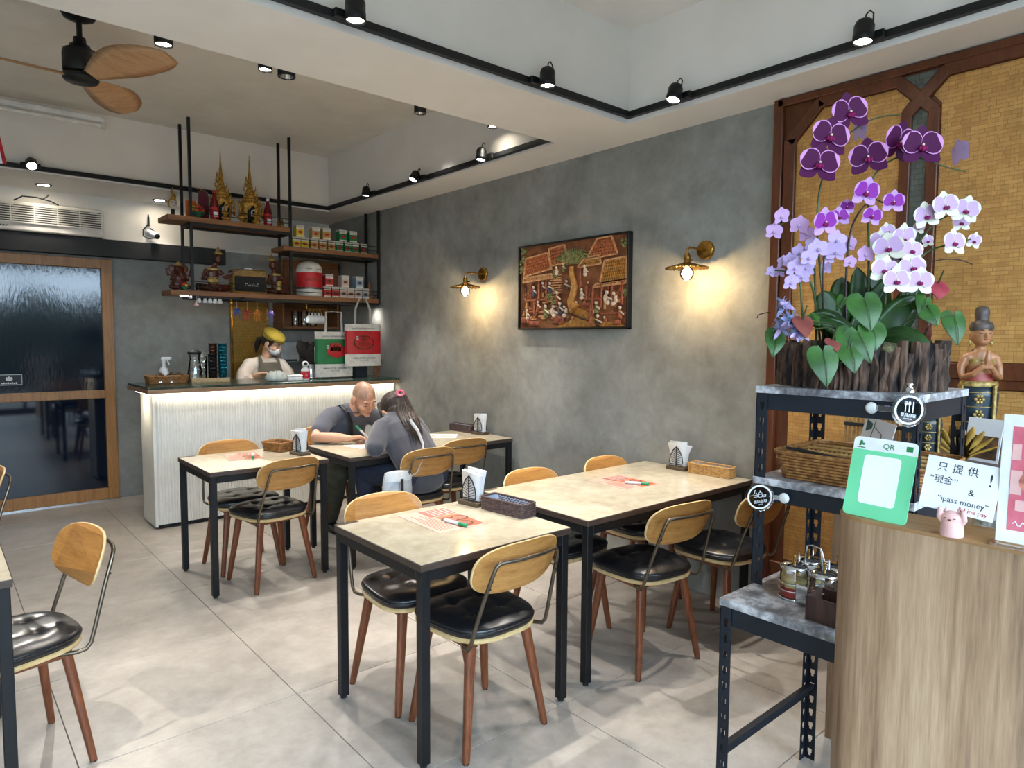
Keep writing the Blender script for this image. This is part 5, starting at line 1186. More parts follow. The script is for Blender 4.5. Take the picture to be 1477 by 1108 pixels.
d=bpy.data.objects['strip_lamp']; d.rotation_euler=(R(8),0,0)
strip_lamp('strip_lamp_end',(1.283,6.02,1.07),(1.29,6.02,0),.02,.38,3.)
part('underboard',MB().box(1.30,3.49,5.84,6.40,1.075,1.088),'white',t,True)

CT=1.1405
# ---- left group: basket, spray bottle, glasses; tray with carafe and cup stacks
basket('low wicker basket on the left end of the bar counter',(1.515,6.20,CT),R(-4),.30,.20,.062,'wicker',None,.10,6)
b=MB().lathe([(.001,0),(.034,0),(.037,.01),(.037,.085),(.030,.115),(.014,.135),(.0135,.165),(.016,.167),(.016,.185)],n=20)
t=thing('spray_bottle','white spray bottle standing in the wicker basket on bar counter','bottle',(1.500,6.22,CT+.006),R(-35)); part('bottle_body',b,'white_plastic',t)
part('trigger_head',MB().box(-.018,.055,-.011,.011,.185,.212,.006).box(.05,.064,-.007,.007,.196,.210,.002).bar((.030,0,.188),(.045,0,.150),.012,.008,.002),'white_plastic',t)
for k,(x,y,l) in enumerate(((1.455,6.15,'upturned clear glass bowl at basket front left'),(1.535,6.14,'upturned clear glass bowl at the basket middle'),(1.60,6.16,'upturned clear glass bowl at the basket right end'))):
    solo('glass_bowl',MB().lathe([(.055,0),(.054,.02),(.045,.05),(.025,.072),(.012,.075),(.012,.085),(.001,.086)],n=24,cap=False),'glass',l+' on bar counter','bowl',(x,y,CT+.006))
t=thing('serving_tray','pale speckled wooden tray on bar counter under the cup stacks','tray',(1.84,6.18,CT),R(-3))
part('tray_base',MB().box(-.155,.155,-.11,.11,0,.008,.002),mat('tray_wood','c3ab83',.6,c2='9c8560',scale=90),t)
for x0,x1,y0,y1 in ((-.155,.155,-.11,-.098),(-.155,.155,.098,.11),(-.155,-.143,-.098,.098),(.143,.155,-.098,.098)): part('tray_edge',MB().box(x0,x1,y0,y1,.008,.036,.002),bpy.data.materials['tray_wood'],t)
TT=CT+.0085
t=thing('glass_carafe','tall clear glass carafe with black stopper on counter tray','carafe',(1.735,6.18,TT))
part('glass_body',MB().lathe([(.001,.002),(.055,.002),(.060,.02),(.058,.08),(.043,.17),(.040,.20),(.050,.235),(.0525,.24)],n=28,cap=False),'glass',t)
part('water',MB().lathe([(.001,.005),(.056,.006),(.057,.02),(.055,.08),(.050,.11),(.001,.11)],n=24),glass('water',(.93,.97,.97),.02,.08),t)
part('stopper',MB().lathe([(.044,.232),(.055,.238),(.056,.252),(.040,.256),(.028,.268),(.018,.27),(.001,.271)],n=24),'blackm',t)
t=thing('tumbler_stack','stack of clear dimpled glass tumblers behind the carafe','glasses',(1.815,6.235,TT))
for k in range(4): part('tumbler',MB().lathe([(.001,.001),(.030,.001),(.034,.05),(.037,.10),(.039,.105)],(0,0,.052*k),20,cap=False),'glass',t)
M['teal']=mat('teal_foil','1f7f93',.2,.75,c2='125263',scale=60,bmp=.3); M['bronzefoil']=mat('bronze_foil','6e4a38',.25,.7,c2='432c22',scale=60,bmp=.3); M['gunfoil']=mat('gunmetal_foil','3b3a3c',.22,.8,c2='211f22',scale=60,bmp=.3)
def cups(label,x,y,n,m,r=.036):
    t=thing('cup_stack',label,'cups',(x,y,TT)); dz=.030
    for k in range(n): part('cup',MB().lathe([(.001,.001),(r*.82,.001),(r*.86,.006),(r*.97,.075),(r*1.03,.078),(r*1.03,.084),(r*.95,.084)],(0,0,dz*k),22),m,t)
cups('short stack of gunmetal patterned cups on counter tray',1.865,6.14,6,'gunfoil',.033)
cups('tall stack of bronze patterned cups on counter tray',1.905,6.24,9,'bronzefoil',.036)
cups('tall stack of teal patterned cups on counter tray',1.962,6.165,9,'teal',.038)
# ---- middle: plastic bag, foam tray, sanitiser, flat boxes
random.seed(6); b=MB().lathe([(.001,0),(.085,.004),(.095,.03),(.075,.06),(.045,.08),(.02,.085),(.001,.08)],n=30,sx=1.1,sy=.75)
b.v=[(x*(1+random.uniform(-.1,.1)),y*(1+random.uniform(-.1,.1)),z*(1+random.uniform(-.18,.18))) for x,y,z in b.v]
solo('plastic_bag',b,mat('clear_bag_film','c3c9c4',.2,c2='a7afa9',scale=30),'crumpled clear plastic bag on bar counter in front of staff','bag',(2.335,5.90,CT))
t=thing('foam_box','white takeaway box on bar counter beside the red-white bottle','box',(2.50,5.93,CT)); part('tray',MB().box(-.07,.07,-.055,.055,0,.035,.008),'white_plastic',t); part('lid',MB().box(-.072,.072,-.057,.057,.035,.052,.008),'white_plastic',t)
t=thing('pump_bottle','white and red printed bottle with round cap on bar counter','bottle',(2.615,5.93,CT))
part('bottle_body',MB().lathe([(.001,0),(.036,0),(.038,.008),(.038,.085),(.032,.10),(.018,.115),(.018,.122)],n=22),'white_plastic',t)
part('label_band',MB().lathe([(.0385,.012),(.0388,.016),(.0388,.078),(.0385,.082)],n=22,cap=False),'red',t)
part('cap',MB().ell((0,0,.145),(.030,.030,.030),16,10),'white_plastic',t)
part('cap_mark',MB().lathe([(.016,.0),(.012,.004),(.001,.004)],(0,0,0),16,mx=Mx((-.006,-.026,.150),(PI/2,0,-.25))),'blackm',t)
text('lettering','ชา',.022,frame((2.615-.005,5.93-.0395,CT+.045),(1,0,0),(0,0,1)),'paper',t)
t=thing('metal_jug','steel milk jug with handle on bar counter behind the printed bottle','jug',(2.72,6.05,CT))
part('jug_body',MB().lathe([(.001,0),(.045,0),(.046,.01),(.040,.08),(.036,.11),(.040,.135)],n=22,cap=False),'steel',t); part('handle',MB().tube([(.04,0,.12),(.07,0,.11),(.072,0,.05),(.044,0,.03)],.005,8),'steel',t)
t=thing('paper_towel_box','white paper towel dispenser on the wall behind the staff member','dispenser',(2.97,7.17,1.26)); part('housing',MB().box(-.10,.10,-.07,.075,0,.215,.012),'white_plastic',t); part('slot',MB().box(-.07,.07,-.073,-.069,.012,.03),'darkgrey',t)
random.seed(9); b=MB()
t=thing('black_cloth_bundle','bundle of black folded cloths hanging behind the counter','cloth',(2.93,6.55,1.29))
for k in range(9): part('fold',MB().rings([[(random.uniform(-.01,.01)+w*math.cos(a),w*.6*math.sin(a),z) for a in [2*PI*i/9 for i in range(9)]] for w,z in ((.01,.19),(.045,.14),(.055,.08),(.03,0))],0,True,True,False,Mx((random.uniform(-.05,.05),random.uniform(-.02,.02),random.uniform(-.05,.05)),(random.uniform(-.4,.4),random.uniform(-.7,.7),0))),mat('black_cloth','241d1a',.8) if k==0 else bpy.data.materials['black_cloth'],t)
part('hanging_bar',MB().tube([(0,.05,-.15),(0,.05,.2)],.006,6),'steel',t)
t=thing('paper_roll','white paper roll standing behind the green tote bag','roll',(2.985,6.40,1.36)); part('roll',MB().lathe([(.02,-.075),(.058,-.075),(.058,.075),(.02,.075)],n=24),'paper',t); part('spindle',MB().lathe([(.008,-.22),(.008,.1)],n=8),'steel',t); part('stand_foot',MB().lathe([(.05,-.222),(.05,-.21)],n=20),'steel',t)
t=thing('black_box','small black box on bar counter under the red tote bag','box',(3.255,6.10,CT)); part('box_body',MB().box(-.065,.065,-.05,.05,0,.115,.004),'navy',t); part('lid',MB().box(-.067,.067,-.052,.052,.115,.125,.002),'navy',t)
t=thing('straw_bundle','bundle of brown wooden sticks at the wall end of bar counter','sticks',(3.41,6.05,CT))
random.seed(3)
for k in range(14): part('stick',MB().bar((-.03+.0045*k,random.uniform(-.02,.02),0),(-.012+.0062*k,random.uniform(-.02,.02),.16+random.uniform(0,.03)),.006,.006),'shelfwood',t)

# ================================================================ HANGING SHELF
hs=thing('hanging_shelf','black steel and wood shelf unit hung from ceiling over the bar','shelf',(2.5,6.22,1.87))
rods=[(1.71,6.095,ZC),(1.71,6.35,ZC),(2.565,6.095,ZC),(2.565,6.35,ZC),(3.475,6.095,ZS),(3.475,6.35,ZS)]
for x,y,z in rods: part('hanging_rod',MB().box(x-.011,x+.011,y-.011,y+.011,1.862,z-.0005),'black',hs,True)
SH=[('top',1.525,2.555,2.487,2.530),('mid',2.49,3.465,2.322,2.362),('low',1.535,3.465,1.876,1.918)]
for n,x0,x1,z0,z1 in SH:
    part('shelf_board',MB().box(x0,x1,6.078,6.368,z0,z1,.003),'shelfwood',hs,True)
    a=max(x0,1.70); 
    if n=='mid': a=2.555
    for y in (6.095,6.35): part('bearer',MB().box(a,x1+.01,y-.010,y+.010,z0-.025,z0),'black',hs,True)
    for x in (a+.01,x1): part('bearer',MB().box(x-.010,x+.010,6.10,6.345,z0-.025,z0),'black',hs,True)
    for k,dz in enumerate((.035,.075)): part('guard_wire',MB().tube([(a,6.088,z1+dz),(x1+.01,6.088,z1+dz)],.003,6),'black',hs,True)
for x in (1.66,2.53,3.42): part('puck_light',MB().lathe([(.03,-.004),(.03,.0)],(x,6.16,1.875),20),'lens',hs,True)
for x in (1.66,2.53,3.42): spot('spot_lamp',(x,6.16,1.862),(x,6.30,0),(14 if x<3 else 5) if x>2 else 5,125,.8)
Z1,Z2,Z3=2.5305,2.3625,1.9185
# --- gold crowns
def crown(label,x,y,k=1.):
    t=thing('dance_crown',label,'headdress',(x,y,Z1))
    part('stand_neck',MB().lathe([(.06,0),(.06,.01),(.045,.03),(.04,.06)],n=20),'black',t)
    # head shell open at the front showing a black face
    part('face_mask',MB().ell((0,-.008,.105),(.062,.066,.090),20,14).lathe([(.03,0.0),(.034,.05)],n=14),'blackm',t,label='black mask inside the crown')
    part('face_paint',MB().bar((-.012,-.0745,.075),(-.012,-.0745,.12),.004,.010).bar((-.012,-.0755,.125),(.026,-.0755,.135),.006,.008).bar((.026,-.074,.132),(.018,-.078,.085),.007,.007),'paper',t,label='white brush mark')
    sh=MB(); rg=[]
    for z,r in ((.02,.076),(.06,.082),(.12,.084),(.17,.083),(.185,.088),(.19,.084)):
        ring=[]
        for i in range(29):
            a=-PI/2+.62+(2*PI-1.24)*i/28 if z<.14 else -PI/2+.02+(2*PI-.04)*i/28
            ring.append((r*math.cos(a),r*math.sin(a),z))
        rg.append(ring+[(p[0]*.93,p[1]*.93,p[2]) for p in ring[::-1]])
    sh.rings(rg,0,False,True); part('head_shell',sh,'gold',t)
    tier=MB(); r=.086; z=.185
    prof=[]
    for i in range(9):
        prof+= [(r,z),(r*1.05,z+.008),(r*.98,z+.018),(r*.80,z+.022)]; z+=.032+.006*(i>4)-.002*i*(i<4); r*=.79
    prof+=[(r*.9,z),(.006,z+.05),(.0035,z+.12),(.001,z+.16*k)]
    tier.lathe(prof,n=24); part('spire',tier,'gold',t)
    for j in range(22):
        i=j%7; a=2*PI*j/22*3.1; zz=.19+.042*(j%6); rr=.088*.80**((zz-.185)/.03)*1.02+.002
        q=Mx((rr*math.cos(a),rr*math.sin(a),zz),(0,0,a)); f_=MB()
        f_.tube([tuple(q@Vector(p)) for p in ((0,0,-.012),(.010,0,0),(.016,0,.014),(.010,0,.026),(.016,0,.040))],[.006,.0065,.005,.0035,.001],6); part('flame_ornament',f_,'gold',t)
    for s in (-1,1):
        e=MB().tube([(s*.078,-.02,.10),(s*.100,-.03,.07),(s*.098,-.03,.14),(s*.110,-.025,.19)],[.006,.012,.010,.001],8); part('ear_ornament',e,'gold',t)
    bd=MB()
    for i in range(30):
        a=2*PI*i/30; bd.ell((.090*math.cos(a),.090*math.sin(a),.192),(.007,.007,.008),7,5)
    part('bead_band',bd,'gold',t)
crown('taller gold spired dance crown with black face on the top shelf',2.005,6.24)
crown('second gold spired dance crown with black face, right one on top shelf',2.255,6.24,.9)
def figurine(label,x,y,z,s=1.,m='gold',name='gold_figurine'):
    t=thing(name,label,'figurine',(x,y,z)); b=MB()
    part('base',MB().lathe([(.030*s,0),(.030*s,.012*s),(.022*s,.018*s)],n=16),m,t)
    b.ell((0,0,.035*s),(.026*s,.020*s,.020*s),12,8).ell((0,0,.068*s),(.017*s,.013*s,.026*s),12,8).ell((0,-.002,.105*s),(.012*s,.013*s,.015*s),12,8)
    b.side=None
    for sx in (-1,1): b.sweep([(sx*.016*s,0,.085*s),(sx*.028*s,-.004*s,.068*s),(sx*.012*s,-.016*s,.060*s)],[.006*s]*3,8).sweep([(0,-.006*s,.024*s),(sx*.030*s,-.012*s,.024*s)],[.012*s,.009*s],8)
    fuse('body',b,m,t,.0025*s,2,False)
    part('headdress',MB().lathe([(.013*s,.112*s),(.010*s,.122*s),(.007*s,.135*s),(.001,.158*s)],n=12),m,t)
figurine('small gold seated figurine before the taller crown',2.00,6.125,Z1,1.0); figurine('small gold seated figurine before the right-hand crown',2.265,6.125,Z1,1.05)
solo('gold_bowl',MB().lathe([(.001,0),(.022,0),(.010,.012),(.012,.02),(.034,.04),(.037,.06),(.033,.058),(.001,.03)],n=20),'gold','small footed gold bowl between the two gold crowns','bowl',(2.135,6.12,Z1))
def syrup(label,x,y,mcap):
    t=thing('syrup_bottle',label,'bottle',(x,y,Z1))
    part('bottle_body',MB().lathe([(.001,0),(.033,0),(.035,.01),(.035,.13),(.030,.16),(.015,.20),(.013,.235)],n=22),mat('red_syrup','6d0f1c',.12,c2='560a14'),t)
    part('label_band',MB().lathe([(.0355,.02),(.0358,.025),(.0358,.11),(.0355,.115)],n=22,cap=False),'red',t); part('print',MB().box(-.02,.016,-.0372,-.0355,.03,.07,.0),'paper',t)
    part('cap',MB().lathe([(.015,.232),(.015,.258),(.001,.26)],n=16),mcap,t)
syrup('red syrup bottle with white cap right of the gold crowns',2.40,6.20,'white_plastic'); syrup('red syrup bottle partly behind the left gold crown',1.925,6.17,'red')
t=thing('velvet_case','dark red velvet pouch standing behind the left syrup bottle','case',(1.865,6.27,Z1)); part('case_body',MB().lathe([(.045,0),(.048,.02),(.048,.20),(.040,.25),(.012,.27),(.001,.272)],n=20,sy=.6),mat('velvet','5b1425',.95,sheen=.6),t); part('tassel',MB().tube([(0,-.02,.262),(-.04,-.03,.268),(-.07,-.03,.262)],.004,6),'gold',t)
t=thing('small_mask','small white-faced gold mask on black stand at shelf end','mask',(1.60,6.20,Z1)); part('stand',MB().lathe([(.028,0),(.026,.01),(.016,.02),(.016,.06)],n=14),'blackm',t); part('face',MB().ell((0,-.012,.10),(.030,.028,.038),16,10),mat('mask_white','d9cdbb',.45),t); part('hair_shell',MB().ell((0,.006,.11),(.038,.030,.042),16,10),'gold',t); part('flame',MB().tube([(0,0,.14),(.012,0,.175),(-.006,0,.205),(.004,0,.245)],[.024,.016,.010,.001],10),'gold',t); part('eyes',MB().ell((-.012,-.039,.106),(.006,.002,.003),7,5).ell((.012,-.039,.106),(.006,.002,.003),7,5).ell((0,-.040,.086),(.007,.002,.003),7,5),'ink',t)
def fruitbowl(label,x,y,z,cols,s=1.):
    t=thing('offering_bowl',label,'bowl',(x,y,z)); part('bowl',MB().lathe([(.02*s,0),(.014*s,.01*s),(.04*s,.03*s),(.045*s,.04*s),(.001,.03*s)],n=20),mat('bowl_green','2f6a4c',.4) if 'bowl_green' not in bpy.data.materials else bpy.data.materials['bowl_green'],t)
    for k,c in enumerate(cols):
        a=2*PI*k/len(cols); part('fruit',MB().ell((.026*s*math.cos(a),.026*s*math.sin(a),.052*s+.01*s*(k%2)),.017*s,10,7),c,t)
    part('fruit',MB().ell((0,0,.075*s),.018*s,10,7),cols[0],t)
M['orange']=mat('orange_fruit','d4661c',.5); M['leafg']=mat('green_leaf','3c6b2a',.5)
fruitbowl('bowl of orange and red fruit with leaves on the top shelf',1.785,6.17,Z1,['orange','red','leafg','yellow','orange','red'],1.35)
t=thing('orange_candle','stack of orange candles behind the top shelf fruit bowl','candles',(1.76,6.27,Z1))
for k in range(5): part('candle',MB().lathe([(.011,0),(.011,.16),(.004,.162),(.001,.172)],(-.03+.015*k,.004*(k%2),0),10),'orange',t)
figurine('tiny pale ornament figurine next to the right rod of top shelf',2.475,6.14,Z1,.55,'brass'); figurine('tiny brass ornament figurine at the right end of top shelf',2.525,6.18,Z1,.62,'brass')
# --- tea tins
M['tan']=mat('tin_tan','b99a55',.45,c2='a58848'); M['tinpink']=mat('tin_rose','cdb6ae',.45); M['tinblue']=mat('tin_blue','8fa9bd',.45); M['tinwhite']=mat('tin_white','d9d5cb',.4); M['darkgreen']=mat('tin_dark','33402c',.45)
def tin(label,x,z,col,y=6.20,w=.074,h=.104):
    t=thing('tea_tin',label,'tin',(x,y,z),0,'tea tins on the hanging shelf'); a=w/2
    part('tin_body',MB().box(-a,a,-a,a,0,h-.012,.003),col,t)
    part('lid',MB().box(-a-.001,a+.001,-a-.001,a+.001,h-.012,h,.003),'tinwhite',t)
    part('top_band',MB().box(-a*.97,a*.97,-a-.0008,-a+.001,h*.66,h*.87),'tinwhite',t); part('bottom_band',MB().box(-a*.97,a*.97,-a-.0008,-a+.001,.003,.016),'tinwhite',t)
    part('oval_mark',MB().lathe([(.022,.0),(.018,.0012),(.001,.0012)],n=18,sy=.62,mx=Mx((0,-a-.0002,h*.42),(PI/2,0,0))),'red' if col not in('red','tinpink','tinblue') else 'brownink',t)
o1=['outermost yellow tea tin in the bottom row by the middle rod','yellow tea tin second in the bottom row','tan tea tin next to the yellow pair, bottom row','tan tea tin in the centre of the bottom row','tan tea tin touching the green tins, bottom row','green tea tin touching the tan tins, bottom row','green tea tin second of the bottom greens','green tea tin third of the bottom greens','dark olive tea tin ending the bottom row by the wall']
for k,(x,c,l) in enumerate(zip((2.655,2.735,2.83,2.915,3.005,3.09,3.178,3.26,3.35),('yellow','yellow','tan','tan','tan','green','green','green','darkgreen'),o1)): tin(l+' of the middle shelf',x,Z2,c)
for x,c,l in ((2.69,'yellow','yellow tea tin standing alone on top of the yellow pair'),(2.845,'tan','left tan tea tin of the stacked upper pair'),(2.955,'tan','right tan tea tin of the stacked upper pair'),(3.125,'green','left green tea tin of the stacked upper pair'),(3.235,'green','right green tea tin of the stacked upper pair')): tin(l,x,Z2+.1045,c,6.20,.08,.112)
for x,c,l in ((2.955,'red','red tea tin beside the big drum, bottom shelf'),(3.04,'red','red tea tin next to the rose tins, bottom shelf'),(3.125,'tinpink','rose tea tin touching the red tins, bottom shelf'),(3.205,'tinpink','rose tea tin second, bottom shelf'),(3.285,'tinpink','rose tea tin next to the blue tin, bottom shelf'),(3.365,'tinblue','pale blue tea tin ending the bottom shelf row')): tin(l,x,Z3,c,6.20,.076,.104)
for x,c,l in ((2.975,'red','red tea tin stacked over the red pair, bottom shelf'),(3.145,'tinpink','rose tea tin stacked over the rose pair, bottom shelf'),(3.30,'tinblue','pale blue tea tin stacked high, bottom shelf')): tin(l,x,Z3+.1045,c,6.20,.082,.116)
figurine('small brown carved figurine squeezed at the wall end of bottom shelf',3.425,6.20,Z3,1.2,'shelfwood','carved_figurine')
t=thing('tea_drum','big white drum wrapped in red printed band, bottom shelf','drum',(2.795,6.215,Z3))
part('drum_body',MB().lathe([(.001,0),(.118,0),(.120,.01),(.120,.20),(.001,.20)],n=36),'tinwhite',t); part('red_band',MB().lathe([(.1208,.085),(.1212,.09),(.1212,.225),(.1195,.235),(.118,.24),(.10,.24)],n=36,cap=False),'red',t)
part('domed_lid',MB().lathe([(.122,.225),(.122,.245),(.112,.285),(.085,.315),(.04,.332),(.001,.335)],n=36),'tinwhite',t); part('base_rim',MB().lathe([(.121,.065),(.124,.07),(.124,.08),(.121,.085)],n=36,cap=False),'steel',t)
text('lettering','ชาตรามือ',.050,frame((2.79,6.092,Z3+.155),(1,0,0),(0,0,1)),'brownink',t); text('lettering','NUMBER ONE BRAND',.016,frame((2.79,6.0985,Z3+.255),(1,0,0),(0,0,1)),'ink',t)
# --- bottom shelf: carved statues, speaker, small things
def carvefig(label,x,y,z,s,kind):
    t=thing('carved_statue',label,'statue',(x,y,z)); b=MB(); b.side=None
    if 'rose_wood' not in M: M['rose_wood']=mat('rose_wood','5e2a18',.35,c2='3d180d',scale=14,stretch=(1,1,.3),bmp=.15)
    if kind=='ganesh':
        b.ell((0,0,.05),(.062,.045,.040),14,10).ell((0,-.01,.095),(.045,.038,.046),14,10).ell((0,-.004,.16),(.034,.034,.036),14,10)
        b.sweep([(0,-.034,.155),(-.002,-.050,.125),(.012,-.052,.095),(.022,-.05,.085)],[.014,.012,.009,.007],10)
        for sx in (-1,1):
            b.ell((sx*.045,.002,.165),(.026,.008,.030),10,8)
            b.sweep([(sx*.04,0,.125),(sx*.075,-.005,.11),(sx*.085,-.01,.155)],[.013,.011,.010],10).sweep([(sx*.04,0,.11),(sx*.06,-.02,.08),(sx*.045,-.045,.09)],[.013,.011,.010],10)
            b.sweep([(0,-.02,.025),(sx*.065,-.03,.028),(sx*.02,-.055,.022)],[.022,.018,.014],10)
        part('pedestal',MB().lathe([(.055,0),(.06,.012),(.05,.02)],n=20),'rose_wood',t)
    else:
        f=1 if kind=='mus' else -1
        b.sweep([(0,0,.03),(0,0,.09),(0,.004,.15),(f*.01,0,.19)],[(.050,.036),(.040,.030),(.052,.034),(.030,.026)],14)
        b.sweep([(f*.012,0,.19),(f*.024,-.006,.235)],[.018,.016],10).ell((f*.034,-.012,.262),(.030,.032,.042),14,10)
        b.sweep([(f*.04,-.008,.295),(f*.044,-.004,.335)],[.020,.008],10)
        b.sweep([(-.05,0,.165),(-.078,-.01,.10),(-.02,-.05,.10)],[.019,.016,.012],10).sweep([(.05,0,.165),(.095,-.025,.115),(.125,-.055,.15)] if kind=='mus' else [(.05,0,.165),(.07,-.03,.11),(.0,-.055,.12)],[.019,.016,.012],10)
        for sx in (-1,1): b.sweep([(0,-.005,.030),(sx*.115,-.012,.040),(sx*.03,-.065,.026)],[.034,.026,.018],12)
        part('pedestal',MB().box(-.10,.10,-.065,.05,0,.010,.004),'rose_wood',t)
    b.v=[(x_*s,y_*s,z_*s) for x_,y_,z_ in b.v]; fuse('body',b,'rose_wood',t,.0038,3,False)
    if kind!='ganesh':
        f=1 if kind=='mus' else -1
        part('crown',MB().lathe([(.030*s,0),(.033*s,.010*s),(.022*s,.022*s),(.006*s,.055*s),(.001,.065*s)],(f*.042*s,-.010*s,.295*s),14),'gilt',t)
        part('face_paint',MB().ell((f*.034*s+.010*s,-.043*s,.268*s),(.006*s,.002,.002),6,4).ell((f*.034*s-.008*s,-.044*s,.268*s),(.006*s,.002,.002),6,4).ell((f*.036*s,-.044*s,.246*s),(.007*s,.002,.003),6,4),'gilt',t)
        part('collar',MB().lathe([(.048*s,.0),(.052*s,.008*s),(.045*s,.018*s)],(f*.006*s,0,.170*s),18,sy=.75),'gilt',t)
        if kind=='mus':
            part('lute_neck',MB().bar((-.01*s,-.062*s,.10*s),(.20*s,-.085*s,.190*s),.014*s,.010*s,.002),'rose_wood',t); part('lute_body',MB().ell((-.02*s,-.062*s,.088*s),(.042*s,.020*s,.030*s),14,8),'gilt',t)
        else: part('drum',MB().lathe([(.024*s,0),(.030*s,.02*s),(.020*s,.05*s),(.030*s,.085*s),(.001,.086*s)],(0,-.062*s,.035*s),16),'gilt',t)
    else: part('crown',MB().lathe([(.030*s,.185*s),(.026*s,.2*s),(.010*s,.215*s),(.001,.22*s)],n=14),'gilt',t)
carvefig('carved rosewood elephant-headed statue with raised arms, left end of bottom shelf',1.635,6.21,Z3,1.12,'ganesh')
carvefig('carved rosewood seated musician with long lute left of the speaker',1.915,6.23,Z3,1.12,'mus')
carvefig('carved rosewood seated drummer with gilt crown right of the speaker',2.475,6.23,Z3,1.05,'drum')
fruitbowl('little bowl of red fruit in front of the elephant-headed statue',1.655,6.115,Z3,['red','orange','red','red','yellow'],.75)
solo('shot_glass',MB().lathe([(.001,.002),(.020,.002),(.024,.06),(.0225,.06),(.019,.006),(.001,.006)],n=18),'glass','small shot glass beside the left rod on bottom shelf','glass',(1.765,6.13,Z3))
t=thing('speaker','black and gold vintage loudspeaker with white script on bottom shelf','speaker',(2.21,6.20,Z3))
part('cabinet',MB().box(-.150,.150,-.055,.075,.002,.212,.010),mat('amp_gold','8a6a2c',.5,c2='70521d',scale=60),t); part('grille',MB().box(-.138,.138,-.0625,-.054,.012,.150,.004),mat('amp_cloth','15181b',.8,c2='0e1012',scale=120,bmp=.3),t)
part('gold_trim',MB().box(-.141,.141,-.0640,-.0625,.010,.013).box(-.141,.141,-.0640,-.0625,.149,.152),'brass',t); part('handle_strap',MB().tube([(-.03,0,.212),(-.02,0,.224),(.03,0,.224),(.04,0,.212)],.006,8),'paper',t)
text('lettering','Marshall',.038,frame((2.222,6.20-.0645,Z3+.076),(1,0,0),(-.02,0,1)),'paper',t)
# --- under the bottom shelf: bells, bulb ornament, mobiles
t=thing('glass_hanger','black hanging rail under the shelf holding upturned small cups','rail',(1.92,6.10,1.875)); part('rail',MB().box(-.20,.20,-.10,-.09,-.022,-.012).box(-.20,.20,.09,.10,-.022,-.012),'black',t)
for k in range(2): part('bracket',MB().box(-.19+.37*k,-.18+.37*k,-.10,.10,-.012,0),'black',t)
for k,x in enumerate((1.755,1.805,1.845,1.885,1.925,2.02)):
    solo('hanging_bell',MB().lathe([(.018,-.050),(.020,-.045),(.012,-.012),(.004,-.004),(.004,.0)],n=16),'white_plastic' if k<5 else 'brass',['first white hanging bell from the left rod','second white hanging bell from the left rod','third white hanging bell from the left rod','fourth white hanging bell from the left rod','fifth white hanging bell from the left rod','brass hanging bell beneath the musician statue'][k]+' under the shelf','bell',(x,6.085,1.868))
t=thing('pink_ornament','small pink glass drop hanging below the left shelf rod','ornament',(1.725,6.05,1.80)); part('cord',MB().tube([(0,0,.02),(0,0,.075)],.0012,5),'paper',t); part('drop',MB().ell((0,0,.0),(.020,.020,.014),12,8).lathe([(.012,.008),(.005,.028)],n=12),'pink',t)
for k,(x,c,l,z) in enumerate(((2.10,'2c62b5','blue',1.74),(2.19,'c23a2c','red',1.73),(2.28,'e08a1e','orange',1.73),(2.40,'7a68b0','violet',1.73))):
    t=thing('woven_mobile','%s woven ribbon mobile hanging from the shelf underside'%l,'ornament',(x,6.18,z)); part('cord',MB().tube([(0,0,.03),(0,0,1.850-z)],.0012,5),'paper',t); m_=mat('ribbon%d'%k,c,.5)
    part('star',(lambda b:[b.bar((0,0,.02),(.034*math.cos(a),.02*math.sin(a*2),.02+.030*math.sin(a)),.012,.006) for a in [2*PI*i/9 for i in range(9)]] and b)(MB()),m_,t)
    for i in range(4): part('tail',MB().bar((-.02+.013*i,0,.005),(-.028+.018*i,.005,-.045-.01*(i%2)),.008,.003),m_,t)
# ================================================================ BACK OF BAR
t=thing('gold_lattice_panel','tall gold pierced lattice panel behind the staff member','panel',(2.58,YB-.03,0)); part('lattice',MB().box(-.175,.175,0,.012,.02,1.96,.001),'goldpanel',t); part('side_frame',MB().box(-.195,-.175,-.012,.022,0,1.98,.002),'brass',t); part('side_frame',MB().box(.175,.195,-.012,.022,0,1.98,.002),'brass',t); part('top_frame',MB().box(-.175,.175,-.012,.022,1.96,1.98,.002),'brass',t)
t=thing('wall_cupboard','brown wooden wall cupboard with open glass niche behind the mugs','cupboard',(3.17,7.0,1.62))
part('carcass',MB().box(-.33,.31,.235,.247,0,.72).box(-.33,-.31,-.02,.235,0,.72,.002).box(.29,.31,-.02,.235,0,.72,.002).box(-.31,.29,-.02,.235,0,.025,.002).box(-.31,.29,-.02,.235,.27,.295,.002).box(-.31,.29,-.02,.235,.70,.72,.002),'shelfwood',t)
for k in range(2): dr=part('door',MB().box(-.308+.30*k,-.012+.30*k,-.038,-.021,.297,.70,.003),'shelfwood',t); part('knob',MB().ell((-.04+.06*k,-.045,.34),.009,8,6),'brass',dr)
for k,(x,l) in enumerate(((3.02,'clear glass jar'),(3.12,'clear glass jar'),(3.22,'clear glass jar'))):
    solo('glass_jar',MB().lathe([(.001,.002),(.038,.002),(.040,.02),(.040,.15),(.034,.17)],n=20,cap=False),'glass','clear glass jar in the cupboard niche, '+('leftmost','middle','rightmost')[k]+' of three','jar',(x,7.08,1.6455))
t=thing('mug_rail','brass rail with hooks holding white mugs under the hanging shelf','rail',(2.83,6.16,1.80)); part('rail',MB().tube([(-.10,0,0),(.24,0,0)],.004,8),'brass',t)
for k in range(2): part('drop_wire',MB().tube([(-.09+.32*k,0,0),(-.09+.32*k,0,.074)],.003,6),'brass',t)
for k in range(4): part('hook',MB().tube([(-.06+.035*k,0,0),(-.06+.035*k,0,-.03),(-.055+.035*k,-.006,-.042),(-.06+.035*k,-.012,-.034)],.002,6),'brass',t)
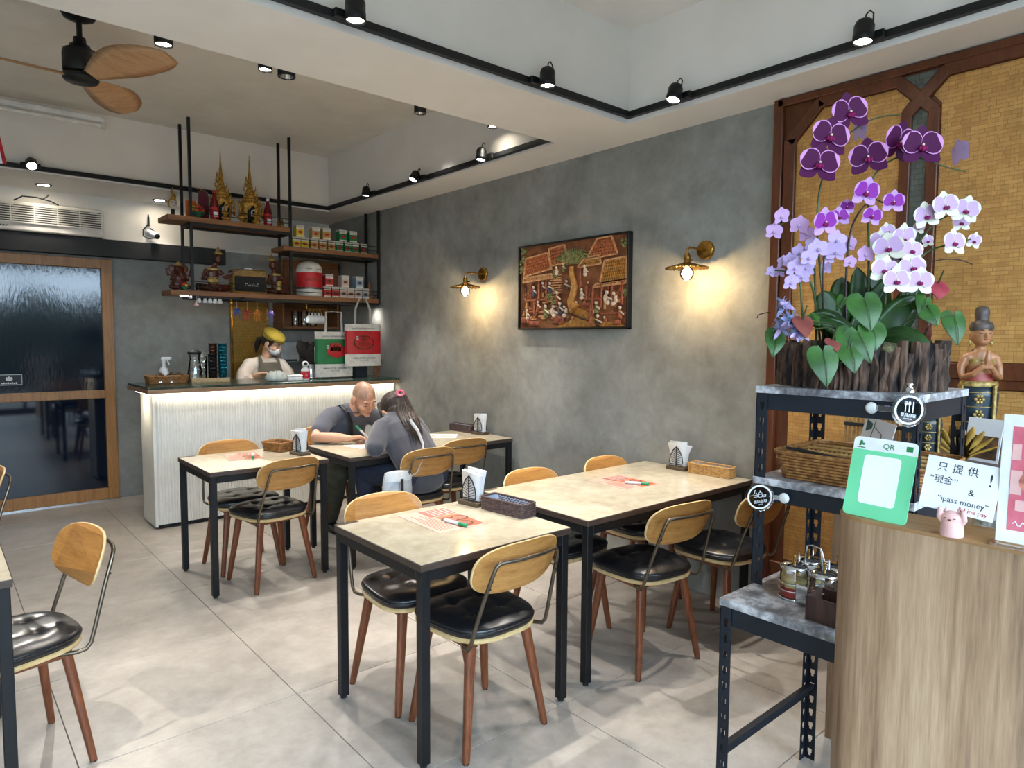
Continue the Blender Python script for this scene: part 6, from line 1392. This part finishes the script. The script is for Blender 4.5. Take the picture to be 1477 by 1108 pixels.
for k in range(4):
    m_=thing('hanging_mug','white mug hanging on the brass rail, %s from the rail start'%('first','second','third','fourth')[k],'mug',(2.77+.035*k,6.15,1.70),0,'white mugs on the brass rail')
    q=Mx(rot=(0,PI/2+.12,0)); part('cup',MB().lathe([(.001,-.03),(.030,-.03),(.037,-.02),(.040,.03),(.037,.03),(.033,-.02),(.001,-.024)],n=22,mx=q),'white_plastic',m_)
    part('handle',MB().tube([(.012,0,.036),(.012,0,.062),(-.012,0,.062),(-.014,0,.036)],.005,8),'white_plastic',m_); part('dark_mouth',MB().lathe([(.033,.012),(.001,.012)],n=20,mx=q),'blackm',m_)
# ================================================================ TOTE BAGS
def tote(label,xc,y,z0,w,h,col,hz,hw_,m2):
    t=thing('tote_bag',label,'tote bag',(xc,y,z0))
    def shell(za,zb,bul,n=12):
        rg=[]
        for i in range(6):
            z=za+(zb-za)*i/5; u=z/h; d=.022*(1-.55*u)+.004; ring=[]
            for j in range(n+1):
                x=-w/2+w*j/n; ring.append((x,-d*(1-(2*j/n-1)**4)-.002*math.sin(9*x/w+5*u),z))
            rg.append(ring+[(x,-yy*.8,z) for x,yy,_ in ring[::-1]])
        return MB().rings(rg,0,True,True)
    part('bag_bottom',shell(0,h*.285,0),'cream',t); part('print_band',shell(h*.285,h*.84,0),col,t,label='printed colour band'); part('bag_top',shell(h*.84,h,0),'cream',t)
    for yy in (-.010,.010):
        part('handle',MB().tube([(-hw_,yy,h-.03),(-hw_*.92,yy,h+(hz-h)*.55),(-hw_*.35 if m2 else -hw_*.92,yy*.6,hz-.004),(0,yy*.6,hz),(hw_*.35 if m2 else hw_*.92,yy*.6,hz-.004),(hw_*.92,yy,h+(hz-h)*.55),(hw_,yy,h-.03)],.0105,8,flat=.3),'cream',t)
    L=lambda x,z: frame((xc+x,y-.0275,z0+z),(1,0,0),(0,0,1))
    text('lettering','PRODUCT OF THAILAND',.021,L(0,h*.19),'ink',t); text('lettering','ชาไทย ชาตรามือ',.014,L(0,h*.14),'ink',t); text('lettering','ชาตรามือ CHATRAMUE BRAND',.0185,frame((xc,y-.021,z0+h*.895),(1,0,0),(0,0,1)),'ink',t)
    q=L(0,h*.57); rm=MB()
    if col=='green': rm.lathe([(.105,0),(.10,.0012),(.001,.0012)],n=32,sy=.52,mx=q@Mx((.02,-.005,0))).box(-.05,.06,.0,.075,0,.0012,0,0,q)
    ring=MB().tube([tuple(q@Vector(((.105 if col!='green' else .030)*math.cos(a)+(.0 if col!='green' else .01),(.062 if col!='green' else .030)*math.sin(a)+(0 if col!='green' else .035),.001))) for a in [2*PI*i/40 for i in range(40)]],.004 if col!='green' else .0025,6,True)
    for i in range(9 if col!='green' else 0):
        a=-PI*.12-PI*.76*i/8; ring.ell(tuple(q@Vector((.112*math.cos(a),.066*math.sin(a),.001))),(.011,.002,.006),7,5)
    ring.tube([tuple(q@Vector((.0+.024*math.cos(a),.032+.024*math.sin(a),.001))) for a in [2*PI*i/24 for i in range(24)]],.0025,6,True)
    ring.bar(q@Vector((-.006,.022,.001)),q@Vector((.004,.044,.001)),.008,.002).bar(q@Vector((-.012,.030,.001)),q@Vector((.012,.026,.001)),.008,.002)
    if col=='green': part('emblem_field',rm,'red',t,True)
    part('emblem',ring,'brownink',t,True); text('lettering','ชาตรามือ',.036,L(.005,h*.535) ,'brownink',t); text('lettering','NUMBER ONE BRAND',.011,L(.005,h*.49),'brownink',t)
    e=MB()
    for k in range(3): e.box(-.085,-.060,.028+.011*k,.034+.011*k,0.0,.0012,0,0,q)
    part('print_stripes',e,'paper',t,True)
    return t
tote('cream tote bag with red printed band hanging by the wall over the counter',3.215,5.95,1.255,.385,.405,'red',.665,.085,True)
tote('cream tote bag with green printed band hanging beside the mugs',2.945,6.02,1.155,.385,.43,'green',.62,.085,False)
t=thing('bag_hook','black hook under the hanging shelf carrying the red tote bag','hook',(3.215,5.95,1.862)); part('hook',MB().tube([(0,.14,.013),(0,.06,.010),(0,.0,.0),(0,0,.065),(0,-.012,.07)],.004,8),'black',t)
t=thing('bag_hook','black hook on the shelf underside carrying the green tote bag','hook',(2.945,6.02,1.768)); part('hook',MB().tube([(0,.07,.106),(0,.06,.03),(0,.02,.0),(0,-.02,.0),(0,-.025,.02)],.004,8),'black',t)
# ================================================================ PEOPLE
def headshape(mb,mx,ears=True):
    e=lambda c,r,n=16,m=10: mb.ell(c,r,n,m,0,mx)
    e((0,-.012,.030),(.076,.094,.088),20,14); e((0,.022,-.025),(.064,.070,.086),20,14); e((0,.036,-.076),(.046,.050,.034))
    e((0,.076,.024),(.050,.017,.012)); e((0,.097,-.006),(.0085,.012,.024)); e((0,.104,-.026),(.013,.013,.010)); e((.011,.096,-.030),(.008,.010,.008)); e((-.011,.096,-.030),(.008,.010,.008))
    for s in (-1,1):
        e((s*.038,.060,-.030),(.024,.026,.026)); e((s*.030,.076,-.002),(.015,.010,.009))
        if ears: e((s*.083,-.008,-.012),(.011,.024,.035))
    e((0,.090,-.054),(.022,.009,.006)); e((0,.087,-.064),(.019,.010,.006)); e((0,.080,-.090),(.021,.018,.016))
def facebits(t,mx,lipc='lip_red'):
    q=mx.copy()
    part('eyebrow',MB().ell((-.032,.089,.027),(.017,.005,.0035),8,5,0,q),'hair',t,True); part('eyebrow',MB().ell((.032,.089,.027),(.017,.005,.0035),8,5,0,q),'hair',t,True)
    for s in (-1,1):
        part('eye',MB().ell((s*.030,.0855,-.004),(.0125,.003,.0024),8,5,0,q),'ink',t,True)
    if lipc not in M: M[lipc]=mat(lipc,'9c5a4c',.5)
    part('lips',MB().ell((0,.0985,-.058),(.018,.0025,.0035),10,5,0,q),lipc,t,True)
def hand(mb,w,d,up,side,curl=.5,s=1.):
    # w wrist, d finger direction, up = back of the hand, side = +1/-1 where the thumb leaves
    d=Vector(d).normalized(); up=Vector(up); x=d.cross(up).normalized(); up=x.cross(d).normalized(); w=Vector(w)
    P=lambda a,b,c: w+(x*a+d*b+up*c)*s
    mb.side=x
    mb.sweep([P(0,-.01,0),P(0,.03,.002),P(0,.075,.002)],[(.026*s,.018*s),(.036*s,.016*s),(.040*s,.014*s)],12)
    mb.side=None
    for k,(fx,L) in enumerate(((-.030,.058),(-.010,.074),(.010,.080),(.030,.070))):
        fx*=side; pts=[P(fx,.070,.002)]; a=0; b,c=.075,.002
        for seg in (.42,.33,.25):
            a+=curl*(.7+.12*k); b+=math.cos(a)*L*seg; c-=math.sin(a)*L*seg; pts.append(P(fx*(1-.10*a),b,c))
        mb.sweep(pts,[.0088*s,.0084*s,.0078*s,.0066*s],8)
    mb.sweep([P(side*.022,.018,-.004),P(side*.044,.042,-.016),P(side*.040,.066,-.028),P(side*.026,.086,-.034)],[.013*s,.0115*s,.0095*s,.0075*s],8)
def hm(c,fwd,s=1.,roll=0.):
    f=Vector(fwd).normalized(); x=f.cross(Vector((0,0,1))).normalized(); z=x.cross(f)
    x,z=x*math.cos(roll)+z*math.sin(roll),z*math.cos(roll)-x*math.sin(roll)
    return Matrix(((x.x*s,f.x*s,z.x*s,c[0]),(x.y*s,f.y*s,z.y*s,c[1]),(x.z*s,f.z*s,z.z*s,c[2]),(0,0,0,1)))
# ---------------- seated man writing
t=thing('person','balding man in slate t-shirt with black strap bending over the table writing','person',(2.43,4.98,0))
HM=hm((2.525,4.665,1.066),(.05,-.84,-.50),1.08,-.12)
b=MB(); headshape(b,HM)
b.sweep([(2.49,4.80,.945),(2.515,4.745,1.0),tuple(HM@Vector((0,-.02,-.05)))],[.066,.060,.060],14)
b.sweep([(2.36,4.85,.90),(2.46,4.87,.86),(2.62,4.83,.90)],[.07,.09,.07],12)
RH=Vector((2.325,4.515,.793))
b.sweep([(2.215,4.76,.875),(2.130,4.665,.803),(2.25,4.585,.797),tuple(RH)],[(.050,.050),(.047,.043),(.044,.040),(.028,.023)],14)
hand(b,RH,(.82,-.50,.06),(.35,.15,.9),-1,.62,1.05)
LH=Vector((2.60,4.50,.792))
b.sweep([(2.72,4.70,.86),(2.765,4.60,.80),(2.69,4.54,.795),tuple(LH)],[(.048,.048),(.045,.042),(.042,.038),(.027,.022)],14)
hand(b,LH,(-.75,-.60,.0),(.1,.1,.95),1,.30,1.0)
HMi=HM.inverted()
def scalp(p):
    q=HMi@p
    return 1 if (q.z>.035 and q.y<.070-.5*max(0,q.z-.06)) or (q.y<-.02 and q.z>-.05 and (q-Vector((0,-.012,.03))).length<.13) else 0
fuse('body',b,['skin','stubble'],t,.0052,3,True,assign=scalp)
facebits(t,HM)
s_=MB(); s_.side=Vector((1,0,0))
s_.sweep([(2.43,5.02,.54),(2.44,4.99,.64),(2.46,4.92,.78),(2.485,4.84,.91),(2.495,4.80,.955)],[(.185,.145),(.190,.150),(.195,.140),(.165,.105),(.10,.075)],18)
s_.side=None
s_.sweep([(2.47,4.83,.935),(2.325,4.825,.925),(2.245,4.775,.890),(2.185,4.715,.842)],[.078,.076,.070,.067],14).sweep([(2.50,4.82,.935),(2.65,4.80,.915),(2.715,4.735,.875),(2.745,4.665,.835)],[.078,.074,.068,.065],14)
fuse('tshirt',s_,'shirt',t,.008,3,True)
part('collar',MB().tube([(2.49+.083*math.cos(a)*1.0,4.775+.075*math.sin(a),.985+.030*math.sin(a)) for a in [2*PI*i/24 for i in range(24)]],.007,6,True),'shirt',t,True)
p_=MB(); 
for hx,kx,ky,fx,fy in ((2.35,2.285,4.64,2.37,4.94),(2.52,2.60,4.60,2.56,4.80)):
    p_.sweep([(hx,5.02,.585),((hx+kx)/2,(5.02+ky)/2,.585),(kx,ky,.570)],[.094,.090,.075],14).sweep([(kx,ky,.52),((kx+fx)/2,(ky+fy)/2,.30),(fx,fy,.115)],[.078,.076,.062],14)
p_.sweep([(2.34,5.03,.60),(2.54,5.03,.60)],[.108,.108],12)
fuse('trousers',p_,'olive',t,.009,3,True)
for fx,fy in ((2.37,4.94),(2.56,4.80)): part('shoe',MB().rings([[(fx+w*.046*math.cos(a),fy-.10*u+w*.0,h*(.5+.5*math.sin(a))+.002) for a in [2*PI*i/12 for i in range(12)]] for u,w,h in ((-.9,.5,.07),(-.6,.95,.10),(0,1.,.095),(.6,1.05,.07),(1.2,.95,.05),(1.5,.5,.03))]),'blackm',t,True)
part('shoulder_strap',MB().tube([(2.395,4.895,.985),(2.405,4.80,1.012),(2.415,4.735,.975),(2.435,4.705,.88),(2.455,4.735,.72),(2.46,4.79,.60)],[.022]*6,8,flat=.16),'blackm',t,True)
pen('white marker with green cap held in the man\'s writing hand',0,0,0)
_p=[o for o in bpy.data.objects if o.name.startswith('marker_pen') and not o.parent][-1]
_p.location=(2.402,4.477,.842); _p.rotation_euler=Vector((-.55,.15,.62)).to_track_quat('Y','Z').to_euler()
# ---------------- seated woman seen from behind
t=thing('person','long-haired woman in slate sweatshirt seen from behind leaning over the table','person',(2.50,3.95,0))
HW=hm((2.505,4.185,1.008),(.06,.88,-.45),1.06,.10)
b=MB(); headshape(b,HW); b.sweep([(2.455,4.10,.93),(2.46,4.15,.99),tuple(HW@Vector((0,-.02,-.05)))],[.058,.050,.050],12)
b.sweep([(2.38,4.06,.86),(2.54,4.06,.86)],[.07,.07],12)
LW=Vector((2.345,4.235,.790)); b.sweep([(2.26,4.10,.80),tuple(LW)],[.034,.024],12); hand(b,LW,(.55,.80,0),(0,0,1),1,.35,.9)
RW=Vector((2.60,4.30,.790)); b.sweep([(2.68,4.20,.80),tuple(RW)],[.034,.024],12); hand(b,RW,(-.55,.80,0),(0,0,1),-1,.35,.9)
fuse('body',b,'skin2',t,.0055,3,True)
facebits(t,HW)
s_=MB(); s_.side=Vector((1,0,0))
s_.sweep([(2.535,3.875,.585),(2.535,3.875,.62),(2.515,3.890,.70),(2.485,3.985,.83),(2.465,4.055,.915),(2.46,4.10,.965)],[(.185,.125),(.175,.115),(.176,.110),(.180,.112),(.155,.095),(.085,.065)],18)
s_.side=None
s_.sweep([(2.42,4.085,.925),(2.345,4.07,.905),(2.270,4.005,.845),(2.222,3.955,.805)],[.080,.078,.070,.062],14).sweep([(2.222,3.955,.803),(2.25,4.04,.805),(2.305,4.175,.796)],[.060,.053,.040],14)
s_.sweep([(2.50,4.085,.925),(2.605,4.075,.905),(2.665,4.085,.845),(2.695,4.11,.803)],[.080,.078,.068,.058],14).sweep([(2.695,4.11,.803),(2.68,4.18,.800),(2.635,4.25,.796)],[.057,.050,.040],14)
fuse('sweatshirt',s_,'sweat',t,.0085,3,True)
part('neckline',MB().tube([(2.46+.070*math.cos(a),4.125+.058*math.sin(a),.985+.022*math.sin(a)) for a in [2*PI*i/24 for i in range(24)]],.008,6,True),'sweat',t,True)
p_=MB()
for hx,kx,ky,fx,fy in ((2.45,2.315,4.28,2.33,4.20),(2.62,2.66,4.33,2.64,4.28)):
    p_.sweep([(hx,3.90,.585),((hx+kx)/2,(3.90+ky)/2,.585),(kx,ky,.575)],[.094,.088,.072],14).sweep([(kx,ky,.565),((kx+fx)/2,(ky+fy)/2,.32),(fx,fy,.105)],[.072,.062,.046],14)
p_.sweep([(2.44,3.88,.60),(2.63,3.88,.60)],[.108,.108],12)
fuse('trousers',p_,'navycloth',t,.009,3,True)
for fx,fy in ((2.33,4.20),(2.64,4.28)): part('shoe',MB().rings([[(fx+w*.042*math.cos(a),fy+.09*u,h*(.5+.5*math.sin(a))+.002) for a in [2*PI*i/12 for i in range(12)]] for u,w,h in ((-.9,.5,.06),(-.6,.95,.09),(0,1.,.085),(.6,1.05,.06),(1.2,.95,.045),(1.5,.5,.03))]),'white_plastic',t,True)
hb=MB(); Hq=lambda *p: tuple(HW@Vector(p))
hb.ell((0,-.022,.040),(.090,.100,.094),20,14,0,HW); hb.ell((0,-.060,-.03),(.084,.062,.095),16,10,0,HW)
for sx in (-1,1): hb.sweep([Hq(sx*.060,.045,.075),Hq(sx*.083,.010,.0),Hq(sx*.080,-.005,-.07),Hq(sx*.070,-.03,-.12)],[.026,.022,.018,.008],10)
tp=Hq(.025,-.112,.060)
hb.ell((.02,-.105,.062),(.045,.034,.036),12,8,0,HW)
strands=[]
for i in range(11):
    u=(i-5)/5; o=Vector((.042*u,-.014*(1-u*u),.004*math.cos(9*i)))
    strands.append([Vector(tp)+o*.5,Vector((2.512,4.040,1.008))+o*1.15,Vector((2.505,3.972,.955))+o*1.3,Vector((2.500,3.918,.898-.006*(i%3)))+o*1.1,Vector((2.487+.004*u,3.872,.830-.018*((i*7)%4)))+o*.75])
for S_ in strands: hb.sweep([tuple(p) for p in S_],[.020,.023,.022,.017,.004],8)
fuse('hair',hb,'hair',t,.005,1,True)
hl=MB()
for i in range(26):
    u=(i-13)/13; S_=strands[(i*5)%11]; hl.tube([tuple(p+Vector((-.004+.012*u,-.020-.004*(i%3),.004*(i%2)))) for p in S_],[.003,.004,.004,.003,.001],5)
part('hair_strands',hl,'hair',t,True,kind='stuff')
M['scrunch']=mat('pink_scrunchie','c8425e',.7,c2='e08a9c',scale=30)
sc_=MB()
for i in range(9):
    a=2*PI*i/9; sc_.ell((.012+.024*math.cos(a),-.128,.078+.018*math.sin(a)),(.012,.012,.011),8,6,0,HW)
part('scrunchie',sc_,'scrunch',t,True)
# white shoulder bag at her hip
t=thing('shoulder_bag','shiny white shoulder bag with long pale strap hanging at the woman\'s hip','bag',(2.272,3.765,.452))
random.seed(12)
bm_=MB().rings([[(w*.105*math.cos(a)*1.0,w2*.045*math.copysign(abs(math.sin(a))**.8,math.sin(a))+random.uniform(-.004,.004),z) for a in [2*PI*i/20 for i in range(20)]] for w,w2,z in ((.80,.7,0),(.98,1.,.02),(1.02,1.05,.09),(.96,.9,.17),(.86,.45,.215))])
part('bag_body',bm_,mat('bag_nylon','c9cdd2',.3,c2='aeb3ba',scale=18,bmp=.5),t)
part('flap',MB().rings([[(w*.10*math.cos(a),-.012+w2*.047*math.sin(a),z) for a in [2*PI*i/20 for i in range(20)]] for w,w2,z in ((1.0,1.05,.165),(.96,.95,.19),(.88,.55,.222))]),'white_plastic',t)
part('buckle',MB().box(-.012,.012,-.062,-.050,.10,.18,.002),'steel',t)
part('strap',MB().tube([(.075,.0,.165),(.130,-.030,.20),(.175,-.03,.29),(.195,-.005,.38),(.200,.065,.46),(.195,.15,.52)],[.017]*6,8,flat=.14),'paper',t)
# ---------------- staff member behind the bar
t=thing('person','staff member with mustard cap and white mask working behind the bar counter','person',(2.54,6.70,0))
HS=hm((2.585,6.63,1.470),(.55,-.62,-.40),.98,-.12)
b=MB(); headshape(b,HS); b.sweep([(2.535,6.70,1.27),(2.545,6.685,1.33),tuple(HS@Vector((0,-.02,-.05)))],[.055,.048,.048],12); b.sweep([(2.45,6.69,1.22),(2.62,6.68,1.22)],[.06,.06],12)
w1=Vector((2.395,6.475,1.175)); b.sweep([(2.30,6.60,1.10),tuple(w1)],[.038,.025],12); hand(b,w1,(.75,-.65,.1),(0,.3,1),-1,.5,.92)
w2=Vector((2.62,6.46,1.17)); b.sweep([(2.735,6.58,1.10),tuple(w2)],[.038,.025],12); hand(b,w2,(-.6,-.75,.1),(0,.3,1),1,.5,.92)
fuse('body',b,'skin2',t,.006,3,True); facebits(t,HS)
s_=MB(); s_.side=Vector((1,0,0))
s_.sweep([(2.54,6.71,.86),(2.54,6.71,1.0),(2.54,6.705,1.16),(2.54,6.70,1.265),(2.54,6.70,1.30)],[(.165,.115),(.150,.11),(.175,.115),(.135,.085),(.075,.06)],18); s_.side=None
s_.sweep([(2.50,6.70,1.265),(2.385,6.69,1.250),(2.315,6.655,1.17),(2.285,6.60,1.075)],[.075,.077,.070,.064],14).sweep([(2.285,6.60,1.08),(2.335,6.54,1.12)],[.060,.052],12)
s_.sweep([(2.58,6.69,1.265),(2.685,6.67,1.245),(2.735,6.635,1.17),(2.745,6.585,1.085)],[.075,.075,.068,.062],14).sweep([(2.745,6.585,1.085),(2.69,6.53,1.12)],[.058,.05],12)
fuse('shirt',s_,'staffshirt',t,.008,3,True)
for sx in (-1,1): part('collar_flap',MB().prism([(0,0),(sx*.062,.022),(sx*.050,-.045),(sx*.008,-.050)],-.003,.003,0,frame((2.55,6.625,1.305),(1,.1,0),(0,-.25,1))),'staffshirt',t,True)
ap=MB(); rg=[]
for z,w,yy in ((.55,.175,.120),(.85,.175,.125),(1.0,.158,.122),(1.10,.140,.125),(1.20,.118,.122),(1.27,.100,.104),(1.285,.098,.100)):
    ring=[]
    for j in range(11):
        u=-1+2*j/10; ring.append((2.545+w*u,6.705-yy*math.sqrt(max(0,1-(u*w/.21)**2))-.034,z))
    rg.append(ring+[(x,y+.008,zz) for x,y,zz in ring[::-1]])
part('apron',MB().rings(rg,0,True),'apron',t,True)
for sx in (-1,1): part('apron_strap',MB().tube([(2.545+sx*.088,6.574,1.275),(2.545+sx*.086,6.590,1.305),(2.545+sx*.080,6.63,1.340),(2.545+sx*.06,6.71,1.350),(2.545+sx*.03,6.79,1.28)],[.013]*5,8,flat=.25),'apron',t,True)
p_=MB()
for sx in (-1,1): p_.sweep([(2.54+sx*.085,6.71,.88),(2.54+sx*.09,6.70,.48),(2.54+sx*.09,6.70,.08)],[.095,.07,.055],12)
fuse('trousers',p_,'navycloth',t,.010,2,True)
for sx in (-1,1): part('shoe',MB().rings([[(2.54+sx*.09+w*.045*math.cos(a),6.69-.09*u,h*(.5+.5*math.sin(a))+.002) for a in [2*PI*i/12 for i in range(12)]] for u,w,h in ((-.9,.5,.07),(-.6,.95,.10),(0,1.,.095),(.6,1.05,.07),(1.2,.95,.05),(1.5,.5,.03))]),'blackm',t,True)
hb=MB(); hb.ell((0,-.026,.02),(.084,.092,.085),18,12,0,HS)
for sx in (-1,1): hb.sweep([tuple(HS@Vector((sx*.070,.035,.045))),tuple(HS@Vector((sx*.078,.012,-.02)))],[.018,.010],8)
Hs=lambda *p: tuple(HS@Vector(p))
hb.sweep([Hs(0,-.10,.0),Hs(-.01,-.145,-.03),Hs(-.012,-.150,-.10),Hs(-.01,-.130,-.17)],[.028,.034,.028,.008],10)
fuse('hair',hb,'hair',t,.006,2,True)
cp=MB(); cp.ell((0,-.018,.088),(.108,.118,.052),24,12,0,HS@Mx((0,0,0),(-.18,0,0))); 
part('cap',cp,'cap',t,True)
part('cap_band',MB().lathe([(.086,.045),(.090,.050),(.092,.070),(.088,.075)],(0,-.012,0),24,0,HS,True,1.,1.12,False),'cap',t,True)
part('cap_brim',MB().rings([[(x,.062+yy,z) for x,yy,z in ((-.075,-.01,.052),(-.05,.032,.048),(0,.052,.046),(.05,.032,.048),(.075,-.01,.052),(.075,-.01,.060),(.05,.03,.057),(0,.05,.055),(-.05,.03,.057),(-.075,-.01,.060))],[(x*.9,.03+yy*.4,z+.002) for x,yy,z in ((-.075,-.01,.052),(-.05,.032,.048),(0,.052,.046),(.05,.032,.048),(.075,-.01,.052),(.075,-.01,.060),(.05,.03,.057),(0,.05,.055),(-.05,.03,.057),(-.075,-.01,.060))]],0,False,True,False,HS),'cap',t,True)
part('cap_button',MB().ell((0,-.02,.140),(.010,.010,.006),8,6,0,HS@Mx((0,0,0),(-.18,0,0))),'cap',t,True)
mk=MB().ell((0,.046,-.052),(.060,.066,.050),18,12,0,HS)
part('face_mask',mk,'paper',t,True)
for sx in (-1,1): part('mask_loop',MB().tube([Hs(sx*.055,.062,-.035),Hs(sx*.076,.02,-.01),Hs(sx*.085,-.01,.005),Hs(sx*.078,.01,-.045),Hs(sx*.056,.06,-.065)],.0018,5),'paper',t,True)
